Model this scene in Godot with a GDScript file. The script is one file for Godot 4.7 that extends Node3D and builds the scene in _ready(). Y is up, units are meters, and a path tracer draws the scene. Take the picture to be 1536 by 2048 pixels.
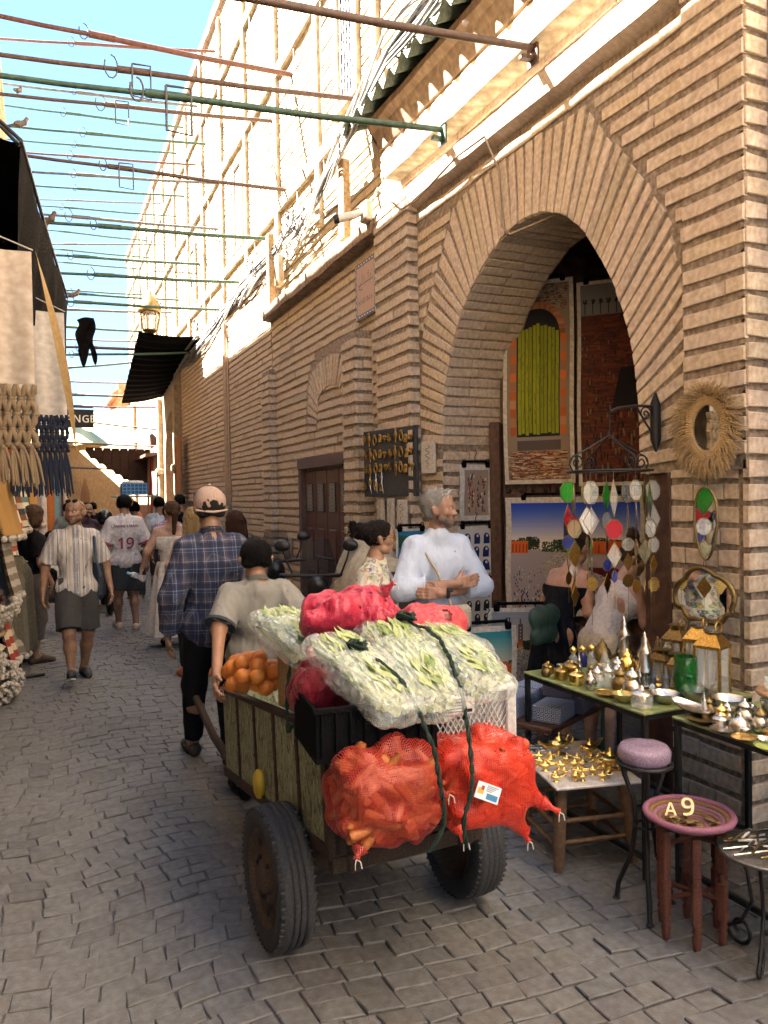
extends Node3D
# An alley of a souk: brick gatehouse and shops on the right, stalls on the left, a loaded handcart in front.

class MB:  # collects triangles; every winding is turned to agree with its normals
	var v := PackedVector3Array()
	var n := PackedVector3Array()
	var c := PackedColorArray()
	var uv := PackedVector2Array()
	var ix := PackedInt32Array()
	var t := Transform3D()
	var col := Color.WHITE
	func vert(p: Vector3, nn: Vector3, u := Vector2.ZERO) -> int:
		v.append(t * p)
		n.append((t.basis * nn).normalized())
		c.append(col)
		uv.append(u)
		return v.size() - 1
	func tri(i: int, j: int, k: int):
		if (v[k] - v[i]).cross(v[j] - v[i]).dot(n[i] + n[j] + n[k]) < 0.0:
			ix.append_array([i, k, j])
		else:
			ix.append_array([i, j, k])
	func q(a: Vector3, b: Vector3, d: Vector3, e: Vector3, o := Vector3.ZERO):
		var nn := (b - a).cross(d - a)
		if nn.length_squared() < 1e-14:
			nn = (d - a).cross(e - a)
		nn = nn.normalized()
		if nn.dot(o) < 0.0:
			nn = -nn
		var i := vert(a, nn, Vector2(0, 1))
		vert(b, nn, Vector2(1, 1))
		vert(d, nn, Vector2(1, 0))
		vert(e, nn, Vector2(0, 0))
		tri(i, i + 1, i + 2)
		tri(i, i + 2, i + 3)
	func box(m: Vector3, s: Vector3, bas := Basis(), b := 0.0):  # b: chamfer
		var h := s / 2
		b = minf(b, minf(h.x, minf(h.y, h.z)) * 0.9)
		for ax in 3:
			for sg in [-1.0, 1.0]:
				var o := Vector3.ZERO
				o[ax] = sg
				var u := (ax + 1) % 3
				var w := (ax + 2) % 3
				var p := []
				for k in [[-1, -1], [1, -1], [1, 1], [-1, 1]]:
					var x := Vector3.ZERO
					x[ax] = sg * h[ax]
					x[u] = k[0] * (h[u] - b)
					x[w] = k[1] * (h[w] - b)
					p.append(m + bas * x)
				q(p[0], p[1], p[2], p[3], bas * o)
		if b <= 0.0:
			return
		for ax in 3:
			var u := (ax + 1) % 3
			var w := (ax + 2) % 3
			for su in [-1.0, 1.0]:
				for sw in [-1.0, 1.0]:
					var p := []
					for k in [[-1, 0], [1, 0], [1, 1], [-1, 1]]:
						var x := Vector3.ZERO
						x[ax] = k[0] * (h[ax] - b)
						x[u] = su * (h[u] - (b if k[1] else 0.0))
						x[w] = sw * (h[w] - (0.0 if k[1] else b))
						p.append(m + bas * x)
					var o := Vector3.ZERO
					o[u] = su
					o[w] = sw
					q(p[0], p[1], p[2], p[3], bas * o)
		for sx in [-1.0, 1.0]:
			for sy in [-1.0, 1.0]:
				for sz in [-1.0, 1.0]:
					var sg := Vector3(sx, sy, sz)
					var o := bas * sg
					var i := v.size()
					for ax in 3:
						var x := sg * (h - Vector3(b, b, b))
						x[ax] = sg[ax] * h[ax]
						vert(m + bas * x, o)
					tri(i, i + 1, i + 2)
	func grid(f: Callable, nu: int, nv: int, wrap := false):  # f(u, v) in 0..1
		var p := PackedVector3Array()
		for i in nu + 1:
			for j in nv + 1:
				p.append(f.call(float(i) / nu, float(j) / nv))
		var w := nv + 1
		var at := v.size()
		for i in nu + 1:
			for j in w:
				var ia := i - 1 if i > 0 else (nu - 1 if wrap else 0)
				var ib := i + 1 if i < nu else (1 if wrap else nu)
				var du := p[ib * w + j] - p[ia * w + j]
				var dv := p[i * w + mini(j + 1, nv)] - p[i * w + maxi(j - 1, 0)]
				var nn := du.cross(dv)
				if nn.length_squared() < 1e-16:
					var jj := clampi(j, 1, nv - 1)
					du = p[ib * w + jj] - p[ia * w + jj]
					nn = du.cross(dv)
					if j == 0 or j == nv:
						nn = (p[i * w + j] - p[i * w + (1 if j == 0 else nv - 1)]) if nn.length_squared() < 1e-16 else nn
				vert(p[i * w + j], nn, Vector2(float(i) / nu, float(j) / nv))
		for i in nu:
			for j in nv:
				var a := at + i * w + j
				tri(a, a + w, a + w + 1)
				tri(a, a + w + 1, a + 1)
	func lathe(pr: Array, seg := 16, bas := Transform3D()):  # pr: [radius, height]
		grid(func(u, w): 
			var k: float = w * (pr.size() - 1)
			var i := mini(int(k), pr.size() - 2)
			var r: float = lerpf(pr[i][0], pr[i + 1][0], k - i)
			return bas * Vector3(cos(u * TAU) * r, lerpf(pr[i][1], pr[i + 1][1], k - i), sin(u * TAU) * r), seg, pr.size() - 1, true)
	func tube(pts: Array, r, seg := 8, caps := true):  # r: number, or array along pts
		var m := pts.size()
		var side := Vector3.ZERO
		var rings := []
		for i in m:
			var d: Vector3 = (pts[mini(i + 1, m - 1)] - pts[maxi(i - 1, 0)]).normalized()
			if side == Vector3.ZERO:
				side = d.cross(Vector3.UP if absf(d.y) < 0.9 else Vector3.RIGHT).normalized()
			side = (side - d * side.dot(d)).normalized()
			rings.append([pts[i], side, d.cross(side), float(r[i]) if r is Array else float(r), d])
		var at := v.size()
		for g in rings:
			for k in seg + 1:
				var a := TAU * k / seg
				var o: Vector3 = g[1] * cos(a) + g[2] * sin(a)
				vert(g[0] + o * g[3], o, Vector2(float(k) / seg, 0))
		for i in m - 1:
			for k in seg:
				var a := at + i * (seg + 1) + k
				tri(a, a + 1, a + seg + 2)
				tri(a, a + seg + 2, a + seg + 1)
		if caps:
			for e in [[0, -1.0], [m - 1, 1.0]]:
				var g = rings[e[0]]
				var o: Vector3 = g[4] * e[1]
				var i := vert(g[0], o)
				for k in seg + 1:
					var a := TAU * k / seg
					vert(g[0] + (g[1] * cos(a) + g[2] * sin(a)) * g[3], o)
				for k in seg:
					tri(i, i + 1 + k, i + 2 + k)
	func blob(m: Vector3, r: Vector3, seg := 12, rings := 8, bas := Basis()):
		var at := v.size()
		for i in rings + 1:
			for k in seg + 1:
				var a := PI * i / rings
				var b := TAU * k / seg
				var d := Vector3(sin(a) * cos(b), cos(a), sin(a) * sin(b))
				vert(m + bas * (d * r), bas * (d / r), Vector2(float(k) / seg, float(i) / rings))
		for i in rings:
			for k in seg:
				var a := at + i * (seg + 1) + k
				tri(a, a + 1, a + seg + 2)
				tri(a, a + seg + 2, a + seg + 1)
	func prism(poly: PackedVector2Array, d0: float, d1: float, f := Transform3D()):  # polygon in f's xy, from z d0 to d1
		var tris := Geometry2D.triangulate_polygon(poly)
		for e in [[d0, -1.0], [d1, 1.0]]:
			var at := v.size()
			for p in poly:
				vert(f * Vector3(p.x, p.y, e[0]), f.basis * Vector3(0, 0, e[1]), p)
			for i in range(0, tris.size(), 3):
				tri(at + tris[i], at + tris[i + 1], at + tris[i + 2])
		var cw := Geometry2D.is_polygon_clockwise(poly)
		for i in poly.size():
			var a := poly[i]
			var b := poly[(i + 1) % poly.size()]
			var o := Vector3(b.y - a.y, a.x - b.x, 0) * (-1.0 if cw else 1.0)
			q(f * Vector3(a.x, a.y, d0), f * Vector3(b.x, b.y, d0), f * Vector3(b.x, b.y, d1), f * Vector3(a.x, a.y, d1), f.basis * o)
	func mesh() -> ArrayMesh:
		var a := []
		a.resize(Mesh.ARRAY_MAX)
		a[Mesh.ARRAY_VERTEX] = v
		a[Mesh.ARRAY_NORMAL] = n
		a[Mesh.ARRAY_COLOR] = c
		a[Mesh.ARRAY_TEX_UV] = uv
		a[Mesh.ARRAY_INDEX] = ix
		var m := ArrayMesh.new()
		if ix.size():
			m.add_surface_from_arrays(Mesh.PRIMITIVE_TRIANGLES, a)
		return m

var R := RandomNumberGenerator.new()
const EYE := Vector3(0, 1.75, 0)
func rf(a: float, b: float) -> float: return R.randf_range(a, b)
func V(x: float, y: float, z: float) -> Vector3: return Vector3(x, y, z)
func yaw(deg: float) -> Basis: return Basis(Vector3.UP, deg_to_rad(deg))
func at(p: Vector3, deg := 0.0, s := 1.0) -> Transform3D: return Transform3D(yaw(deg).scaled(Vector3.ONE * s), p)

func obj(called: String, m, material: Material, parent: Node = self, kind := "") -> MeshInstance3D:
	var o := MeshInstance3D.new()
	o.name = called
	o.mesh = m.mesh() if m is MB else m
	o.material_override = material
	if kind:
		o.set_meta("kind", kind)
	parent.add_child(o, true)
	return o
func tag(o: Node, label: String, category: String, group := "") -> Node:
	o.set_meta("label", label)
	o.set_meta("category", category)
	if group:
		o.set_meta("group", group)
	return o
func thing(called: String, label: String, category: String, p := Vector3.ZERO, deg := 0.0, group := "") -> Node3D:
	var o := Node3D.new()
	o.name = called
	add_child(o, true)
	o.position = p
	o.rotation_degrees.y = deg
	tag(o, label, category, group)
	return o
func copy(o: Node3D, tf: Transform3D, label := "") -> Node3D:
	var c := o.duplicate()
	add_child(c, true)
	c.transform = tf
	if label:
		c.set_meta("label", label)
	return c

var noise_tex := {}
func ntex(kind: String) -> NoiseTexture2D:  # shared noise pictures: "fine", "grain", "cloud", "streak", "weave", "crumple"
	if not noise_tex.has(kind):
		var f := FastNoiseLite.new()
		f.seed = 7
		f.noise_type = FastNoiseLite.TYPE_SIMPLEX_SMOOTH
		f.fractal_octaves = 4
		f.frequency = {"fine": 0.06, "grain": 0.2, "cloud": 0.012, "blotch": 0.012, "dirt": 0.03, "crumple": 0.018, "pock": 0.05}.get(kind, 0.02)
		if kind == "crumple":
			f.fractal_type = FastNoiseLite.FRACTAL_RIDGED
		if kind == "pock":
			f.noise_type = FastNoiseLite.TYPE_CELLULAR
		var x := NoiseTexture2D.new()
		x.width = 512
		x.height = 512
		x.seamless = true
		x.noise = f
		if kind in ["cloud", "blotch", "dirt"]:
			var g := Gradient.new()
			g.set_color(0, {"cloud": Color(0.8, 0.765, 0.73), "blotch": Color(0.66, 0.6, 0.54), "dirt": Color(0.42, 0.38, 0.34)}[kind])
			g.set_color(1, Color.WHITE)
			x.color_ramp = g
		noise_tex[kind] = x
	return noise_tex[kind]
# lin: linear base colour; tint: noise picture that varies it; bump: noise picture and its depth in cm; sizes in metres
func mat(lin: Color, rough := 0.8, tint := "", tsize := 1.0, bump := "", depth := 0.0, metal := 0.0, world := false) -> StandardMaterial3D:
	var m := StandardMaterial3D.new()
	m.albedo_color = lin.linear_to_srgb()
	m.roughness = rough
	m.metallic = metal
	m.vertex_color_use_as_albedo = true
	if tint or bump:
		m.uv1_triplanar = true
		m.uv1_world_triplanar = world
		m.uv1_scale = Vector3.ONE / tsize
	if tint:
		m.albedo_texture = ntex(tint)
	if bump:
		m.heightmap_enabled = true
		m.heightmap_texture = ntex(bump)
		m.heightmap_scale = depth
	return m
func hole(m: StandardMaterial3D, t: Texture2D, size: float) -> StandardMaterial3D:  # a net: the picture's alpha cuts it
	m.albedo_texture = t
	m.transparency = BaseMaterial3D.TRANSPARENCY_ALPHA_SCISSOR
	m.alpha_scissor_threshold = 0.5
	m.uv1_triplanar = true
	m.uv1_scale = Vector3.ONE / size
	return m
func pic(w: int, h: int, paint: Callable) -> ImageTexture:
	var im := Image.create(w, h, false, Image.FORMAT_RGBA8)
	paint.call(im)
	return ImageTexture.create_from_image(im)
func printed(t: Texture2D, rough := 0.85) -> StandardMaterial3D:
	var m := StandardMaterial3D.new()
	m.albedo_texture = t
	m.roughness = rough
	return m

# ---------- signed-distance bodies: capsules [a, b, ra, rb, flat] joined smoothly, meshed as surface nets
var fold := FastNoiseLite.new()
func sdf(mb: MB, bones: Array, cell: float, k: float, cuts := [], wob := 0.0, wfreq := 9.0):
	var lo := Vector3.INF
	var hi := -Vector3.INF
	for b in bones:
		var r := Vector3.ONE * (maxf(b[2], b[3]) + cell * 2 + k * 0.3)
		lo = lo.min(b[0] - r).min(b[1] - r)
		hi = hi.max(b[0] + r).max(b[1] + r)
	var nx := int((hi.x - lo.x) / cell) + 2
	var ny := int((hi.y - lo.y) / cell) + 2
	var nz := int((hi.z - lo.z) / cell) + 2
	var g := PackedFloat32Array()
	g.resize(nx * ny * nz)
	g.fill(1.0)
	for b in bones:
		var a: Vector3 = b[0]
		var ra: float = b[2]
		var rb: float = b[3]
		var fz: float = 1.0 / (b[4] if b.size() > 4 else 1.0)
		var e: Vector3 = b[1] - a
		e.z *= fz
		var ee := maxf(e.length_squared(), 1e-9)
		var rr := Vector3.ONE * (maxf(ra, rb) + cell * 2.5 + k * 0.5)
		var p0: Vector3 = ((a.min(b[1]) - rr - lo) / cell).floor().max(Vector3.ZERO)
		var p1: Vector3 = ((a.max(b[1]) + rr - lo) / cell).ceil().min(Vector3(nx - 1, ny - 1, nz - 1))
		for ix in range(int(p0.x), int(p1.x) + 1):
			for iy in range(int(p0.y), int(p1.y) + 1):
				var row := (ix * ny + iy) * nz
				for iz in range(int(p0.z), int(p1.z) + 1):
					var d := lo + Vector3(ix, iy, iz) * cell - a
					d.z *= fz
					var s := clampf(d.dot(e) / ee, 0.0, 1.0)
					var dist := (d - e * s).length() - lerpf(ra, rb, s)
					if b.size() > 5:  # cut off square at its end
						dist = maxf(dist, (d.dot(e) - ee) / sqrt(ee))
					var o := g[row + iz]
					var h := maxf(k - absf(o - dist), 0.0)
					g[row + iz] = minf(o, dist) - h * h / (4.0 * k)
	if wob != 0.0 or cuts.size():
		for ix in nx:
			for iy in ny:
				var row := (ix * ny + iy) * nz
				for iz in nz:
					var o := g[row + iz]
					if o > 0.12:
						continue
					var p := lo + Vector3(ix, iy, iz) * cell
					if wob > 0.0:
						o += wob * fold.get_noise_3d(p.x * wfreq * 50, p.y * wfreq * 28, p.z * wfreq * 50)
					elif wob < 0.0:  # creases
						o -= wob * (absf(fold.get_noise_3d(p.x * wfreq * 50, p.y * wfreq * 28, p.z * wfreq * 50)) * 1.6 - 0.3)
					for c in cuts:  # keeps what lies on the far side of a plane: [normal, distance]
						o = maxf(o, c[1] - p.dot(c[0]))
					g[row + iz] = o
	var at := {}
	var base := mb.v.size()
	var sy := nz
	var sx := ny * nz
	for ix in nx - 1:
		for iy in ny - 1:
			for iz in nz - 1:
				var i := (ix * ny + iy) * nz + iz
				var a0 := g[i]
				if a0 > cell * 2.0 or a0 < -cell * 2.0:
					continue
				var w := [a0, g[i + sx], g[i + sy], g[i + sx + sy], g[i + 1], g[i + sx + 1], g[i + sy + 1], g[i + sx + sy + 1]]
				var mask := 0
				for q in 8:
					if w[q] < 0.0:
						mask |= 1 << q
				if mask == 0 or mask == 255:
					continue
				var s := Vector3.ZERO
				var m := 0
				for q in [[0, 1], [2, 3], [4, 5], [6, 7], [0, 2], [1, 3], [4, 6], [5, 7], [0, 4], [1, 5], [2, 6], [3, 7]]:
					var u: float = w[q[0]]
					var x: float = w[q[1]]
					if (u < 0.0) != (x < 0.0):
						var f := u / (u - x)
						var c0 := Vector3(q[0] & 1, (q[0] >> 1) & 1, q[0] >> 2)
						var c1 := Vector3(q[1] & 1, (q[1] >> 1) & 1, q[1] >> 2)
						s += c0.lerp(c1, f)
						m += 1
				var gr := Vector3(w[1] + w[3] + w[5] + w[7] - w[0] - w[2] - w[4] - w[6], w[2] + w[3] + w[6] + w[7] - w[0] - w[1] - w[4] - w[5], w[4] + w[5] + w[6] + w[7] - w[0] - w[1] - w[2] - w[3])
				at[i] = mb.vert(lo + (Vector3(ix, iy, iz) + s / m) * cell, gr)
	for i in at:
		var b0 := g[i] < 0.0
		for e in [[sx, sy, 1], [sy, sx, 1], [1, sx, sy]]:
			var j: int = i + e[0]
			if j < g.size() and b0 != (g[j] < 0.0):
				var p: int = i - e[1]
				var r: int = i - e[2]
				var s: int = i - e[1] - e[2]
				if at.has(p) and at.has(r) and at.has(s):
					mb.tri(at[i], at[p], at[s])
					mb.tri(at[i], at[s], at[r])

# ---------- brick walls: collected per thing, the nearest 300 as parts, the rest joined
func rw(x: float) -> Transform3D: return Transform3D(Basis(V(0, 0, 1), V(0, 1, 0), V(-1, 0, 0)), V(x, 0, 0))  # right-hand walls: local x runs along the street, z towards it
func brick(mb: MB, f: Transform3D, p: Array, proud: float, tone: Color, deep := 0.02):
	var a: Vector2 = p[0]
	var b: Vector2 = p[1]
	var c: Vector2 = p[2]
	var d: Vector2 = p[3]
	var L := a.distance_to(b)
	var H := maxf(a.distance_to(d), 0.01)
	var m := clampi(int(L / 0.13), 1, 4)
	mb.t = f
	mb.col = tone
	var lo := []
	var hi := []
	var jit := minf(0.0045, H * 0.07)
	for i in m + 1:
		var s := float(i) / m
		lo.append(a.lerp(b, s) + Vector2(0, rf(-jit, jit)))
		hi.append(d.lerp(c, s) + Vector2(0, rf(-jit, jit)))
	var bev := minf(0.004, H * 0.08)
	var up := (d - a).normalized() * bev
	var al := (b - a).normalized() * bev
	var p0 := proud + rf(-0.003, 0.003)
	var z := []
	for i in m + 1:
		z.append(p0 + rf(-0.0025, 0.0025))
	var lv := func(q: Vector2, zz: float) -> Vector3: return Vector3(q.x, q.y, zz)
	for i in m:
		var e0 := al if i == 0 else Vector2.ZERO
		var e1 := al if i == m - 1 else Vector2.ZERO
		var q0: Vector3 = lv.call(lo[i] + up + e0, z[i])
		var q1: Vector3 = lv.call(lo[i + 1] + up - e1, z[i + 1])
		var q2: Vector3 = lv.call(hi[i + 1] - up - e1, z[i + 1])
		var q3: Vector3 = lv.call(hi[i] - up + e0, z[i])
		var r0: Vector3 = lv.call(lo[i], z[i] - bev)
		var r1: Vector3 = lv.call(lo[i + 1], z[i + 1] - bev)
		var r2: Vector3 = lv.call(hi[i + 1], z[i + 1] - bev)
		var r3: Vector3 = lv.call(hi[i], z[i] - bev)
		mb.q(q0, q1, q2, q3, Vector3(0, 0, 1))
		mb.q(r0, r1, q1, q0, Vector3(0, 0, 1))
		mb.q(r3, r2, q2, q3, Vector3(0, 0, 1))
		mb.q(r0, r1, lv.call(lo[i + 1], -deep), lv.call(lo[i], -deep), Vector3(-up.x, -up.y, 0))
		mb.q(r3, r2, lv.call(hi[i + 1], -deep), lv.call(hi[i], -deep), Vector3(up.x, up.y, 0))
		if i == 0:
			mb.q(r0, r3, q3, q0, Vector3(0, 0, 1))
			mb.q(r0, r3, lv.call(hi[0], -deep), lv.call(lo[0], -deep), Vector3(-al.x, -al.y, 0))
		if i == m - 1:
			mb.q(r1, r2, q2, q1, Vector3(0, 0, 1))
			mb.q(r1, r2, lv.call(hi[m], -deep), lv.call(lo[m], -deep), Vector3(al.x, al.y, 0))
func tone() -> Color:
	var k := rf(0.9, 1.06) * (0.86 if R.randf() < 0.08 else 1.0)
	return Color(k * rf(0.98, 1.03), k, k * rf(0.9, 1.03))
# courses of brick between a0 and a1, y0 and y1; clip(y) may narrow a course to [a0, a1] (or several spans)
func courses(list: Array, f: Transform3D, a0: float, a1: float, y0: float, y1: float, pitch: float, joint: float, blen: float, proud: float, clip = null):
	var y := y0
	while y + pitch * 0.6 < y1:
		var hgt := minf(pitch, y1 - y) - joint
		var spans: Array = [[a0, a1]] if clip == null else clip.call(y + hgt / 2)
		for s in spans:
			var a: float = s[0]
			var first := true
			while a < s[1] - 0.02:
				var l := blen * rf(0.8, 1.25) * (rf(0.4, 1.0) if first else 1.0)
				first = false
				var b := minf(a + l, s[1])
				if s[1] - b < 0.08:
					b = s[1]
				var e := b - (0.0 if b == s[1] else rf(0.003, 0.01))
				var dy := rf(-0.004, 0.004)
				list.append([f, [Vector2(a, y + dy), Vector2(e, y + dy + rf(-0.003, 0.003)), Vector2(e, y + dy + hgt + rf(-0.004, 0.004)), Vector2(a, y + dy + hgt)], proud * rf(0.75, 1.15), tone()])
				a = b
		y += pitch
func lay(o: Node, list: Array, m: Material, called := "brick", most := 300, near := 60.0):
	for b in list:
		var mid: Vector3 = b[0] * Vector3((b[1][0].x + b[1][2].x) / 2, (b[1][0].y + b[1][2].y) / 2, 0)
		b.append(mid.distance_to(EYE))
	list.sort_custom(func(a, b): return a[4] < b[4])
	var rest := MB.new()
	for i in list.size():
		var b = list[i]
		if i < most and b[4] < near:
			var mb := MB.new()
			brick(mb, b[0], b[1], b[2], b[3])
			obj(called, mb, m, o)
		else:
			brick(rest, b[0], b[1], b[2], b[3])
	if rest.ix.size():
		obj(called + "work", rest, m, o, "stuff")

var M := {}
func mats():
	M.brick = mat(Color(0.66, 0.54, 0.425), 0.92, "cloud", 0.35, "fine", 0.3)
	M.brick2 = mat(Color(0.47, 0.395, 0.275), 0.92, "cloud", 0.9, "fine", 0.25)
	M.mortar = mat(Color(0.6, 0.49, 0.385), 0.96, "blotch", 0.3, "grain", 1.2)
	M.plaster = mat(Color(0.45, 0.38, 0.27), 0.92, "blotch", 1.3, "fine", 0.4)
	M.pale = mat(Color(0.7, 0.62, 0.5), 0.92, "cloud", 1.2, "fine", 0.3)
	M.cobble = mat(Color(0.158, 0.155, 0.153), 0.72, "cloud", 0.35, "fine", 0.22)
	M.joint = mat(Color(0.125, 0.12, 0.115), 0.95, "cloud", 0.5, "grain", 0.5)
	M.wood = mat(Color(0.11, 0.05, 0.028), 0.6, "blotch", 0.5, "fine", 0.12)
	M.door = mat(Color(0.085, 0.035, 0.03), 0.55, "cloud", 0.4, "fine", 0.08)
	M.doorframe = mat(Color(0.12, 0.075, 0.062), 0.7, "cloud", 0.4, "fine", 0.08)
	M.iron = mat(Color(0.022, 0.021, 0.021), 0.5, "cloud", 0.2, "fine", 0.05, 0.4)
	M.dark = mat(Color(0.012, 0.011, 0.012), 0.8, "", 1, "fine", 0.05)
	M.pipe_red = mat(Color(0.14, 0.05, 0.035), 0.6, "blotch", 0.6, "fine", 0.05)
	M.pipe_green = mat(Color(0.045, 0.105, 0.07), 0.55, "blotch", 0.6, "fine", 0.05)
	M.pipe_brown = mat(Color(0.1, 0.055, 0.04), 0.65, "blotch", 0.5, "fine", 0.05)
	M.pipe_grey = mat(Color(0.13, 0.14, 0.15), 0.6, "blotch", 0.6, "fine", 0.05)
	M.wire = mat(Color(0.06, 0.058, 0.056), 0.6)
	M.wire2 = mat(Color(0.32, 0.29, 0.25), 0.7)
	M.white = mat(Color(0.72, 0.7, 0.66), 0.7, "cloud", 0.3)
	M.glass = mat(Color(0.9, 0.95, 0.95, 0.14), 0.04)
	M.glass.transparency = BaseMaterial3D.TRANSPARENCY_ALPHA
	M.brass = mat(Color(0.62, 0.42, 0.13), 0.28, "blotch", 0.08, "fine", 0.06, 1.0)
	M.gold = mat(Color(0.85, 0.58, 0.18), 0.22, "", 0.08, "fine", 0.04, 1.0)
	M.silver = mat(Color(0.7, 0.68, 0.64), 0.22, "cloud", 0.08, "fine", 0.05, 1.0)
	M.oldbrass = mat(Color(0.34, 0.25, 0.11), 0.45, "blotch", 0.1, "fine", 0.06, 0.9)
	M.black = mat(Color(0.006, 0.006, 0.007), 0.9, "cloud", 0.3, "crumple", 0.3)
	M.tarp = mat(Color(0.014, 0.013, 0.015), 1.0, "blotch", 0.6, "crumple", 0.8)
	M.tarp.metallic_specular = 0.12
	M.black.metallic_specular = 0.15

func rebase(o: Node3D, p: Vector3):
	for c in o.get_children():
		c.position -= p
	o.position = p
func backing(o: Node, f: Transform3D, a0: float, a1: float, y0: float, y1: float, thick: float, m: Material, called := "wall"):
	var mb := MB.new()
	mb.t = f
	mb.box(V((a0 + a1) / 2, (y0 + y1) / 2, -thick / 2), V(a1 - a0, y1 - y0, thick))
	return obj(called, mb, m, o)
func rail(o: Node, f: Transform3D, a0: float, a1: float, prof: Array, m: Material, called: String, wob := 0.006):  # a moulding: profile [out, y] run along the wall
	var mb := MB.new()
	mb.t = f
	var k := maxi(2, int((a1 - a0) / 0.25))
	var ps := []
	for i in k + 1:
		var row := []
		for p in prof:
			row.append(V(lerpf(a0, a1, float(i) / k), p[1] + rf(-wob, wob), p[0] + rf(-wob, wob) * (1.0 if p[0] > 0.0 else 0.0)))
		ps.append(row)
	var s := prof.size()
	for i in k:
		for j in s:
			var jn := (j + 1) % s
			var dp := Vector2(prof[jn][0] - prof[j][0], prof[jn][1] - prof[j][1])
			mb.q(ps[i][j], ps[i + 1][j], ps[i + 1][jn], ps[i][jn], V(0, -dp.x, dp.y))
	for e in [0, k]:
		for j in range(1, s - 1):
			mb.q(ps[e][0], ps[e][j], ps[e][j + 1], ps[e][0], V(-1 if e == 0 else 1, 0, 0))
	return obj(called, mb, m, o)
func poly_at(pl: Array, y: float) -> float:
	for i in pl.size() - 1:
		if (y - pl[i].y) * (y - pl[i + 1].y) <= 0.0:
			return lerpf(pl[i].x, pl[i + 1].x, (y - pl[i].y) / maxf(absf(pl[i + 1].y - pl[i].y), 1e-4) * signf(pl[i + 1].y - pl[i].y))
	return pl[0].x
func resample(pl: Array, s: float) -> Vector2:  # s: length along
	for i in pl.size() - 1:
		var d: float = pl[i].distance_to(pl[i + 1])
		if s <= d or i == pl.size() - 2:
			return pl[i].lerp(pl[i + 1], minf(s / d, 1.0))
		s -= d
	return pl[-1]

func ground():
	var mb := MB.new()
	mb.q(V(-60, -0.006, 40), V(60, -0.006, 40), V(60, -0.006, -110), V(-60, -0.006, -110), Vector3.UP)
	var road := obj("street_ground", mb, M.joint, self, "structure")
	var list := []
	var f := Transform3D(Basis(V(1, 0, 0), V(0, 0, -1), V(0, 1, 0)), Vector3.ZERO)
	var warp := func(x: float, y: float) -> Vector2:
		var fan := smoothstep(1.7, 0.5, x)  # towards the left the rows run in low fans
		return Vector2(x + 0.02 * sin(y * 2.1 + 1.0) + fan * 0.04 * sin(y * 4.0), y + 0.05 * sin(x * 1.7) + fan * 0.08 * absf(sin(x * 2.6)) + 0.012 * sin(x * 6.0 + y))
	var y := 1.5
	var row := 0
	while y < 24.0:
		var far := y > 13.0
		var h := rf(0.088, 0.112)
		var x := -1.0 + rf(0, 0.2)
		while x < 3.75:
			var l := rf(0.11, 0.17) * (1.6 if far else 1.0)
			var j := 0.002
			var p := []
			for k in [[j, j], [l - j, j], [l - j, h - j], [j, h - j]]:
				var q: Vector2 = warp.call(x + k[0], y + k[1])
				p.append(q + Vector2(rf(-0.007, 0.007), rf(-0.006, 0.006)))
			var kk := rf(0.84, 1.1)
			if R.randf() < 0.05:
				kk *= 1.18
			kk *= 1.0 + 0.28 * fold.get_noise_2d(x * 60.0, y * 60.0) + (0.1 if fold.get_noise_2d(x * 25.0 + 500.0, y * 25.0) > 0.3 else 0.0)
			list.append([f, p, 0.004 + rf(-0.0014, 0.0014), Color(kk, kk * rf(0.97, 1.0), kk * rf(0.94, 1.03))])
			x += l
		y += h
		row += 1
	lay(road, list, M.cobble, "cobblestone")

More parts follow.
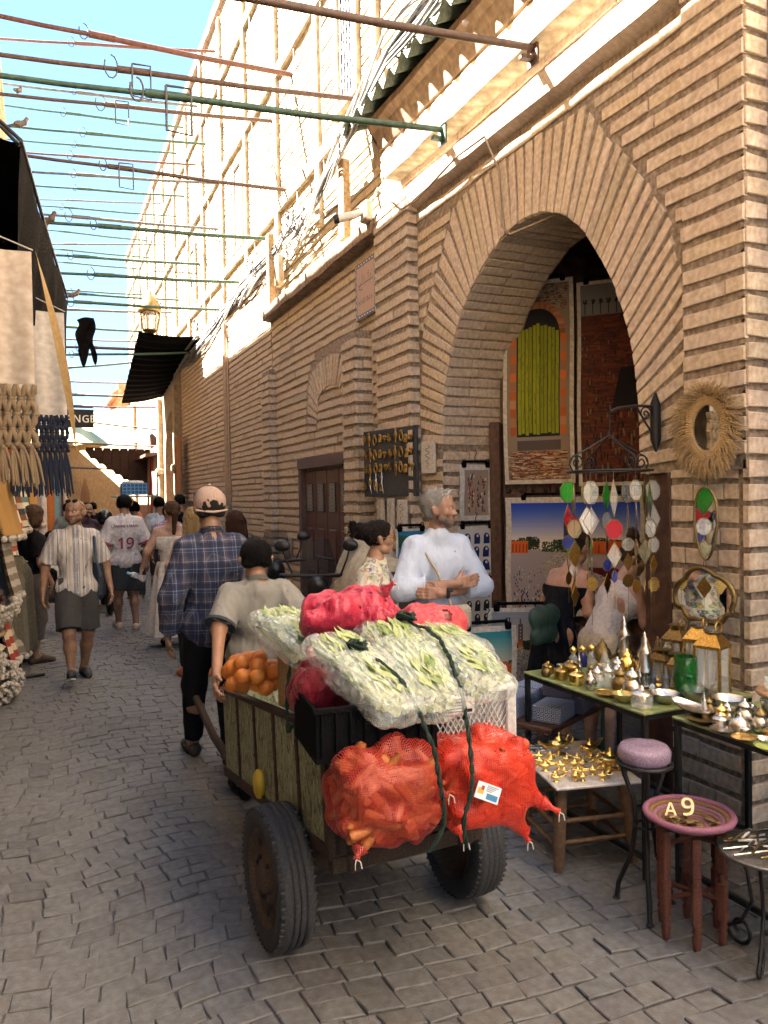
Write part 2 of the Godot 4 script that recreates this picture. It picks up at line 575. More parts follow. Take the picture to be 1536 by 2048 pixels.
var AR := [Vector2(-6.04, 0), Vector2(-6.04, 2.2), Vector2(-6.03, 2.42), Vector2(-5.97, 2.72), Vector2(-5.83, 3.06), Vector2(-5.62, 3.34), Vector2(-5.33, 3.57), Vector2(-5.05, 3.72), Vector2(-4.76, 3.77), Vector2(-4.5, 3.74), Vector2(-4.27, 3.64), Vector2(-4.08, 3.48), Vector2(-3.92, 3.26), Vector2(-3.78, 3.03), Vector2(-3.68, 2.79), Vector2(-3.61, 2.52), Vector2(-3.58, 2.2), Vector2(-3.58, 1.86)]
func gatehouse():
	var o := thing("brick_gatehouse", "tan brick gatehouse wall with a tall pointed archway and fan of upright bricks", "building")
	var f := rw(3.3)
	var poly := PackedVector2Array([Vector2(-7.25, 0)])
	for p in AR:
		poly.append(p)
	poly.append_array([Vector2(-3.33, 1.86), Vector2(-3.33, 0), Vector2(-2.8, 0), Vector2(-2.8, 5.75), Vector2(-7.25, 5.75)])
	var mb := MB.new()
	mb.prism(poly, -0.65, 0.0, f)
	obj("wall", mb, M.mortar, o)
	var list := []
	# fan of upright bricks: pairs of arch point and outer point
	var cv := AR.slice(1)
	var len_to := func(q: Vector2) -> float:
		var best := 9.0
		var at_s := 0.0
		var s := 0.0
		while s < 6.0:
			var d: float = resample(cv, s).distance_to(q)
			if d < best:
				best = d
				at_s = s
			s += 0.02
		return at_s
	var an := [[Vector2(-6.04, 2.2), Vector2(-6.46, 2.2)], [Vector2(-6.03, 2.42), Vector2(-6.46, 2.52)], [Vector2(-5.86, 3.0), Vector2(-6.4, 3.24)], [Vector2(-5.65, 3.31), Vector2(-6.11, 3.71)], [Vector2(-5.43, 3.5), Vector2(-5.74, 4.26)], [Vector2(-4.75, 3.77), Vector2(-4.76, 4.31)], [Vector2(-4.24, 3.6), Vector2(-4.02, 4.27)], [Vector2(-4.1, 3.5), Vector2(-3.84, 4.0)], [Vector2(-3.85, 3.15), Vector2(-3.5, 3.6)], [Vector2(-3.7, 2.87), Vector2(-3.31, 3.28)], [Vector2(-3.61, 2.53), Vector2(-3.21, 2.88)], [Vector2(-3.58, 2.15), Vector2(-3.21, 2.32)], [Vector2(-3.58, 1.9), Vector2(-3.21, 1.93)]]
	var ss := []
	var outer := []
	for a in an:
		ss.append(len_to.call(a[0]))
		outer.append(a[1])
	var out_at := func(s: float) -> Vector2:
		for i in ss.size() - 1:
			if s <= ss[i + 1]:
				return outer[i].lerp(outer[i + 1], (s - ss[i]) / (ss[i + 1] - ss[i]))
		return outer[-1]
	var total: float = ss[-1]
	var n := 54
	for i in n:
		var s0 := total * i / n
		var s1 := total * (i + 1) / n
		var side := (s0 + s1) / total - 1.0
		var a0 := resample(cv, s0)
		var a1 := resample(cv, s1)
		var b0: Vector2 = out_at.call(s0)
		var b1: Vector2 = out_at.call(s1)
		var g0 := 0.16
		var g1 := 0.36 + 0.1 * absf(side)
		a0 = a0.lerp(a1, g0 * rf(0.5, 1.4))
		b0 = b0.lerp(b1, g1 * rf(0.7, 1.2))
		var pull := rf(0.0, 0.05)
		list.append([f, [a0, b0.lerp(a0, pull), b1.lerp(a1, pull), a1], 0.012 * rf(0.85, 1.15), tone()])
		# the soffit of the arch, brick by brick
		var m0 := resample(cv, s0)
		var tg := (a1 - m0).normalized()
		var sf := Transform3D(Basis(V(1, 0, 0), V(0, tg.y, tg.x), V(1, 0, 0).cross(V(0, tg.y, tg.x))), V(3.3, m0.y, m0.x))
		var h := m0.distance_to(resample(cv, s1))
		var x := 0.0
		while x < 0.6:
			var e := minf(x + rf(0.22, 0.36), 0.64)
			if 0.64 - e < 0.1:
				e = 0.64
			list.append([sf, [Vector2(x, 0.004), Vector2(e - 0.006, 0.004), Vector2(e - 0.006, h - 0.012), Vector2(x, h - 0.012)], 0.006, tone()])
			x = e
	var oleft := outer.slice(1, 5)
	var oright := outer.slice(6, 11)
	courses(list, f, -6.46, 0, 2.58, 4.3, 0.118, 0.042, 0.7, 0.012, func(y): return [[-6.45, poly_at(oleft, y) - 0.03]] if y > 3.0 else [])
	courses(list, f, 0, 0, 2.9, 4.3, 0.118, 0.042, 0.7, 0.012, func(y): return [[poly_at(oright, y) + 0.04, -3.2]])
	courses(list, f, -6.46, -3.2, 4.3, 4.46, 0.118, 0.042, 0.36, 0.012)
	courses(list, f, 0, 0, 0.05, 2.15, 0.115, 0.04, 0.5, 0.012, func(y): return [[-6.45, -6.04]] if y < 1.9 or true else [])
	courses(list, f, -3.57, -3.2, 1.88, 1.93, 0.1, 0.02, 0.36, 0.012)
	# left reveal below the springing
	var rf2 := Transform3D(Basis(V(1, 0, 0), V(0, 1, 0), V(0, 0, 1)), V(3.3, 0, -6.04))
	courses(list, rf2, 0.0, 0.64, 0.05, 2.2, 0.112, 0.035, 0.34, 0.012)
	# right pier and its return
	var pier := rw(3.27)
	backing(o, pier, -3.2, -2.8, 1.86, 4.46, 0.03, M.mortar)
	courses(list, pier, -3.2, -2.795, 1.93, 5.7, 0.118, 0.042, 0.5, 0.014)
	courses(list, rw(3.3), -3.33, -2.87, 0.05, 1.9, 0.118, 0.034, 0.2, 0.013)
	courses(list, Transform3D(Basis(V(1, 0, 0), V(0, 1, 0), V(0, 0, 1)), V(3.3, 0, -2.8)), -0.03, 0.12, 0.05, 5.7, 0.118, 0.035, 0.3, 0.02)
	mb = MB.new()
	mb.box(V(3.72, 2.87, -2.72), V(0.5, 5.75, 0.5))
	obj("wall", mb, M.mortar, o)
	courses(list, Transform3D(Basis(V(1, 0, 0), V(0, 1, 0), V(0, 0, 1)), V(3.47, 0, -2.47)), 0.0, 0.5, 0.05, 5.7, 0.118, 0.035, 0.3, 0.02)
	courses(list, rw(3.47), -2.8, -2.46, 0.05, 5.7, 0.118, 0.035, 0.3, 0.02)
	# left pilaster, and a lower one beyond it
	for p in [[-7.23, -6.47, 3.2, 4.62], [-7.95, -7.56, 3.1, 3.52]]:
		mb = MB.new()
		mb.box(V((p[2] + 3.3) / 2, p[3] / 2, (p[0] + p[1]) / 2), V(3.3 - p[2], p[3], p[1] - p[0] - 0.02))
		obj("pilaster", mb, M.mortar, o)
		courses(list, rw(p[2]), p[0], p[1] + 0.02, 0.05, p[3], 0.118, 0.042, 0.5, 0.012)
		courses(list, Transform3D(Basis(V(1, 0, 0), V(0, 1, 0), V(0, 0, 1)), V(p[2], 0, p[1] - 0.01)), -0.02, 3.3 - p[2], 0.05, p[3], 0.118, 0.04, 0.3, 0.015)
	# ledges above the arch
	rail(o, f, -6.47, -3.2, [[0, 4.44], [0.1, 4.47], [0.13, 4.6], [0, 4.62]], M.brick, "ledge", 0.01)
	courses(list, f, -7.23, -3.2, 4.62, 4.82, 0.1, 0.03, 0.3, 0.03)
	rail(o, f, -6.75, -2.8, [[0, 4.78], [0.2, 4.8], [0.2, 4.99], [0, 5.0]], mat(Color(0.5, 0.46, 0.33), 0.9, "blotch", 0.8, "grain", 0.3), "concrete_beam", 0.008)
	courses(list, f, -7.23, -2.8, 5.0, 5.3, 0.09, 0.03, 0.3, 0.02)
	rail(o, f, -7.25, -2.8, [[0, 5.26], [0.03, 5.27], [0.06, 5.36], [0.1, 5.44], [0.15, 5.49], [0.15, 5.56], [0, 5.6]], mat(Color(0.2, 0.135, 0.085), 0.9, "blotch", 0.6, "grain", 0.4), "cornice", 0.008)
	lay(o, list, M.brick)
	var eave := mat(Color(0.1, 0.13, 0.1), 0.75, "dirt", 0.5, "fine", 0.3)
	mb = MB.new()
	for s in [0.0, 0.018]:
		mb.grid(func(u, w):
			var z := lerpf(-7.75, -2.4, u)
			return V(lerpf(3.02, 3.7, w), 5.6 + w * 0.3 + 0.055 * sin(z * TAU / 0.26) + 0.01 * sin(z * 9.0) + s, z), 200, 4)
	obj("corrugated_eave", mb, eave, o)
	# what lies inside: passage floor, far wall and ceiling
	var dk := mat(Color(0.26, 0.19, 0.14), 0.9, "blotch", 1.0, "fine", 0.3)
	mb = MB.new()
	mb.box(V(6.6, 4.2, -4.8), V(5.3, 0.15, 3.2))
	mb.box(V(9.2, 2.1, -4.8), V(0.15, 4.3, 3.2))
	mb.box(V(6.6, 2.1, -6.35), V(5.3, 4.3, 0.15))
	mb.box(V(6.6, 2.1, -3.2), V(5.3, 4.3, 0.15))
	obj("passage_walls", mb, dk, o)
	rebase(o, V(3.3, 0, -5.0))

	# brown wooden jamb on the right of the opening
	o = thing("wooden_jamb", "plain brown wooden door jamb beside the brick pier, behind the hanging glass pieces", "door frame")
	mb = MB.new()
	mb.box(V(3.36, 0.93, -3.46), V(0.06, 1.85, 0.25), Basis(), 0.006)
	obj("board", mb, M.wood, o)
	mb = MB.new()
	mb.box(V(3.32, 0.93, -3.345), V(0.07, 1.86, 0.03), Basis(), 0.005)
	obj("edge_strip", mb, M.wood, o)
	rebase(o, V(3.36, 0, -3.46))

func door_wall():
	var o := thing("brick_door_wall", "tan brick wall with a bricked-up blind arch above the small brown door", "wall")
	var f := rw(3.3)
	backing(o, f, -11.35, -7.25, 0, 4.5, 0.5, M.mortar)
	var list := []
	var bl := [Vector2(-9.5, 2.62), Vector2(-9.5, 2.9), Vector2(-9.3, 3.1), Vector2(-8.95, 3.17), Vector2(-8.6, 3.12), Vector2(-8.3, 2.9), Vector2(-8.22, 2.6)]
	var n := 22
	for i in n:
		var a := PI * (1.02 - 1.04 * i / n)
		var b := PI * (1.02 - 1.04 * (i + 1) / n)
		var pt := func(t: float, r: float, sq: float) -> Vector2:
			var c := Vector2(cos(t), sin(t))
			return Vector2(-8.87, 2.62) + c * Vector2(r, r) * lerpf(1.0, 1.0 / maxf(absf(c.x), absf(c.y)), sq)
		var g := 0.36
		var a2 := lerpf(a, b, g)
		list.append([f, [pt.call(a2, 0.5, 0.3), pt.call(a2, 0.86, 0.45), pt.call(b, 0.86, 0.45), pt.call(b, 0.5, 0.3)], 0.026 * rf(0.8, 1.2), tone()])
	courses(list, f, -11.35, -7.25, 0.05, 4.42, 0.112, 0.036, 0.6, 0.012, func(y):
		if y < 2.28:
			return [[-11.35, -9.95], [-8.05, -7.25]]
		if y < 2.6:
			return [[-11.35, -9.5], [-9.48, -8.3], [-8.28, -7.25]]
		if y < 3.72:
			var w := sqrt(maxf(0.0, 1.0 - pow((y - 2.62) / 1.05, 4))) * 0.93
			var inn := sqrt(maxf(0.0, 1.0 - pow((y - 2.62) / 0.56, 4))) * 0.5
			var sp := [[-11.35, -8.87 - w], [-8.87 + w, -7.25]]
			if inn > 0.08:
				sp.append([-8.87 - inn, -8.87 + inn])
			return sp
		return [[-11.35, -7.25]])
	# pilaster on the left of the recess
	var mb := MB.new()
	mb.box(V(3.25, 1.84, -11.42), V(0.1, 3.68, 0.42))
	obj("pilaster", mb, M.mortar, o)
	courses(list, rw(3.2), -11.64, -11.2, 0.05, 3.7, 0.112, 0.036, 0.5, 0.022)
	courses(list, Transform3D(Basis(V(1, 0, 0), V(0, 1, 0), V(0, 0, 1)), V(3.2, 0, -11.21)), -0.02, 0.1, 0.05, 3.7, 0.112, 0.036, 0.3, 0.015)
	lay(o, list, M.brick)
	rail(o, f, -11.4, -7.24, [[0, 4.42], [0.14, 4.44], [0.15, 4.58], [0, 4.62]], mat(Color(0.4, 0.29, 0.2), 0.92, "blotch", 0.8, "fine", 0.4), "lintel", 0.012)
	rebase(o, V(3.3, 0, -9.3))

	o = thing("panelled_door", "small brown four-leaf wooden door with iron grilles in its top panels", "door")
	mb = MB.new()
	for b in [[-9.9, 0.1], [-8.1, 0.1]]:
		mb.box(V(3.27, 1.09, b[0]), V(0.12, 2.18, b[1]), Basis(), 0.006)
	mb.box(V(3.265, 2.2, -9.0), V(0.13, 0.14, 1.92), Basis(), 0.006)
	obj("door_frame", mb, M.doorframe, o)
	for k in 4:
		var z := -9.63 + k * 0.42
		mb = MB.new()
		mb.box(V(3.3, 1.05, z), V(0.05, 2.1, 0.41), Basis(), 0.008)
		for s in [[0.62, 0.5], [1.2, 0.42]]:
			mb.box(V(3.272, s[0] - 0.05, z), V(0.03, s[1], 0.24), Basis(), 0.012)
		var leaf := obj("door_leaf", mb, M.door, o)
		mb = MB.new()
		mb.box(V(3.27, 1.75, z), V(0.012, 0.36, 0.2))
		obj("panel_opening", mb, M.dark, leaf)
		mb = MB.new()
		for i in 4:
			for j in 7:
				var c := V(3.262, 1.6 + j * 0.05, z - 0.075 + i * 0.05)
				var ring := []
				for g in 9:
					ring.append(c + V(0, sin(g * TAU / 8), cos(g * TAU / 8)) * 0.023)
				mb.tube(ring, 0.004, 4, false)
		obj("grille", mb, M.wire2, leaf)
	mb = MB.new()
	mb.tube([V(3.24, 1.0, -9.35), V(3.22, 1.0, -9.1), V(3.22, 1.0, -8.9), V(3.24, 1.0, -8.7)], 0.018, 6)
	mb.tube([V(3.22, 1.02, -9.1), V(3.17, 0.95, -9.08), V(3.17, 0.72, -9.06)], 0.012, 6)
	obj("bolt", mb, M.iron, o)
	rebase(o, V(3.3, 0, -9.0))
	mb = MB.new()
	mb.box(V(3.25, 1.02, -10.55), V(0.06, 0.36, 0.17), Basis(), 0.01)
	tag(obj("meter_box", mb, M.plaster), "small pale plastered meter box low on the wall left of the brown door", "box")

func plain_wall():
	var o := thing("plain_brick_wall", "plain tan brick wall with a vertical drainpipe, running back from the door wall", "wall")
	var f := rw(3.3)
	backing(o, f, -19.4, -11.35, 0, 5.4, 0.5, M.mortar)
	var list := []
	courses(list, f, -19.4, -11.37, 0.05, 5.4, 0.098, 0.026, 0.4, 0.016)
	lay(o, list, M.brick)
	rebase(o, V(3.3, 0, -15.4))
	var mb := MB.new()
	mb.tube([V(3.26, 0, -14.35), V(3.26, 5.0, -14.35)], 0.055, 10)
	mb.tube([V(3.27, 0, -14.22), V(3.27, 4.9, -14.22)], 0.02, 6)
	var d := obj("drainpipe", mb, mat(Color(0.47, 0.34, 0.23), 0.8, "cloud", 0.5))
	tag(d, "tan painted drainpipe running down the plain brick wall", "pipe")

func grille_window(o: Node, f: Transform3D, z0: float, z1: float, y0: float, y1: float):
	var mb := MB.new()
	mb.t = f
	var c := (z0 + z1) / 2
	for s in [[z0, 0.1], [z1, 0.1]]:
		mb.box(V(s[0], (y0 + y1) / 2, 0.02), V(0.09, y1 - y0 + 0.2, 0.1), Basis(), 0.008)
	mb.box(V(c, y1 + 0.06, 0.02), V(z1 - z0, 0.12, 0.1), Basis(), 0.008)
	mb.box(V(c, y0 - 0.06, 0.03), V(z1 - z0 + 0.2, 0.1, 0.14), Basis(), 0.008)
	var w := obj("window", mb, M.plaster, o)
	mb = MB.new()
	mb.t = f
	mb.box(V(c, (y0 + y1) / 2, 0.0), V(z1 - z0 - 0.09, y1 - y0, 0.014))
	obj("pane", mb, mat(Color(0.015, 0.015, 0.02), 0.15), w)
	mb = MB.new()
	mb.t = f
	var k := 5
	for i in k + 1:
		var z := lerpf(z0 + 0.08, z1 - 0.08, float(i) / k)
		mb.tube([V(z, y0, 0.03), V(z, y1, 0.03)], 0.009, 4)
	for y in [y0 + 0.05, y0 + 0.35 * (y1 - y0), y0 + 0.65 * (y1 - y0), y1 - 0.05]:
		mb.tube([V(z0 + 0.05, y, 0.03), V(z1 - 0.05, y, 0.03)], 0.009, 4)
	for y in [y0 + 0.2 * (y1 - y0), y0 + 0.5 * (y1 - y0), y0 + 0.82 * (y1 - y0)]:
		for i in k:
			var z := lerpf(z0 + 0.08, z1 - 0.08, (i + 0.5) / k)
			var ring := []
			for g in 9:
				ring.append(V(z + cos(g * TAU / 8) * 0.055, y + sin(g * TAU / 8) * 0.07, 0.035))
			mb.tube(ring, 0.007, 4, false)
	obj("grille", mb, mat(Color(0.45, 0.44, 0.42), 0.6), w)

func facade():
	var o := thing("upper_brick_storey", "tall sunlit brick upper storey with mouldings, pilaster strips and grilled windows", "building")
	var f := rw(3.45)
	backing(o, f, -32, -2.4, 4.4, 11.3, 0.4, mat(Color(0.3, 0.23, 0.15), 0.95, "blotch", 0.6, "grain", 0.6))
	var list := []
	var ws := [[-8.72, -8.12, 6.4, 7.75], [-14.0, -13.4, 6.3, 7.7], [-18.4, -17.8, 6.3, 7.5], [-23.4, -22.8, 6.3, 7.5]]
	var holes := func(y: float) -> Array:
		var sp := []
		var a := -32.0
		for w in [ws[3], ws[2], ws[1], ws[0]]:
			if y > w[2] - 0.1 and y < w[3] + 0.1:
				sp.append([a, w[0]])
				a = w[1]
		sp.append([a, -2.6])
		return sp
	courses(list, f, -32, -2.6, 4.5, 11.2, 0.105, 0.025, 0.75, 0.014, holes)
	lay(o, list, M.brick2, "brick", 300, 12.0)
	for y in [6.1, 8.1, 9.85]:
		rail(o, f, -32, -7.3 if y < 7 else -5.0, [[0, y - 0.07], [0.07, y - 0.06], [0.09, y + 0.07], [0, y + 0.09]], M.plaster, "moulding", 0.006)
	rail(o, f, -32.1, -2.4, [[0, 11.15], [0.09, 11.18], [0.11, 11.34], [-0.4, 11.36]], mat(Color(0.28, 0.19, 0.14), 0.9, "cloud"), "parapet_cap", 0.01)
	var z := -7.6
	while z > -31.5:
		var mb := MB.new()
		mb.t = f
		mb.box(V(z, 8.2, 0.03), V(0.15, 5.7 if fmod(absf(z), 3.8) > 1.9 else 5.9, 0.09), Basis(), 0.008)
		obj("pilaster_strip", mb, M.plaster, o)
		z -= 1.85
	for w in ws:
		grille_window(o, f, w[0], w[1], w[2], w[3])
	rebase(o, V(3.45, 4.4, -15))

func far_end():
	# the arched doorway past the plain wall
	var o := thing("arched_doorway", "beige plastered doorway with stepped pilasters and a round arch past the plain wall", "building")
	var f := rw(3.3)
	var mb := MB.new()
	var poly := PackedVector2Array([Vector2(-22.6, 0), Vector2(-21.9, 0), Vector2(-21.9, 2.6)])
	for i in 13:
		var a := PI - PI * i / 12
		poly.append(Vector2(-20.8 + cos(a) * 1.1, 2.6 + sin(a) * 1.5))
	poly.append_array([Vector2(-19.7, 2.6), Vector2(-19.7, 0), Vector2(-19.4, 0), Vector2(-19.4, 5.3), Vector2(-22.6, 5.3)])
	mb.prism(poly, -0.5, 0.06, f)
	var pl := mat(Color(0.44, 0.35, 0.23), 0.9, "cloud", 0.8, "fine", 0.2)
	obj("surround", mb, pl, o)
	for z in [-22.3, -19.55]:
		mb = MB.new()
		mb.box(V(3.2, 2.3, z), V(0.2, 4.6, 0.22), Basis(), 0.02)
		mb.box(V(3.18, 2.55, z), V(0.28, 0.18, 0.32), Basis(), 0.03)
		mb.box(V(3.18, 0.2, z), V(0.28, 0.4, 0.32), Basis(), 0.03)
		obj("pilaster", mb, pl, o)
	mb = MB.new()
	mb.box(V(3.7, 2.0, -20.8), V(0.06, 4.0, 2.4))
	obj("door", mb, M.door, o)
	rebase(o, V(3.3, 0, -20.8))
	# salmon shop front and the yellow building that closes the view
	o = thing("salmon_shop_front", "narrow salmon plastered shop front between the arched doorway and the yellow building", "building")
	backing(o, f, -29, -22.6, 0, 5.6, 0.5, mat(Color(0.42, 0.24, 0.17), 0.9, "blotch", 1.2, "fine", 0.3))
	rail(o, f, -29, -22.6, [[0, 3.05], [0.5, 3.0], [0.5, 3.08], [0, 3.15]], M.wood, "canopy_board")
	rebase(o, V(3.3, 0, -25.8))
	o = thing("salmon_tower", "tall salmon building with a tiled ledge behind the end of the brick facade", "building")
	backing(o, rw(3.0), -36, -32.1, 0, 6.4, 3.0, mat(Color(0.5, 0.3, 0.2), 0.9, "blotch", 1.5, "fine", 0.3))
	rail(o, rw(3.0), -36, -32.1, [[0, 5.9], [0.25, 5.85], [0.25, 6.0], [0, 6.2]], mat(Color(0.4, 0.2, 0.1), 0.8, "blotch", 0.4), "tiled_ledge")
	rebase(o, V(4.5, 0, -31.5))
	o = thing("yellow_end_building", "pale yellow building that closes the alley, with a pointed arch and a scalloped canopy", "building")
	var g := Transform3D(Basis(V(0.27, 0, 0.963), V(0, 1, 0), V(-0.963, 0, 0.27)), V(2.6, 0, -31))
	var yl := mat(Color(0.55, 0.44, 0.24), 0.9, "cloud", 1.5, "fine", 0.3)
	backing(o, g, -12, 2.2, 0, 5.2, 0.6, yl)
	rail(o, g, -12, 2.2, [[0, 4.1], [0.14, 4.1], [0.16, 4.3], [0, 4.32]], yl, "moulding")
	mb = MB.new()
	mb.t = g
	var pp := PackedVector2Array([Vector2(-3.6, 0), Vector2(-3.6, 1.6), Vector2(-3.45, 2.2), Vector2(-3.0, 2.75), Vector2(-2.55, 2.2), Vector2(-2.4, 1.6), Vector2(-2.4, 0)])
	mb.prism(pp, 0.0, 0.03)
	obj("arch_panel", mb, mat(Color(0.36, 0.23, 0.12), 0.9, "cloud"), o)
	rebase(o, V(1.8, 0, -34))
	o = thing("end_wall_house", "low pale house seen above the far end of the alley", "building", V(-1.5, 0, -46))
	mb = MB.new()
	mb.box(V(0, 3.2, 0), V(9, 6.4, 4))
	obj("wall", mb, mat(Color(0.5, 0.42, 0.3), 0.9, "cloud", 2.0), o)
	rail(o, Transform3D(Basis(), V(0, 0, 2)), -4.5, 4.5, [[0, 6.2], [0.15, 6.2], [0.15, 6.45], [0, 6.5]], M.plaster, "parapet")

func left_house():
	var o := thing("left_brick_house", "tall tan brick house along the left side, seen above the black awning", "building")
	var f := Transform3D(Basis(V(0, 0, -1), V(0, 1, 0), V(1, 0, 0)), V(-0.42, 0, 0))
	backing(o, f, 0.0, 21.5, 3.25, 9.3, 0.5, M.pale)
	backing(o, f, 21.5, 40, 0, 6.6, 0.5, M.mortar)
	backing(o, f, -5, 0.0, 3.25, 9.3, 0.5, M.pale)
	var list := []
	courses(list, f, 9.0, 21.5, 5.5, 9.25, 0.11, 0.03, 0.4, 0.03)
	courses(list, f, -1.0, 9.0, 3.3, 4.5, 0.12, 0.04, 0.5, 0.02)
	lay(o, list, M.brick2, "brick", 120)
	rebase(o, V(-0.42, 0, -10))

func near_house():  # the street goes on behind the photographer
	var o := thing("near_plastered_house", "cream plastered house that carries the right side of the alley on behind the viewer", "building")
	backing(o, rw(3.97), -2.4, 13, 0, 11.0, 0.5, M.pale)
	var mb := MB.new()
	mb.box(V(3.97, 3.0, 13.2), V(0.9, 6.0, 0.4))
	obj("buttress", mb, M.brick, o)
	rebase(o, V(3.97, 0, 5))

func ordinal(k: int) -> String:
	var t: String = ["", "twenty-", "thirty-"][(k + 1) / 10 - 1] if k > 18 else ""
	var n := k + 1
	if n % 10 == 0 and n > 19:
		return ["twentieth", "thirtieth", "fortieth"][n / 10 - 2]
	var w := ["first", "second", "third", "fourth", "fifth", "sixth", "seventh", "eighth", "ninth", "tenth", "eleventh", "twelfth", "thirteenth", "fourteenth", "fifteenth", "sixteenth", "seventeenth", "eighteenth", "nineteenth"]
	return w[n - 1] if n < 20 else t + w[n % 10 - 1]

func pipes():
	var rows := [[-4.40, 3.15, 4.79, 4.47, "B", 0.025], [-10.59, 3.45, 7.77, 7.76, "R", 0.037], [-15.53, 3.45, 10.71, 10.15, "r", 0.029], [-8.11, 3.45, 6.25, 6.04, "B", 0.029], [-5.63, 3.12, 4.77, 4.66, "G", 0.026], [-17.41, 3.45, 10.50, 10.17, "b", 0.032], [-11.62, 3.45, 7.58, 7.30, "B", 0.031], [-18.98, 3.45, 10.72, 10.47, "g", 0.028], [-16.59, 3.45, 9.32, 9.05, "g", 0.031], [-20.09, 3.45, 10.56, 10.28, "g", 0.029], [-10.76, 3.45, 6.20, 6.23, "B", 0.029], [-17.67, 3.45, 9.31, 9.00, "r", 0.026], [-15.34, 3.45, 8.02, 7.78, "b", 0.029], [-19.18, 3.45, 9.15, 8.95, "g", 0.028], [-22.54, 3.45, 10.16, 9.74, "b", 0.024], [-20.30, 3.45, 9.04, 8.89, "g", 0.022], [-15.56, 3.45, 7.19, 7.04, "b", 0.029], [-11.75, 3.45, 5.81, 5.70, "G", 0.031], [-25.45, 3.45, 10.00, 9.96, "g", 0.027], [-21.58, 3.45, 8.73, 8.37, "b", 0.024], [-25.54, 3.45, 9.50, 9.50, "g", 0.027], [-17.52, 3.45, 7.04, 6.95, "g", 0.032], [-28.11, 3.45, 9.85, 9.88, "g", 0.030], [-13.89, 3.45, 5.69, 5.60, "G", 0.031], [-25.74, 3.45, 8.36, 8.33, "g", 0.028], [-20.21, 3.45, 6.88, 6.81, "g", 0.029], [-15.59, 3.45, 5.58, 5.52, "G", 0.029], [-21.42, 3.45, 6.83, 6.62, "b", 0.031], [-24.20, 3.00, 6.85, 6.85, "g", 0.035], [-25.49, 3.00, 6.80, 6.72, "b", 0.027], [-18.80, 3.30, 5.34, 5.20, "B", 0.034], [-17.55, 3.30, 5.06, 4.75, "g", 0.026], [-26.99, 3.00, 6.38, 5.93, "g", 0.038], [-28.67, 3.00, 5.93, 5.88, "b", 0.031], [-22.09, 3.30, 4.64, 4.58, "b", 0.032], [-23.08, 3.30, 4.45, 4.40, "r", 0.025], [-22.70, 3.30, 3.76, 4.13, "b", 0.025], [-23.26, 3.30, 3.33, 3.47, "b", 0.025], [-25.57, 3.30, 2.73, 2.86, "b", 0.028]]
	var word := {0: "nearest overhead pipe, thick and brown, fixed to the concrete beam above the arch", 1: "rust red overhead pipe crossing highest at the upper left", 3: "brown overhead pipe with a row of drilled holes, just above the thick green pipe", 4: "thick green overhead pipe fixed to the beam left of the arch", 6: "brown overhead pipe with a ring sleeve, third thick one below the red pipe", 10: "slanting brown overhead pipe with a square hook, below the bird on the awning", 17: "green overhead pipe ending by the cable bundle, with a hanging rod", 23: "dark green overhead pipe above the hanging brass lantern", 26: "pale green overhead pipe passing just behind the hanging brass lantern", 30: "brown overhead pipe level with the black corrugated awning"}
	var order := rows.map(func(r): return r[0])
	order.sort()
	order.reverse()
	var cols := {"B": M.pipe_brown, "b": M.pipe_grey, "R": M.pipe_red, "r": M.pipe_red, "G": M.pipe_green, "g": M.pipe_green}
	for i in rows.size():
		var r = rows[i]
		var a := V(r[1], r[2], r[0])
		var b := V(-0.46, r[3], r[0] - rf(-0.1, 0.35))
		var o := thing("overhead_pipe", word.get(i, "thin %s rod spanning the alley, %s overhead one counted from the viewer" % [{"b": "grey-brown", "r": "rust red", "g": "weathered green", "B": "thick brown", "G": "thick green", "R": "red"}[r[4]], ordinal(order.find(r[0]))]), "pipe", Vector3.ZERO, 0, "metal pipes spanning the alley")
		var mb := MB.new()
		var mid := a.lerp(b, rf(0.57, 0.66))
		var rr: float = r[5]
		mb.tube([a, a.lerp(mid, 0.5) - V(0, 0.015, 0), mid], rr, 8)
		mb.tube([mid, b.lerp(mid, 0.5) - V(0, 0.01, 0), b], rr * 0.78, 8)
		obj("rod", mb, cols[r[4]], o)
		mb = MB.new()
		var d := (b - a).normalized()
		mb.tube([mid - d * 0.16, mid + d * 0.16], rr * 1.25, 8)
		obj("sleeve", mb, cols[r[4]], o)
		if i == 0 or i == 4:
			mb = MB.new()
			mb.box(a + V(0.0, 0.0, 0), V(0.02, 0.26, 0.12), Basis(), 0.004)
			mb.box(a + V(-0.05, -0.08, 0), V(0.1, 0.03, 0.05), Basis(), 0.004)
			obj("wall_bracket", mb, cols[r[4]], o)
		if r[0] > -21.0:
			mb = MB.new()
			var hp := mid + d * 0.22
			var s := 0.07 + 0.04 * R.randf()
			var pts := []
			for g in 10:
				var an := g * 5.2 / 9.0
				pts.append(hp + V(sin(an) * s * 0.6, cos(an) * s * 1.1 + 0.01, 0.02))
			mb.tube(pts, 0.008, 4)
			obj("hook", mb, M.wire, o)
			if i in [3, 4, 6, 10]:
				mb = MB.new()
				var c := hp - d * 0.3
				mb.tube([c + V(-0.1, 0.05, 0.03), c + V(-0.1, -0.27, 0.03), c + V(0.08, -0.28, 0.03), c + V(0.08, 0.06, 0.03), c + V(-0.1, 0.05, 0.03)], 0.011, 5)
				obj("square_hook", mb, M.wire, o)
		rebase(o, a)
	# a bracket hanging into the picture at the top, off an unseen crossbar
	var mb := MB.new()
	mb.box(V(0.62, 4.85, -3.92), V(0.03, 0.56, 0.03), Basis(), 0.005)
	mb.box(V(0.62, 5.14, -3.92), V(0.18, 0.03, 0.03), Basis(), 0.005)
	tag(obj("hanging_bracket", mb, M.iron), "short dark steel bar hanging down at the top edge against the sky", "bracket")
	# birds
	var bird := thing("pigeon", "small brown bird perched on a thin rod by the left house, above the black awning", "bird")
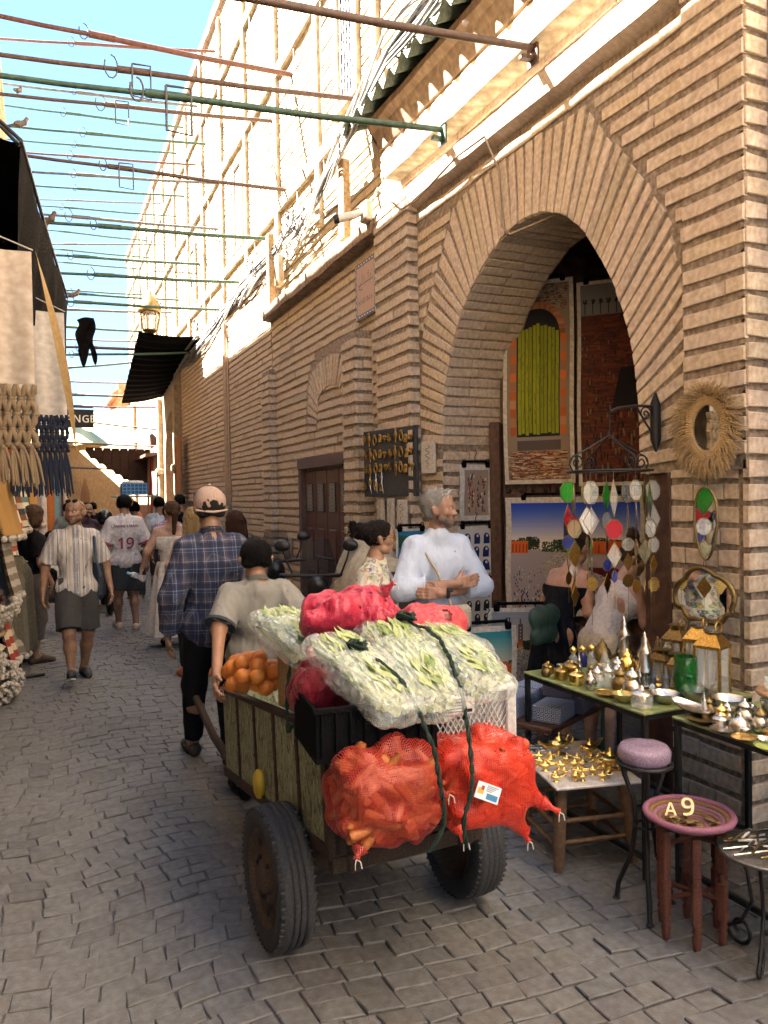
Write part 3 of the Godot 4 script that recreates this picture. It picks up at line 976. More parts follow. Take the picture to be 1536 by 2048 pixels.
	mb = MB.new()
	sdf(mb, [[V(0, 0.08, 0), V(0, 0.12, 0.08), 0.045, 0.042], [V(0, 0.12, 0.08), V(0, 0.2, 0.12), 0.035, 0.027], [V(0, 0.2, 0.12), V(0, 0.195, 0.155), 0.015, 0.004], [V(0, 0.07, -0.02), V(0, 0.03, -0.15), 0.032, 0.012], [V(0.012, 0.06, 0), V(0.012, 0.0, 0.01), 0.006, 0.004], [V(-0.012, 0.06, 0), V(-0.012, 0.0, 0.01), 0.006, 0.004]], 0.009, 0.02)
	obj("body", mb, mat(Color(0.16, 0.12, 0.1), 0.8, "blotch", 0.08), bird)
	for s in [-1, 1]:
		mb = MB.new()
		mb.blob(V(s * 0.04, 0.09, -0.01), V(0.012, 0.035, 0.085), 8, 6, Basis(V(1, 0, 0), -0.35))
		obj("wing", mb, mat(Color(0.1, 0.08, 0.07), 0.8), bird)
	bird.transform = at(V(-0.1, 6.38, -10.6), 100, 0.75)
	copy(bird, at(V(-0.12, 7.42, -11.9), 150, 0.7), "small bird perched beside the left house just above the drilled brown pipe")
	copy(bird, at(V(0.14, 4.42, -8.2), 60, 0.7), "small pale bird perched on the edge of the black awning")
	copy(bird, at(V(0.62, 5.16, -14.0), 80, 0.8), "bird sitting at the end of the awning rail by the hanging dark cloth")

func cables():
	var o := thing("cable_bundle", "thick sagging bundle of grey and black wires strung along the brick facade", "cables")
	var path := [V(3.18, 5.75, -2.6), V(3.1, 5.98, -5.0), V(3.08, 5.95, -6.6), V(3.12, 5.5, -8.0), V(3.25, 5.4, -9.4), V(3.3, 5.3, -10.9), V(3.2, 5.28, -12.8), V(3.25, 5.2, -15.0), V(3.2, 5.05, -17.4), V(3.2, 4.9, -20.0)]
	for k in 26:
		var pts := []
		var ph := rf(0, TAU)
		var rad := rf(0.02, 0.11)
		for i in 46:
			var u := i / 45.0 * (path.size() - 1)
			var j := mini(int(u), path.size() - 2)
			var p: Vector3 = path[j].lerp(path[j + 1], u - j)
			var a := ph + i * 0.22 + sin(i * 0.7 + ph) * 0.6
			var w := rad * (1.0 + 0.7 * sin(i * 0.37 + ph * 2.0))
			pts.append(p + V(cos(a) * w * 0.5, sin(a) * w * 1.2 - (0.05 if i % 9 == 4 else 0.0) * R.randf(), rf(-0.05, 0.05)))
		var mb := MB.new()
		mb.tube(pts, rf(0.007, 0.014), 5, false)
		obj("cable", mb, [M.wire, M.wire2, mat(Color(0.2, 0.19, 0.18), 0.7)][k % 3], o)
	for z in [-6.4, -9.9, -12.0, -16.6]:
		var mb := MB.new()
		for t in 4:
			var pts := []
			for i in 14:
				pts.append(V(3.15 + rf(-0.04, 0.04), 5.55 + (0.35 if z > -7 else -0.1) + 0.14 * sin(i * 0.9 + t), z + 0.14 * cos(i * 0.9 + t * 2)))
			mb.tube(pts, 0.008, 4, false)
		obj("coil", mb, M.wire, o)
	# lone wires that run on down the facade, and the conduit round the arch
	for z in [-9.2, -10.3, -12.6, -13.2, -16.2]:
		var mb := MB.new()
		mb.tube([V(3.4, 5.3, z), V(3.41, 7.0, z - 0.1), V(3.4, 9.0, z - 0.05), V(3.4, 11.1, z - 0.15)], 0.008, 4)
		obj("riser_wire", mb, M.wire2, o)
	rebase(o, V(3.3, 5.3, -10))
	var mb := MB.new()
	mb.tube([V(3.16, 4.72, -7.28), V(3.14, 4.8, -7.0), V(3.13, 4.62, -6.75), V(3.15, 4.42, -6.5), V(3.16, 4.4, -6.2), V(3.17, 4.5, -5.5), V(3.16, 4.47, -5.05), V(3.24, 4.2, -4.98), V(3.25, 3.78, -4.97), V(3.28, 3.7, -4.9), V(3.4, 3.72, -4.4)], 0.009, 5)
	tag(obj("arch_wire", mb, mat(Color(0.3, 0.22, 0.15), 0.7)), "thin tan wire looping from the ledge down over the top of the arch", "wire")
	o = thing("security_camera", "small white security camera on a grey box at the gatehouse corner", "camera", V(3.16, 4.66, -7.3), 0)
	mb = MB.new()
	mb.box(V(-0.03, 0, 0.02), V(0.08, 0.2, 0.16), Basis(), 0.012)
	obj("mounting_box", mb, mat(Color(0.33, 0.27, 0.2), 0.7), o)
	mb = MB.new()
	mb.tube([V(-0.07, 0, 0), V(-0.14, -0.03, -0.02), V(-0.3, -0.07, -0.08)], [0.03, 0.04, 0.045], 10)
	obj("housing", mb, M.white, o)
	mb = MB.new()
	mb.tube([V(-0.295, -0.069, -0.078), V(-0.34, -0.08, -0.094)], [0.047, 0.044], 10)
	obj("lens", mb, M.dark, o)
	for p in [[3.22, 5.08, -8.1, 0.9, "weathered wooden post carrying the cable bundle above the street sign"], [3.22, 5.1, -11.1, 1.1, "pale wooden post at the left end of the concrete lintel, under the cables"]]:
		mb = MB.new()
		mb.box(V(p[0], p[1], p[2]), V(0.1, p[3], 0.13), yaw(rf(-8, 8)), 0.012)
		tag(obj("cable_post", mb, mat(Color(0.4, 0.28, 0.16), 0.85, "blotch", 0.4)), p[4], "post")
	mb = MB.new()
	mb.box(V(3.2, 4.98, -10.6), V(0.1, 0.44, 0.16), Basis(), 0.02)
	tag(obj("junction_box", mb, M.plaster), "flat pale junction box standing on the concrete lintel", "box")
	# street-name tiles, above the door
	o = thing("street_name_plaque", "tiled street name plaque with a blue and white border and dark script", "sign", V(3.265, 3.98, -7.6))
	var p2 := pic(200, 256, func(im: Image):
		im.fill(Color(0.66, 0.53, 0.44))
		var bl := Color(0.2, 0.22, 0.34)
		var wh := Color(0.82, 0.8, 0.78)
		for k in 8:
			for e in [0, 236]:
				im.fill_rect(Rect2i(k * 26, e, 24, 20), bl)
				im.fill_rect(Rect2i(k * 26 + 6, e + 6, 12, 7), wh)
		for k in 9:
			for e in [0, 184]:
				im.fill_rect(Rect2i(e, k * 29, 16, 27), bl)
				im.fill_rect(Rect2i(e + 5, k * 29 + 4, 5, 18), wh)
		var ink := Color(0.22, 0.17, 0.17)
		var stroke := func(pts: Array, w: int):
			for i in pts.size() - 1:
				for s in 40:
					var q: Vector2 = pts[i].lerp(pts[i + 1], s / 40.0)
					im.fill_rect(Rect2i(int(q.x), int(q.y), w, w), ink)
		var base := 100
		for k in 7:
			var x := 170 - k * 20
			stroke.call([Vector2(x, base - 38 * (k % 3) / 2.0 - 6), Vector2(x - 3, base), Vector2(x - 20, base + 2)], 4)
			im.fill_rect(Rect2i(x - 8, base + (14 if k % 2 else -34), 5, 5), ink)
		stroke.call([Vector2(52, 92), Vector2(36, 118), Vector2(70, 126)], 4)
		for k in 9:
			var x := 32 + k * 15
			stroke.call([Vector2(x, 168), Vector2(x, 190)], 3)
			if k % 3 != 1:
				stroke.call([Vector2(x, 168 if k % 2 else 179), Vector2(x + 9, 168 if k % 2 else 179), Vector2(x + 9, 190)], 3)
	)
	mb = MB.new()
	mb.q(V(-0.022, 0.3, 0.28), V(-0.022, 0.3, -0.28), V(-0.022, -0.3, -0.28), V(-0.022, -0.3, 0.28), V(-1, 0, 0))
	mb.uv = PackedVector2Array([Vector2(1, 0), Vector2(0, 0), Vector2(0, 1), Vector2(1, 1)])
	obj("tile_face", mb, printed(p2, 0.5), o)
	mb = MB.new()
	mb.box(V(0, 0, 0), V(0.04, 0.61, 0.57), Basis(), 0.004)
	obj("tile_back", mb, M.plaster, o)

func lantern_far():
	var o := thing("hanging_lantern", "big pierced brass lantern hanging from the facade above the black corrugated awning", "lantern", V(2.35, 5.9, -17.6))
	var mb := MB.new()
	mb.lathe([[0.0, 0.5], [0.03, 0.48], [0.04, 0.4], [0.1, 0.34], [0.2, 0.22], [0.25, 0.08], [0.26, 0.0], [0.22, -0.02]], 12)
	obj("dome", mb, M.oldbrass, o)
	mb = MB.new()
	for k in 6:
		var a := k * TAU / 6
		mb.tube([V(cos(a) * 0.21, 0, sin(a) * 0.21), V(cos(a) * 0.16, -0.4, sin(a) * 0.16)], 0.015, 5)
	mb.lathe([[0.0, -0.52], [0.08, -0.47], [0.17, -0.42], [0.17, -0.39], [0.0, -0.38]], 12)
	obj("cage", mb, M.oldbrass, o)
	mb = MB.new()
	mb.lathe([[0.2, -0.01], [0.15, -0.4]], 6)
	obj("pane", mb, M.glass, o)
	mb = MB.new()
	mb.tube([V(0, 0.48, 0), V(0, 0.9, 0), V(1.05, 0.95, 0)], 0.015, 5)
	obj("bracket_arm", mb, M.iron, o)

func sheet(f: Callable, nu: int, nv: int, thick := 0.006) -> MB:  # cloth with two faces
	var mb := MB.new()
	mb.grid(f, nu, nv)
	mb.grid(func(u, w): return f.call(u, w) + V(0, 0, -thick), nu, nv)
	return mb

func awnings():
	var mb := sheet(func(u, w):  # black tarp over the stalls, its flap hanging in folds
		var z := lerpf(-6.2, -11.3, u)
		var x := lerpf(-0.05, 0.44, u)
		var y := lerpf(4.36, 4.5, u) + 0.06 * sin(u * 19.0)
		if w < 0.4:
			return V(lerpf(-0.45, x, w / 0.4), y + 0.35 - 0.35 * w / 0.4 - 0.12 * sin(w / 0.4 * PI), z)
		var d = (w - 0.4) / 0.6
		return V(x + d * 0.02 + 0.05 * sin(u * 31.0 + d * 2) * d - 0.12 * d, y - d * (0.95 + 0.12 * sin(u * 9.0) + 0.05 * sin(u * 40.0)), z + 0.04 * sin(u * 53) * d), 120, 24)
	tag(obj("black_awning", mb, M.tarp), "black tarpaulin awning draped along the stalls on the left", "awning")
	mb = MB.new()
	mb.tube([V(-0.42, 4.72, -6.25), V(-0.05, 4.4, -6.25)], 0.015, 6)
	for k in 5:
		var u := k / 4.0
		mb.tube([V(-0.42, 4.72 + u * 0.1, -6.25 - 5.0 * u), V(lerpf(-0.06, 0.42, u), 4.36 + u * 0.15, -6.25 - 5.0 * u)], 0.014, 6)
	mb.tube([V(-0.05, 4.38, -6.2), V(0.15, 4.43, -8.4), V(0.43, 4.52, -11.3)], 0.016, 6)
	tag(obj("awning_frame", mb, M.iron), "thin iron frame that carries the black tarpaulin awning", "frame")
	mb = sheet(func(u, w):
		return V(lerpf(0.62, 0.86, u) + 0.03 * sin(w * 9), 4.6 - w * lerpf(0.45, 0.75, absf(sin(u * 5.0))), -13.0 + u * 0.3 + 0.1 * sin(w * 5 + u * 4)), 16, 14)
	tag(obj("hanging_cloth", mb, M.tarp), "dark torn cloth hanging from a hook at the end of the black awning", "cloth")
	# black corrugated sheet projecting from the right
	var c := [V(2.03, 5.32, -17.0), V(3.4, 5.3, -16.9), V(3.4, 4.72, -22.0), V(2.14, 4.42, -22.0)]
	mb = MB.new()
	for s in [0.0, 0.015]:
		mb.grid(func(u, w):
			var p: Vector3 = c[0].lerp(c[1], u).lerp(c[3].lerp(c[2], u), w)
			return p + V(0, 0.02 * sin(w * 80.0) + s - 0.06 * sin(u * PI), 0), 6, 120)
	tag(obj("corrugated_awning", mb, M.black), "black corrugated awning projecting from the right-hand facade", "awning")
	mb = sheet(func(u, w): return V(1.0 + 2.2 * u, 3.75 - 0.35 * sin(u * PI) * (1.0 - w * 0.5) + w * 0.35 + 0.04 * sin(u * 21), -24.0 - w * 1.6), 24, 8)
	tag(obj("green_net_canopy", mb, mat(Color(0.1, 0.24, 0.22), 0.7, "blotch", 0.5)), "sagging green shade net strung between the far overhead pipes", "canopy")
	# scalloped wooden canopy far right
	mb = MB.new()
	var pp := PackedVector2Array([Vector2(0, 0), Vector2(2.3, 0), Vector2(2.3, -1.65)])
	for k in 9:
		var q := Vector2(2.15 - k * 0.24, -1.5 + k * 0.165)
		pp.append_array([q + Vector2(0.06, -0.09), q + Vector2(-0.06, -0.09), q + Vector2(-0.12, 0.02)])
	mb.prism(pp, 0, 0.06, Transform3D(Basis(), V(1.35, 3.35, -25.5)))
	var o := thing("scalloped_canopy", "dark brown plank canopy with a scalloped lower edge at the far right", "canopy")
	obj("valance", mb, mat(Color(0.05, 0.025, 0.02), 0.7, "blotch", 0.4), o)
	for k in 9:
		mb = MB.new()
		var x := 1.5 + k * 0.25
		mb.box(V(x, 3.38 - 0.8 * k / 8.0, -25.42), V(0.23, 0.1 + 1.5 * k / 8.0, 0.03), Basis(), 0.004)
		obj("plank", mb, mat(Color(0.075, 0.04, 0.032), 0.7, "blotch", 0.4), o)
	rebase(o, V(3.3, 3.0, -25.5))
	o = thing("change_sign", "black hanging sign with white capital letters reading CHANGE", "sign", V(0.58, 3.22, -14.6), 0)
	mb = MB.new()
	mb.box(Vector3.ZERO, V(0.72, 0.32, 0.05), Basis(), 0.006)
	obj("board", mb, M.dark, o)
	var tm := TextMesh.new()
	tm.text = "CHANGE"
	tm.font_size = 32
	tm.pixel_size = 0.0056
	tm.depth = 0.006
	var l := obj("lettering", tm, mat(Color(0.75, 0.72, 0.62), 0.6), o)
	l.position = V(0.02, 0, 0.029)
	mb = MB.new()
	mb.tube([V(-1.05, 0.2, 0), V(0.35, 0.2, 0)], 0.014, 6)
	obj("bracket", mb, M.iron, o)

func tassel(mb: MB, p: Vector3, l: float, r: float, lean := 0.0):
	mb.blob(p, V(r * 0.7, r * 0.8, r * 0.7), 8, 5)
	for k in 9:
		var a := k * 2.4
		var w := r * (0.25 + 0.75 * (k % 3) / 2.0)
		var e := p + V(cos(a) * w * 1.5 + lean, -l * rf(0.88, 1.05), sin(a) * w * 1.5)
		mb.tube([p + V(cos(a) * w * 0.4, -r * 0.3, sin(a) * w * 0.4), p.lerp(e, 0.35) + V(cos(a) * w * 0.5, 0, sin(a) * w * 0.5), e], [r * 0.3, r * 0.38, r * 0.22], 5, false)
func throw_hung(called: String, label: String, p: Vector3, w: float, h: float, knot_h: float, cloth: Material, yarn: Material, rows: int, n: int, tl: float, deg: float):
	var o := thing(called, label, "throw", p, deg, "")
	var mb := sheet(func(u, v): return V(w * (u - 1.0), -h * v, 0.018 * sin(u * 14.0 + 0.6) * (0.4 + v) + 0.05 * v), 30, 10)
	obj("cloth", mb, cloth, o)
	var cell := w / n
	for k in n:  # knotted fringe: strands that part and meet again in knots, then a tassel
		mb = MB.new()
		for r in rows:
			var y0 := -h - knot_h * r / rows
			var y1 := -h - knot_h * (r + 1) / rows
			var sh := 0.5 if r % 2 else 0.0
			var x := -w + (k + 0.5) * cell
			for s in [-1, 1]:
				for t in [-0.018, 0.012]:
					mb.tube([V(x + s * cell * (0.5 - sh) * 0.96, y0 - 0.01, 0.05 + t), V(x + s * cell * 0.36, (y0 + y1) / 2, 0.065 + t), V(x + s * cell * sh * 0.96, y1 + 0.01, 0.05 + t)], [0.3 * cell, 0.42 * cell, 0.3 * cell], 6, false)
			mb.blob(V(x + (cell * 0.5 if r % 2 else 0.0), y1, 0.055), V(0.5, 0.42, 0.5) * cell, 8, 6)
		tassel(mb, V(-w + (k + 0.5) * cell, -h - knot_h - 0.02, 0.055), tl * rf(0.92, 1.06), 0.55 * cell, 0.03 * k / n)
		obj("knotted_tassel", mb, yarn, o)
	mb = MB.new()
	mb.tube([V(-w - 0.05, 0.0, 0.01), V(-w * 0.5, 0.12, 0.01), V(0.01, 0.01, 0.01)], 0.006, 5)
	mb.tube([V(-w * 0.5, 0.12, 0.01), V(-w * 0.5 - 0.02, 0.2, 0.01), V(-w * 0.5, 0.25, 0.01)], 0.005, 5)
	obj("hanger", mb, M.wire2, o)

func drape(label: String, p: Vector3, w: float, l: float, deg: float, m: Material, group := "blankets draped over the stall rails"):  # a blanket over a rail: hangs down both ways with a fringe of pom-poms
	var o := thing("draped_blanket", label, "blanket", p, deg, group)
	var ph := rf(0, 6)
	var edge := func(u: float, v: float) -> Vector3:
		var s := (v - 0.25) * l / 0.75
		var y := -absf(s) if absf(s) > 0.05 else -s * s * 10.0 - 0.025
		return V((u - 0.5) * w * (1.0 + 0.06 * v), y, clampf(s, -0.05, 0.05) + 0.02 * sin(u * 15.0 + ph) * v + 0.18 * v * v * l)
	var mb := sheet(edge, 18, 16, 0.012)
	obj("cloth", mb, m, o)
	mb = MB.new()
	for k in 7:
		mb.blob(edge.call(k / 6.0, 1.0) - V(0, 0.03, 0), V(0.03, 0.03, 0.03) * rf(0.8, 1.2), 6, 4)
	obj("pom_pom_fringe", mb, M.wool, o)

func left_stalls():
	M.wool = mat(Color(0.62, 0.56, 0.48), 0.95, "cloud", 0.1, "grain", 0.5)
	M.linen = mat(Color(0.5, 0.42, 0.35), 0.95, "cloud", 0.6, "grain", 0.12)
	throw_hung("beige_throw", "beige linen throw with a thick knotted tan fringe, nearest on the left", V(0.0, 3.52, -6.0), 0.6, 0.94, 0.42, M.linen, mat(Color(0.27, 0.19, 0.11), 0.95, "cloud", 0.05, "grain", 0.3), 4, 10, 0.27, 0)
	throw_hung("white_throw", "off-white throw with a knotted navy fringe, behind the beige throw", V(0.27, 3.56, -8.0), 0.5, 0.98, 0.34, mat(Color(0.6, 0.55, 0.5), 0.95, "cloud", 0.6, "grain", 0.12), mat(Color(0.012, 0.016, 0.035), 0.95, "", 1, "grain", 0.3), 4, 11, 0.4, 4)
	var mb := sheet(func(u, v): return V(0.03 + 0.3 * v + 0.075 * u * sin(v * PI), 3.72 - v * 1.55, -6.6 - v * 0.8 - u * 0.08), 3, 10)
	tag(obj("hanging_strap", mb, mat(Color(0.42, 0.28, 0.12), 0.7, "cloud", 0.3)), "long tan leather strap hanging between the beige and the white throw", "strap")
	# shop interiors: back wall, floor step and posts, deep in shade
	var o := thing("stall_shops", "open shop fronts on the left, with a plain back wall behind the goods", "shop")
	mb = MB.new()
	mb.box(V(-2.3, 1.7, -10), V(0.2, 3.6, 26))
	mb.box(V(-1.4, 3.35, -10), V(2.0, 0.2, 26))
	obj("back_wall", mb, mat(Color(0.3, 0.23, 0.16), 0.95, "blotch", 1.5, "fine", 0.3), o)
	for z in [-1.5, -4.3, -7.2, -10.4, -14.0, -18.0]:
		mb = MB.new()
		mb.box(V(-0.55, 1.65, z), V(0.22, 3.3, 0.24), Basis(), 0.015)
		obj("post", mb, M.plaster, o)
	rebase(o, V(-1.4, 0, -10))
	# clothes rail with hung tunics
	o = thing("clothes_rail", "dark iron clothes rail with a beaded strap, in front of the woman in black", "rail", V(-0.3, 0, -8.2))
	mb = MB.new()
	mb.tube([V(-0.9, 1.28, 0.9), V(0.12, 1.22, -0.25)], 0.016, 6)
	mb.tube([V(0.1, 1.22, -0.2), V(0.1, 0.0, -0.2)], 0.014, 6)
	mb.tube([V(-0.05, 0.02, -0.15), V(0.32, 0.02, -0.26)], 0.016, 6)
	obj("bar", mb, M.iron, o)
	mb = MB.new()
	for k in 40:
		mb.blob(V(0.14 + 0.015 * sin(k * 0.8), 1.2 - k * 0.022, -0.24 + 0.01 * k * 0.1), V(0.009, 0.009, 0.009), 5, 4)
	obj("beaded_strap", mb, mat(Color(0.2, 0.19, 0.18), 0.4), o)
	var cl := [[Color(0.12, 0.105, 0.075), "olive grey tunic hanging at the street end of the clothes rail"], [Color(0.17, 0.15, 0.11), "pale olive tunic second on the clothes rail"], [Color(0.25, 0.3, 0.37), "pale blue shirt third on the clothes rail"], [Color(0.05, 0.05, 0.055), "charcoal tunic hanging behind the pale blue shirt"], [Color(0.2, 0.19, 0.18), "light grey tunic at the inner end of the clothes rail"], [Color(0.1, 0.075, 0.07), "dark brown tunic at the left edge of the clothes rail"]]
	for k in cl.size():
		var g := thing("hanging_tunic", cl[k][1], "garment", V(-0.2 - k * 0.085, 1.22, -8.4 + k * 0.095), 48 + rf(-6, 6), "garments on the clothes rail")
		var ph := rf(0, 6)
		mb = MB.new()
		mb.grid(func(u, v):
			var a: float = u * TAU
			var wd = lerpf(0.07, 0.2, minf(v * 6.0, 1.0)) + 0.05 * v
			return V(cos(a) * (wd + 0.012 * sin(a * 9 + ph) * v), -v * (0.95 + 0.06 * sin(k * 2.0)), sin(a) * (0.025 + 0.03 * v + 0.02 * sin(a * 5 + ph) * v)), 36, 14, true)
		obj("cloth", mb, mat(cl[k][0], 0.95, "cloud", 0.3, "fine", 0.1), g)
		mb = MB.new()
		mb.tube([V(0, 0.05, 0), V(0, -0.01, 0), V(0.15, -0.06, 0)], 0.005, 4)
		mb.tube([V(0, -0.01, 0), V(-0.15, -0.06, 0)], 0.005, 4)
		obj("hanger", mb, M.wire2, g)
	# white pom-pom blankets heaped low at the corner
	o = thing("pom_pom_heap", "heap of cream blankets edged with fluffy white pom-poms at the left edge", "blankets", V(-0.62, 0, -7.6))
	for k in 6:
		mb = MB.new()
		mb.blob(V(-0.1, 0.09 + k * 0.13, 0.0), V(0.42, 0.075, 0.5), 14, 6, yaw(k * 9))
		obj("blanket", mb, mat([Color(0.6, 0.53, 0.44), Color(0.42, 0.31, 0.2), Color(0.62, 0.58, 0.5)][k % 3], 0.95, "cloud", 0.3, "grain", 0.3), o)
	mb = MB.new()
	for k in 1500:
		var y := rf(0.03, 0.88)
		var a := rf(-1.9, 1.2)
		var r := 0.36 + 0.1 * sin(y * 9.0) + rf(-0.03, 0.03)
		mb.blob(V(cos(a) * r - 0.02, y, sin(a) * (r + 0.1)), Vector3.ONE * rf(0.009, 0.022), 5, 4)
	obj("pom_poms", mb, M.wool, o, "stuff")
	# blankets over the stall rails, striped and plain
	var stripes := func(c: Array) -> StandardMaterial3D:
		var t := pic(8, 128, func(im: Image):
			for y in 128:
				var q: Color = c[(y / 9) % c.size()]
				for x in 8:
					im.set_pixel(x, y, q))
		return printed(t, 0.95)
	var kinds := [[Color(0.75, 0.68, 0.58), Color(0.55, 0.2, 0.15)], [Color(0.8, 0.76, 0.7), Color(0.35, 0.45, 0.42)], [Color(0.5, 0.3, 0.18), Color(0.78, 0.7, 0.6), Color(0.2, 0.2, 0.24)], [Color(0.85, 0.82, 0.76), Color(0.7, 0.35, 0.3), Color(0.85, 0.82, 0.76)], [Color(0.6, 0.45, 0.24)], [Color(0.6, 0.56, 0.5), Color(0.42, 0.37, 0.32)]]
	var names := ["red and cream striped", "sage and white striped", "brown and black striped", "cream blanket with thin red stripes", "mustard yellow", "grey striped"]
	var ms := []
	for k in kinds:
		ms.append(stripes.call(k))
	for k in 24:
		var row := k / 8
		var z := -7.9 - (k % 8) * 0.42
		drape("%s blanket %s on the stall, %s" % [names[(k * 5 + row) % 6].replace(" blanket", ""), ["low", "at waist height", "high up"][row], ["by the pom-pom heap", "second along", "third along", "behind the clothes rail", "behind the woman in black", "just past the woman in black", "by the seated boy", "farthest along"][k % 8]], V(-0.4 + 0.02 * row + rf(-0.04, 0.04) + 0.03 * (k % 8), [0.95, 1.5, 2.15][row] + rf(-0.05, 0.05), z), 0.4, [0.7, 0.6, 0.65][row], 78 + rf(-8, 8), ms[(k * 5 + row) % 6])
	# bright textiles hung farther along on the left
	var far := [[Color(0.6, 0.05, 0.05), "red"], [Color(0.7, 0.65, 0.6), "white"], [Color(0.62, 0.2, 0.05), "orange"], [Color(0.25, 0.42, 0.45), "pale turquoise"], [Color(0.62, 0.15, 0.2), "pink"], [Color(0.55, 0.35, 0.12), "ochre"], [Color(0.1, 0.03, 0.03), "dark maroon"], [Color(0.62, 0.55, 0.45), "cream"]]
	for k in 8:
		mb = sheet(func(u, v): return V((u - 0.5) * 0.5, -v * 1.5, 0.03 * sin(u * 16.0 + k) * (0.3 + v)), 16, 6)
		var t := obj("hanging_textile", mb, mat(far[k][0], 0.95, "cloud", 0.4))
		t.position = V(-0.25 + 0.16 * (k % 4) + 0.3 * (k / 4), 2.75 - 0.15 * (k % 3), -15.5 - 1.1 * k)
		tag(t, "%s textile hung up by the left stalls farther down the alley" % far[k][1], "textile", "bright textiles hung along the far left stalls")
	# rugs hung at the right, far along
	var rug := [[Color(0.5, 0.2, 0.05), -18.9, 1.8, "orange ochre rug hung beside the beige arched doorway"], [Color(0.55, 0.5, 0.45), -22.9, 1.6, "white runner rug hung past the arched doorway"], [Color(0.3, 0.05, 0.05), -23.6, 1.7, "dark red rug hung past the arched doorway"], [Color(0.28, 0.2, 0.15), -24.3, 1.5, "brown rug hung at the salmon shop front"]]
	for k in rug:
		mb = sheet(func(u, v): return V(-0.02 - 0.08 * v + 0.012 * sin(u * 12), -v * 2.6, (u - 0.5) * 0.6), 8, 10)
		var t := obj("hanging_rug", mb, mat(k[0], 0.95, "blotch", 0.25))
		t.position = V(3.14, 3.3, k[1])
		tag(t, k[3], "rug")
	var rp := thing("leaning_panels", "dark carved wooden panels leaning at the foot of the plain wall", "panels", V(3.1, 0, -16.6))
	for k in 3:
		mb = MB.new()
		mb.box(V(0.02 * k, 0.95, 0.6 - k * 0.62), V(0.05, 1.9, 0.55), Basis(V(0, 0, 1), -0.08), 0.01)
		for j in 5:
			mb.box(V(-0.035 + 0.02 * k - 0.015 * (j - 2), 0.35 + j * 0.32, 0.6 - k * 0.62), V(0.03, 0.2, 0.38), Basis(V(0, 0, 1), -0.08), 0.012)
		obj("panel", mb, mat([Color(0.06, 0.035, 0.025), Color(0.2, 0.16, 0.13), Color(0.09, 0.06, 0.05)][k], 0.8, "dirt", 0.2), rp)

func net_tex(cover: float) -> ImageTexture:
	return pic(48, 48, func(im: Image):
		im.fill(Color(1, 1, 1, 0))
		var w := int(48 * cover / 2.0)
		for i in 2:
			im.fill_rect(Rect2i(i * 24, 0, w, 48), Color(1, 1, 1, 1))
			im.fill_rect(Rect2i(0, i * 24, 48, w), Color(0.8, 0.8, 0.8, 1)))
func netm(c: Color, cover: float, size: float) -> StandardMaterial3D:
	var m := mat(c, 0.45)
	m.rim_enabled = true
	m.rim = 0.5
	return hole(m, net_tex(cover), size)

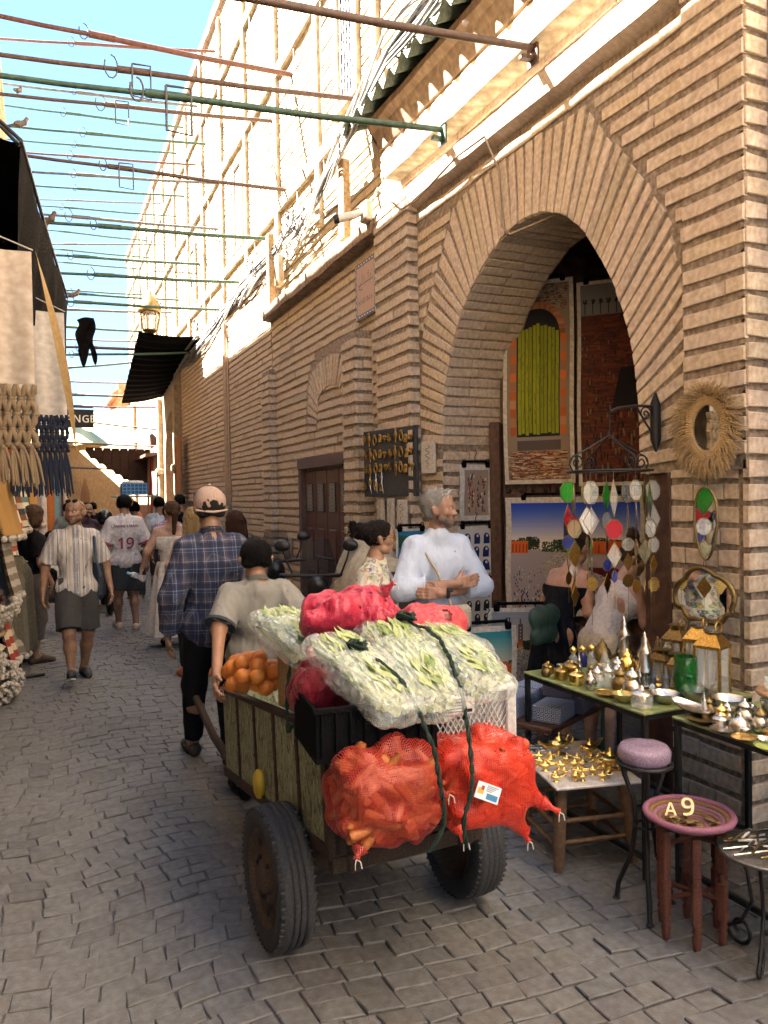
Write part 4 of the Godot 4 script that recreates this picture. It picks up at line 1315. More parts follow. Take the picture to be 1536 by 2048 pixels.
func cart():
	var green := mat(Color.WHITE, 0.78, "cloud", 0.5, "fine", 0.15)
	green.albedo_texture = pic(256, 256, func(im: Image):  # worn paint: scuffs, bare wood and grime
		im.fill(Color(0.47, 0.49, 0.39))
		for k in 420:
			var c := Vector2(rf(0, 256), rf(0, 256))
			var kind := R.randf()
			var q: Color = Color(0.36, 0.38, 0.29) if kind < 0.5 else (Color(0.26, 0.2, 0.15) if kind < 0.8 else Color(0.6, 0.61, 0.52))
			var an := rf(-0.5, 0.5) + PI / 2
			for t in int(rf(4, 34)):
				var p := c + Vector2.from_angle(an) * t + Vector2(rf(-1.5, 1.5), 0)
				im.fill_rect(Rect2i(posmod(int(p.x), 252), posmod(int(p.y), 252), R.randi_range(1, 4), R.randi_range(1, 3)), q))
	var rust := mat(Color(0.07, 0.042, 0.028), 0.8, "dirt", 0.2, "grain", 0.25, 0.2)
	var rubber := mat(Color(0.055, 0.056, 0.06), 0.78, "dirt", 0.25, "fine", 0.15)
	var rimm := mat(Color(0.12, 0.085, 0.06), 0.85, "dirt", 0.2, "grain", 0.2)
	var o := thing("handcart", "two-wheeled wooden handcart with worn green plank sides, loaded with vegetables", "cart")
	var L := [-0.31, 0.31]
	var mb := MB.new()
	for k in 5:
		mb.box(V(-0.25 + k * 0.125, 0.43, -0.38), V(0.12, 0.025, 1.5), Basis(), 0.003)
	obj("bed_floor", mb, rust, o)
	for s in L:
		for k in 5:  # upright planks of the side, parted by iron straps
			mb = MB.new()
			var z := 0.37 - 0.15 - k * 0.3
			mb.box(V(s, 0.64, z), V(0.022, 0.42, 0.292), Basis(), 0.004)
			var pl := obj("side_plank", mb, green, o)
			if k < 4:
				mb = MB.new()
				mb.box(V(s + signf(s) * 0.014, 0.63, z - 0.15), V(0.008, 0.44, 0.028), Basis(), 0.002)
				for y in [0.48, 0.62, 0.78]:
					mb.blob(V(s + signf(s) * 0.018, y, z - 0.15), V(0.006, 0.008, 0.008), 6, 4)
				obj("iron_strap", mb, rust, pl)
		mb = MB.new()
		mb.box(V(s, 0.86, -0.38), V(0.04, 0.026, 1.52), Basis(), 0.004)
		mb.box(V(s, 0.43, -0.38), V(0.04, 0.05, 1.52), Basis(), 0.004)
		obj("side_rail", mb, rust, o)
		mb = MB.new()
		mb.box(V(s, 0.65, 0.375), V(0.05, 0.46, 0.04), Basis(), 0.004)
		mb.box(V(s * 0.93, 0.65, 0.385), V(0.05, 0.46, 0.02), Basis(), 0.004)
		obj("corner_iron", mb, rust, o)
		mb = MB.new()
		mb.box(V(s * 0.75, 0.385, -0.4), V(0.06, 0.07, 1.6), Basis(), 0.006)
		obj("frame_beam", mb, rust, o)
		mb = MB.new()
		mb.tube([V(s * 0.9, 0.42, -1.0), V(s * 0.95, 0.55, -1.5), V(s * 0.95, 0.72, -1.95)], 0.024, 8)
		obj("shaft", mb, rust, o)
	mb = MB.new()
	mb.box(V(0, 0.64, -1.13), V(0.62, 0.42, 0.025), Basis(), 0.004)
	obj("front_board", mb, green, o)
	mb = MB.new()
	mb.box(V(0, 0.385, 0.36), V(0.64, 0.06, 0.05), Basis(), 0.005)
	obj("rear_beam", mb, rust, o)
	mb = MB.new()
	mb.tube([V(-0.44, 0.278, 0), V(0.44, 0.278, 0)], 0.032, 10)
	mb.box(V(0.25, 0.345, 0), V(0.07, 0.05, 0.12), Basis(), 0.004)
	mb.box(V(-0.25, 0.345, 0), V(0.07, 0.05, 0.12), Basis(), 0.004)
	obj("axle", mb, rust, o)
	mb = MB.new()
	var ring := []
	for g in 12:
		ring.append(V(-0.325, 0.83 + 0.02 * cos(g * 0.5), 0.3 + 0.02 * sin(g * 0.5)))
	mb.tube(ring, 0.005, 4)
	obj("ring", mb, M.iron, o)
	for s in [-1, 1]:
		var tf := Transform3D(Basis(V(0, s, 0), V(s, 0, 0), V(0, 0, -1)), V(s * 0.455, 0.3, 0))  # lathe axis along the axle, outwards
		mb = MB.new()
		var pr := [[0.195, -0.065], [0.21, -0.074], [0.25, -0.08], [0.275, -0.074], [0.287, -0.06]]
		for g in [-0.04, -0.0133, 0.0133, 0.04]:
			pr.append_array([[0.291, g - 0.01], [0.292, g + 0.007], [0.284, g + 0.008], [0.284, g + 0.0115]] if g < 0.04 else [[0.291, g - 0.01], [0.288, g + 0.013]])
		pr.append_array([[0.286, 0.058], [0.277, 0.072], [0.25, 0.08], [0.21, 0.074], [0.198, 0.064], [0.19, 0.05]])
		mb.lathe(pr, 64, tf)
		for k in 56:  # shoulder blocks
			var a := k * TAU / 56
			for e in [-1, 1]:
				var q := V(cos(a) * 0.28, e * 0.067, sin(a) * 0.28)
				mb.box(tf * q, V(0.012, 0.02, 0.012), tf.basis * Basis(V(0, 1, 0), -a), 0.003)
		var w := obj("wheel", mb, rubber, o)
		mb = MB.new()
		mb.lathe([[0.2, 0.068], [0.196, 0.073], [0.19, 0.068], [0.183, 0.05], [0.175, 0.045], [0.13, 0.035], [0.11, 0.05], [0.07, 0.055], [0.055, 0.075], [0.035, 0.08], [0.0, 0.082]], 40, tf)
		mb.lathe([[0.195, -0.08], [0.18, -0.02], [0.0, -0.01]], 32, tf)
		var rm := obj("rim", mb, rimm, w)
		for k in 8:
			mb = MB.new()
			var a := k * TAU / 8
			mb.blob(tf * V(cos(a) * 0.15, 0.041, sin(a) * 0.15), V(0.02, 0.01, 0.014), 10, 5, tf.basis * Basis(V(0, 1, 0), -a))
			obj("rim_hole", mb, M.dark, rm)
		for k in 5:
			mb = MB.new()
			var a := k * TAU / 5
			mb.lathe([[0.011, 0], [0.011, 0.016], [0, 0.018]], 6, tf * Transform3D(Basis(), V(cos(a) * 0.085, 0.052, sin(a) * 0.085)))
			obj("wheel_nut", mb, rust, rm)
	o.transform = Transform3D(Basis(V(0, 1, 0), 0.03) * Basis(V(1, 0, 0), -0.0), V(1.24, 0, -2.92))
	# the bed dips to the front: turn everything but the wheels about the axle
	var tip := Transform3D(Basis(), V(0, 0.305, 0)) * Transform3D(Basis(V(1, 0, 0), -0.115), V(0, -0.305, 0))
	for c in o.get_children():
		if not String(c.name).begins_with("wheel"):
			c.transform = tip * c.transform
		else:
			c.transform = Transform3D(Basis.from_scale(V(0.92, 0.92, 0.92)), Vector3.ZERO)

func sack(called: String, label: String, cat: String, hull: Array, netmat: Material, inner: Array, inmat: Material, piece: String, k := 0.05, tails := []):
	var o := thing(called, label, cat)
	var mb := MB.new()
	sdf(mb, hull, 0.009, k, [], -0.02 if piece == "onion" else -0.008, 9.0)
	obj("net", mb, netmat, o)
	for b in inner:
		mb = MB.new()
		if b.size() == 2:
			mb.blob(b[0], V(b[1], b[1] * 0.93, b[1]), 10, 7, Basis.from_euler(V(rf(0, 3), 0, rf(0, 3))))
		else:
			mb.tube([b[0], b[0].lerp(b[1], 0.06), b[0].lerp(b[1], 0.5), b[0].lerp(b[1], 0.95), b[1]], [b[2] * 0.5, b[2], b[2] * 0.9, b[2] * 0.6, b[2] * 0.2], 7)
		obj(piece, mb, inmat, o)
	for t in tails:  # gathered ends with white string
		mb = MB.new()
		mb.tube([t[0], t[0].lerp(t[1], 0.6), t[1]], [0.03, 0.009, 0.013], 7)
		obj("gathered_end", mb, netmat, o)
		mb = MB.new()
		mb.tube([t[1], t[1] + V(0.012, -0.008, 0.006), t[1] + V(0.016, -0.03, 0.008)], 0.002, 4)
		mb.tube([t[1], t[1] + V(-0.006, -0.014, 0.004), t[1] + V(-0.004, -0.034, 0.0)], 0.002, 4)
		obj("string", mb, M.white, o)
	rebase(o, hull[0][0])
func greens(label: String, a: Vector3, b: Vector3, wide: float, high: float, film: Material, stalk: Material, leaf: Material):  # a plump film-wrapped bag: cut ends at a, leaves at b
	var o := thing("wrapped_greens", label, "vegetables")
	var d := (b - a)
	var side := d.cross(V(0, 1, 0)).normalized()
	var up := side.cross(d).normalized()
	var mb := MB.new()
	for k in 22:
		var x := -0.5 + (k + 0.5) / 22.0
		var y := rf(-0.5, 0.5) * sqrt(1.0 - x * x * 2.0)
		var p0 := a + d * 0.04 + side * x * wide * 0.7 + up * y * high * 0.6
		var p1 := b - d * rf(0.05, 0.2) + side * x * wide * 1.0 + up * y * high * 0.8
		var pm := p0.lerp(p1, 0.5) + up * high * 0.14
		mb = MB.new()
		mb.tube([p0, p0.lerp(pm, 0.35), pm, p1], [0.016, 0.014, 0.011, 0.006], 7)
		obj("stalk", mb, stalk, o)
	mb = MB.new()
	for k in 900:  # leaves lie along the bundle
		var t := rf(0.08, 0.95)
		var x := rf(-0.52, 0.52)
		var p := a + d * t + side * x * wide * lerpf(0.75, 1.02, t) + up * (high * (0.16 * sin(t * PI) + rf(0.0, 0.5) * sqrt(1.0 - x * x * 3.0)))
		var l := (d.normalized() + side * rf(-0.35, 0.35) + up * rf(-0.15, 0.15)).normalized() * rf(0.02, 0.06)
		var q := (side + up * rf(-0.6, 0.6)).normalized() * rf(0.004, 0.012)
		var g := R.randf()
		mb.col = Color(0.4, 0.44, 0.2).lerp(Color(0.1, 0.17, 0.025), g * g)
		mb.q(p - l, p + q, p + l, p - q)
	obj("leaves", mb, leaf, o, "stuff")
	var hull := []
	for k in 6:
		var x := -0.5 + (k + 0.5) / 6.0
		var h := high * (0.5 - 0.35 * x * x)
		hull.append([a + side * x * wide * 0.78, a + d * 0.5 + side * x * wide * 0.95 + up * high * 0.1, h * 0.75, h * 1.02])
		hull.append([a + d * 0.5 + side * x * wide * 0.95 + up * high * 0.1, b + side * x * wide * 1.05, h * 1.02, h * 0.7])
	mb = MB.new()
	sdf(mb, hull, 0.01, 0.03, [], -0.016, 14.0)
	obj("clear_film", mb, film, o)
	rebase(o, a)

func cart_goods():
	var carrot := mat(Color(0.52, 0.17, 0.035), 0.6, "blotch", 0.12)
	var rednet := netm(Color(0.5, 0.035, 0.02), 0.3, 0.014)
	var inner := []
	var hull := []
	for spec in [[V(1.07, 0.735, -2.42), V(0.165, 0.145, 0.12), 130], [V(1.44, 0.73, -2.42), V(0.16, 0.145, 0.12), 110]]:
		var right: bool = spec[0].x > 1.3
		inner = []
		hull = [[spec[0] - V(0.06, 0, 0), spec[0] + V(0.06, 0, 0), 0.115, 0.115], [spec[0] - V(0.1, 0.07, 0), spec[0] + V(0.1, -0.07, 0), 0.07, 0.07], [spec[0] - V(0.1, -0.07, 0), spec[0] + V(0.1, 0.07, 0), 0.07, 0.07]]
		for k in spec[2]:
			var u := V(rf(-1, 1), rf(-1, 1), rf(-0.6, 1)).normalized()
			u = u / maxf(absf(u.x), maxf(absf(u.y), absf(u.z))) * rf(0.68, 0.92)
			u = u.lerp(u.normalized(), 0.35)
			var p: Vector3 = spec[0] + u * spec[1]
			var d := V(rf(-1, 1), rf(-0.45, 0.45), rf(-0.15, 0.15)).normalized() * rf(0.04, 0.06)
			inner.append([p - d, p + d, rf(0.016, 0.022)])
			if k % 2 == 0:
				hull.append([p - d * 0.7, p + d * 0.7, 0.027, 0.025])
		if right:
			hull.append_array([[V(1.54, 0.7, -2.36), V(1.64, 0.63, -2.3), 0.08, 0.02], [V(1.52, 0.6, -2.34), V(1.58, 0.53, -2.33), 0.05, 0.02]])
			sack("red_sack", "bright red net sack of carrots with a paper label, cart's back right corner", "sack", hull, netm(Color(0.75, 0.035, 0.012), 0.4, 0.014), inner, mat(Color(0.6, 0.09, 0.02), 0.6, "blotch", 0.12), "carrot", 0.045, [[V(1.64, 0.63, -2.3), V(1.69, 0.6, -2.26)], [V(1.58, 0.53, -2.33), V(1.595, 0.49, -2.32)], [V(1.29, 0.61, -2.3), V(1.3, 0.57, -2.27)]])
		else:
			sack("carrot_sack", "orange-brown carrots in a red net sack hanging out of the cart's back, left one", "sack", hull, rednet, inner, carrot, "carrot", 0.045, [[V(0.93, 0.6, -2.31), V(0.91, 0.58, -2.29)], [V(1.22, 0.74, -2.3), V(1.25, 0.735, -2.28)]])
	var mb: MB
	var lt := pic(64, 40, func(im: Image):
		im.fill(Color(0.78, 0.8, 0.82))
		im.fill_rect(Rect2i(4, 14, 16, 14), Color(0.75, 0.6, 0.2))
		im.fill_rect(Rect2i(12, 8, 8, 10), Color(0.6, 0.2, 0.15))
		im.fill_rect(Rect2i(30, 22, 30, 14), Color(0.2, 0.45, 0.6))
		for y in 4:
			im.fill_rect(Rect2i(26, 4 + y * 4, 30 - y * 5, 2), Color(0.4, 0.4, 0.42)))
	mb = MB.new()
	mb.q(V(-0.045, 0.028, 0), V(0.045, 0.028, 0), V(0.045, -0.028, 0), V(-0.045, -0.028, 0), V(0, 0, 1))
	mb.uv = PackedVector2Array([Vector2(0, 0), Vector2(1, 0), Vector2(1, 1), Vector2(0, 1)])
	mb.box(V(0, 0, -0.003), V(0.09, 0.056, 0.004))
	var lb := obj("paper_label", mb, printed(lt, 0.4))
	lb.transform = Transform3D(yaw(-12) * Basis(V(0, 0, 1), -0.42) * Basis(V(1, 0, 0), -0.2), V(1.375, 0.735, -2.235))
	tag(lb, "small white and blue printed paper label tied to the bright red sack", "label")
	# crates
	var o := thing("black_crate", "black plastic crate across the cart, under the wrapped greens", "crate", V(1.07, 0.86, -2.6), -6)
	mb = MB.new()
	mb.box(V(0, 0.0, 0), V(0.44, 0.02, 0.36))
	for s in [-1, 1]:
		mb.box(V(0, 0.09, s * 0.175), V(0.44, 0.17, 0.012), Basis(), 0.004)
		mb.box(V(s * 0.215, 0.09, 0), V(0.012, 0.17, 0.35), Basis(), 0.004)
		mb.box(V(0, 0.17, s * 0.182), V(0.46, 0.022, 0.018), Basis(), 0.004)
	obj("shell", mb, M.black, o)
	for k in 9:
		mb = MB.new()
		mb.box(V(-0.2 + k * 0.05, 0.09, 0.186), V(0.008, 0.15, 0.012), Basis(), 0.002)
		obj("rib", mb, M.black, o)
	mb = sheet(func(u, v): return V(0.78 + 0.48 * u + 0.02 * sin(v * 9), 0.98 - 0.16 * v + 0.025 * sin(u * 14 + v * 5) - 0.05 * u * (1 - v), -2.62 + 0.26 * v + 0.03 * sin(u * 20)), 26, 12)
	var tb := obj("black_bin_liner", mb, mat(Color(0.012, 0.012, 0.014), 0.4, "", 1, "crumple", 0.6))
	tb.position = V(0.1, -0.02, 0.0)
	tag(tb, "crumpled black plastic sheet hanging between the greens and the carrot sack", "plastic sheet")
	o = thing("white_crate", "translucent white plastic crate with lattice sides and a printed label, at the cart's right", "crate", V(1.44, 0.85, -2.55), -8)
	var wp := mat(Color(0.6, 0.6, 0.58), 0.5, "cloud", 0.2)
	wp.backlight_enabled = true
	wp.backlight = Color(0.25, 0.25, 0.25)
	mb = MB.new()
	for s in [-1, 1]:
		for y in [0.01, 0.19]:
			mb.box(V(0, y, s * 0.13), V(0.34, 0.025, 0.016), Basis(), 0.004)
			mb.box(V(s * 0.165, y, 0), V(0.016, 0.025, 0.26), Basis(), 0.004)
		for e in [-1, 1]:
			mb.box(V(s * 0.158, 0.1, e * 0.125), V(0.04, 0.2, 0.03), Basis(), 0.005)
	mb.box(V(0, 0.005, 0), V(0.33, 0.012, 0.26))
	obj("frame", mb, wp, o)
	mb = MB.new()
	for k in 15:
		var x := -0.14 + k * 0.02
		for e in [-1, 1]:
			mb.tube([V(x, 0.02, 0.13), V(clampf(x + e * 0.09, -0.145, 0.145), 0.02 + 0.16 * minf(1.0, absf(clampf(x + e * 0.09, -0.145, 0.145) - x) / 0.09), 0.13)], 0.0028, 4)
	mb.box(V(0.07, 0.11, 0.118), V(0.16, 0.13, 0.004))
	obj("lattice", mb, wp, o)
	mb = MB.new()
	mb.box(V(-0.05, 0.14, 0.14), V(0.12, 0.065, 0.003), Basis(), 0.001)
	var cl := obj("label", mb, M.white, o)
	mb = MB.new()
	for r in 5:
		mb.box(V(-0.06 + (0.0 if r else -0.005), 0.162 - r * 0.011, 0.1418), V(0.08 - 0.012 * (r % 3), 0.003, 0.0008))
	mb.box(V(-0.01, 0.12, 0.1418), V(0.02, 0.012, 0.0008))
	obj("print", mb, M.dark, cl)
	var box := MB.new()
	box.box(Vector3.ZERO, V(0.3, 0.24, 0.36), Basis(), 0.004)
	var bx := obj("cardboard_box", box, mat(Color(0.36, 0.24, 0.13), 0.9, "cloud", 0.2))
	bx.transform = Transform3D(yaw(10), V(1.13, 0.95, -3.15))
	tag(bx, "brown cardboard carton in the middle of the cart, beside the oranges", "carton")
	# net sacks of red onions
	var onion := mat(Color(0.2, 0.03, 0.04), 0.5, "blotch", 0.1)
	for s in [["dark red net sack wedged under the front wrapped greens, on the cart's left", V(1.0, 1.03, -2.78), V(0.13, 0.1, 0.17), Color(0.3, 0.012, 0.025), 0.5, [[V(1.06, 0.98, -2.62), V(1.07, 0.93, -2.56)]]], ["crimson net sack on top of the load, behind the wrapped greens", V(1.17, 1.25, -2.98), V(0.22, 0.11, 0.17), Color(0.55, 0.02, 0.06), 0.52, [[V(1.3, 1.36, -2.9), V(1.33, 1.395, -2.87)], [V(0.98, 1.14, -2.9), V(0.95, 1.1, -2.85)]]], ["pinkish red net sack at the top right of the load", V(1.56, 1.17, -2.98), V(0.15, 0.1, 0.16), Color(0.68, 0.07, 0.09), 0.56, []]]:
		inner = []
		hull = []
		var c: Vector3 = s[1]
		var e: Vector3 = s[2]
		for k in 30:
			var d := V(rf(-1, 1), rf(-1, 1), rf(-1, 1))
			if d.length() > 1.0:
				d = d.normalized()
			inner.append([c + d * e * 0.8, rf(0.036, 0.046)])
		hull.append([c - V(e.x * 0.55, 0, 0), c + V(e.x * 0.55, 0.01, 0), e.y * 0.72, e.y * 0.72])
		hull.append([c - V(e.x * 0.9, -0.02, -0.08), c + V(e.x * 0.2, 0.03, 0.05), 0.03, e.y * 0.6])
		for k in 24:
			hull.append([inner[k][0], inner[k][0], inner[k][1] + 0.006, inner[k][1] + 0.006])
		sack("onion_sack", s[0], "sack", hull, netm(s[3], s[4], 0.011), inner, onion, "onion", 0.05, s[5])
	# oranges
	inner = []
	hull = []
	var oc := V(0.88, 0.95, -3.45)
	for k in 400:
		var d := V(rf(-1, 1), rf(-1, 1), rf(-1, 1))
		if d.length() > 1.0 or inner.size() > 62:
			continue
		var p := oc + d * V(0.12, 0.07, 0.2)
		if inner.all(func(b): return b[0].distance_to(p) > 0.05):
			inner.append([p, 0.036])
			hull.append([p, p, 0.0375, 0.0375])
	sack("orange_sack", "orange net sack full of oranges resting on the cart's left edge", "sack", hull, netm(Color(0.75, 0.2, 0.03), 0.16, 0.014), inner, mat(Color(0.75, 0.25, 0.025), 0.45, "cloud", 0.05, "grain", 0.05), "orange", 0.02, [[V(0.78, 0.88, -3.55), V(0.75, 0.87, -3.56)]])
	# celery-like greens in clear film
	var film := mat(Color(0.8, 0.84, 0.78, 0.2), 0.13, "", 1, "crumple", 1.2)
	film.transparency = BaseMaterial3D.TRANSPARENCY_ALPHA
	var stalk := mat(Color(0.5, 0.56, 0.22), 0.5, "blotch", 0.1)
	var leaf := mat(Color(1, 1, 1), 0.6)
	greens("film-wrapped pale green stalks, front left bundle pointing down to the black crate", V(1.1, 1.02, -2.36), V(1.02, 1.18, -2.8), 0.2, 0.13, film, stalk, leaf)
	greens("film-wrapped pale green stalks, middle bundle under the green rope knot", V(1.25, 1.02, -2.36), V(1.28, 1.2, -2.86), 0.21, 0.14, film, stalk, leaf)
	greens("film-wrapped pale green stalks, right bundle lying over the white crate", V(1.47, 1.05, -2.38), V(1.47, 1.17, -2.83), 0.23, 0.13, film, stalk, leaf)
	greens("film-wrapped pale green stalks, far bundle behind the oranges by the young man", V(1.03, 1.09, -3.05), V(1.0, 1.19, -3.48), 0.22, 0.13, film, stalk, leaf)
	mb = MB.new()
	mb.blob(V(0, 0, 0), V(0.03, 0.07, 0.05), 10, 6)
	var yb := obj("yellow_bag", mb, mat(Color(0.5, 0.36, 0.03), 0.6, "", 1, "crumple", 0.5))
	yb.position = V(0.89, 0.45, -3.42)
	tag(yb, "small yellow plastic bag hanging outside the cart's left side", "bag")
	# ropes
	var rope := mat(Color(0.03, 0.11, 0.06), 0.9, "grain", 0.02, "grain", 0.3)
	for r in [["green rope tied round a side strap and up over the greens beside the oranges", [V(0.905, 0.8, -3.0), V(0.92, 0.95, -3.05), V(0.98, 1.12, -3.12), V(1.1, 1.22, -3.15)]], ["green rope running from the side strap over the dark red sack and down the cart's back", [V(0.905, 0.8, -3.0), V(0.93, 0.92, -2.85), V(0.96, 1.1, -2.72), V(1.04, 1.175, -2.64), V(1.13, 1.13, -2.45), V(1.17, 0.95, -2.27), V(1.19, 0.8, -2.235), V(1.2, 0.66, -2.23), V(1.15, 0.58, -2.24)]], ["green rope hanging from the knot on the middle greens down past the white crate", [V(1.36, 1.24, -2.85), V(1.38, 1.21, -2.6), V(1.36, 1.08, -2.4), V(1.34, 0.92, -2.3), V(1.31, 0.78, -2.23), V(1.27, 0.66, -2.22), V(1.29, 0.57, -2.24)]]]:
		var pts := []
		var cv := Curve3D.new()
		for k in r[1].size():
			var pv: Vector3 = r[1][maxi(k - 1, 0)]
			var nx: Vector3 = r[1][mini(k + 1, r[1].size() - 1)]
			cv.add_point(r[1][k], (pv - nx) / 6.0, (nx - pv) / 6.0)
		var pk := cv.tessellate_even_length(5, 0.03)
		var rp := thing("green_rope", r[0], "rope", pk[0])
		for t in 2:
			pts = []
			for k in pk.size():
				pts.append(pk[k] - pk[0] + V(cos(k * 1.3 + t * PI), sin(k * 0.9), sin(k * 1.3 + t * PI)) * 0.0045)
			mb = MB.new()
			mb.tube(pts, 0.0055, 5)
			obj("strand", mb, rope, rp)
	for kn in [[V(1.07, 1.19, -2.62), "knotted bunch of green rope on the front left greens"], [V(1.36, 1.25, -2.8), "frayed green rope knot on top of the middle greens"]]:
		mb = MB.new()
		for t in 6:
			var pts := []
			for i in 16:
				var a := i * 0.62 + t
				pts.append(V(cos(a) * (0.02 + 0.03 * sin(t + i * 0.4)), 0.015 + 0.012 * sin(a * 1.7 + t), sin(a) * 0.035 + (t - 3) * 0.008))
			mb.tube(pts, 0.005, 5)
		var kk := obj("rope_knot", mb, rope)
		kk.position = kn[0]
		tag(kk, kn[1], "rope knot")

func hand(bones: Array, w: Vector3, d: Vector3, nrm: Vector3, side: float, curl: float):  # w wrist, d along the palm, nrm out of the palm, thumb on side
	d = d.normalized()
	nrm = (nrm - d * nrm.dot(d)).normalized()
	var x := d.cross(nrm).normalized() * side  # towards the thumb
	for k in 4:
		var o := x * (0.03 - k * 0.02)
		bones.append([w + o * 0.7 + d * 0.01, w + o + d * 0.085, 0.0145, 0.012])
		var p := w + o + d * 0.088
		var dd := d
		var ls: float = [0.036, 0.041, 0.038, 0.03][k]
		for j in 3:
			dd = (dd * cos(curl) + nrm * sin(curl)).normalized()
			nrm = (nrm - dd * nrm.dot(dd)).normalized() if j < 0 else nrm
			var q: Vector3 = p + dd * ls * [1.0, 0.72, 0.6][j]
			bones.append([p, q, 0.0092 - j * 0.0008, 0.0086 - j * 0.0008])
			p = q
	var t0 := w + x * 0.026 + d * 0.02
	var t1 := t0 + (d * 0.6 + x * 0.7 + nrm * 0.35).normalized() * 0.045
	bones.append([t0, t1, 0.014, 0.0115])
	bones.append([t1, t1 + (d * 0.85 + x * 0.2 + nrm * 0.45).normalized() * 0.034, 0.011, 0.009])

# a: spec. Joints are in the person's own space (facing +z, feet at y 0)
func person(label: String, tf: Transform3D, a: Dictionary) -> Node3D:
	var o := thing("person", label, "person")
	var H: float = a.get("h", 1.72)
	var s := H / 1.75
	var fine: float = a.get("cell", 0.013)
	var W: float = a.get("w", 1.0)
	var lean: Vector3 = a.get("lean", V(0, 0, 0))  # how far the shoulders move off the hips
	var hipc: Vector3 = V(0, 0.93 * s, 0) + a.get("hip", V(0, 0, 0))
	var chest: Vector3 = hipc + V(0, 0.36 * s, 0) + lean * 0.75
	var shc: Vector3 = hipc + V(0, 0.5 * s, 0) + lean
	var nk: Vector3 = shc + V(0, 0.09 * s, 0.015) + lean * 0.12
	var hd: Vector3 = nk + V(0, 0.115 * s, 0.025) + lean * 0.15
	var shx: float = 0.158 * s * W
	var tw: float = deg_to_rad(a.get("twist", 0.0))
	var tb := Basis(V(0, 1, 0), tw)
	var sh := [shc + tb * V(-shx, -0.035 * s, 0), shc + tb * V(shx, -0.035 * s, 0)]
	var hp := [hipc + V(-0.085 * s * W, -0.04, 0), hipc + V(0.085 * s * W, -0.04, 0)]
	var arms: Array = a.get("arms", [[V(-0.25, 1.12, -0.02), V(-0.26, 0.87, 0.06)], [V(0.25, 1.12, -0.02), V(0.26, 0.87, 0.06)]])
	var legs: Array = a.get("legs", [[V(-0.1, 0.49, 0.02), V(-0.1, 0.08, -0.02)], [V(0.1, 0.49, 0.02), V(0.1, 0.08, -0.02)]])
	var skin := []
	skin.append([hipc + V(-0.06 * W, -0.02, 0), hipc + V(0.06 * W, -0.02, 0), 0.115 * s * W, 0.115 * s * W, 0.85])
	skin.append([hipc + V(0, 0.05, 0), chest, 0.115 * s * W, 0.12 * s * W, 0.8])
	skin.append([chest - tb * V(0.07 * W, 0, 0), chest + tb * V(0.07 * W, 0, 0), 0.125 * s, 0.125 * s, 0.78])
	for i in 2:
		skin.append([nk - V(0, 0.06 * s, 0), sh[i], 0.05 * s, 0.054 * s])
	skin.append([shc + V(0, 0.0, -0.01), nk, 0.075 * s, 0.052 * s])
	skin.append([nk, hd - V(0, 0.02, 0), 0.05 * s, 0.05 * s])
	for i in 2:
		skin.append([sh[i], arms[i][0], 0.054 * s * W, 0.043 * s])
		skin.append([arms[i][0], arms[i][1], 0.042 * s, 0.027 * s])
		skin.append([hp[i], legs[i][0], 0.088 * s * W, 0.06 * s])
		var md: Vector3 = legs[i][0].lerp(legs[i][1], 0.35) - V(0, 0, 0.015)
		skin.append([legs[i][0], md, 0.054 * s, 0.057 * s])
		skin.append([md, legs[i][1], 0.056 * s, 0.034 * s])
		var fd: Vector3 = a.get("foot", [V(-0.03, -0.05, 0.15), V(0.03, -0.05, 0.15)])[i]
		skin.append([legs[i][1], legs[i][1] + fd, 0.035 * s, 0.026 * s])
	var mb := MB.new()
	sdf(mb, skin, fine, 0.035)
	for i in 2:
		var hb := []
		var d: Vector3 = arms[i][1] - arms[i][0]
		var nr: Vector3 = a.get("palm", [V(1, 0, -0.2), V(-1, 0, -0.2)])[i]
		hand(hb, arms[i][1], a.hands[i] if a.has("hands") else d, nr, a.get("thumb", [-1.0, 1.0])[i], a.get("curl", 0.4))
		hb.append([arms[i][1] - d.normalized() * 0.03, arms[i][1] + d.normalized() * 0.02, 0.026 * s, 0.022])
		sdf(mb, hb, 0.0045 if fine < 0.016 else 0.009, 0.012)
	# head, in its own frame
	var hbas := Basis(V(0, 1, 0), deg_to_rad(a.get("look", 0.0))) * Basis(V(1, 0, 0), deg_to_rad(a.get("nod", 0.0)))
	var hq := func(x: float, y: float, z: float) -> Vector3: return hd + hbas * (V(x, y, z) * s)
	var hb := [[hq.call(0, 0.035, -0.02), hq.call(0, 0.045, 0.012), 0.09 * s, 0.083 * s], [hq.call(0, 0.03, 0.02), hq.call(0, -0.045, 0.035), 0.066 * s, 0.052 * s], [hq.call(-0.03, -0.065, 0.02), hq.call(0, -0.078, 0.062), 0.034 * s, 0.024 * s], [hq.call(0.03, -0.065, 0.02), hq.call(0, -0.078, 0.062), 0.034 * s, 0.024 * s], [hq.call(0, 0.02, 0.088), hq.call(0, -0.022, 0.107), 0.009 * s, 0.013 * s], [hq.call(-0.014, -0.024, 0.094), hq.call(0.014, -0.024, 0.094), 0.01 * s, 0.01 * s], [hq.call(-0.034, 0.036, 0.074), hq.call(0, 0.033, 0.086), 0.016 * s, 0.014 * s], [hq.call(0.034, 0.036, 0.074), hq.call(0, 0.033, 0.086), 0.016 * s, 0.014 * s], [hq.call(-0.046, -0.01, 0.05), hq.call(-0.03, -0.016, 0.066), 0.028 * s, 0.022 * s], [hq.call(0.046, -0.01, 0.05), hq.call(0.03, -0.016, 0.066), 0.028 * s, 0.022 * s], [hq.call(-0.016, -0.05, 0.083), hq.call(0.016, -0.05, 0.083), 0.009 * s, 0.009 * s]]
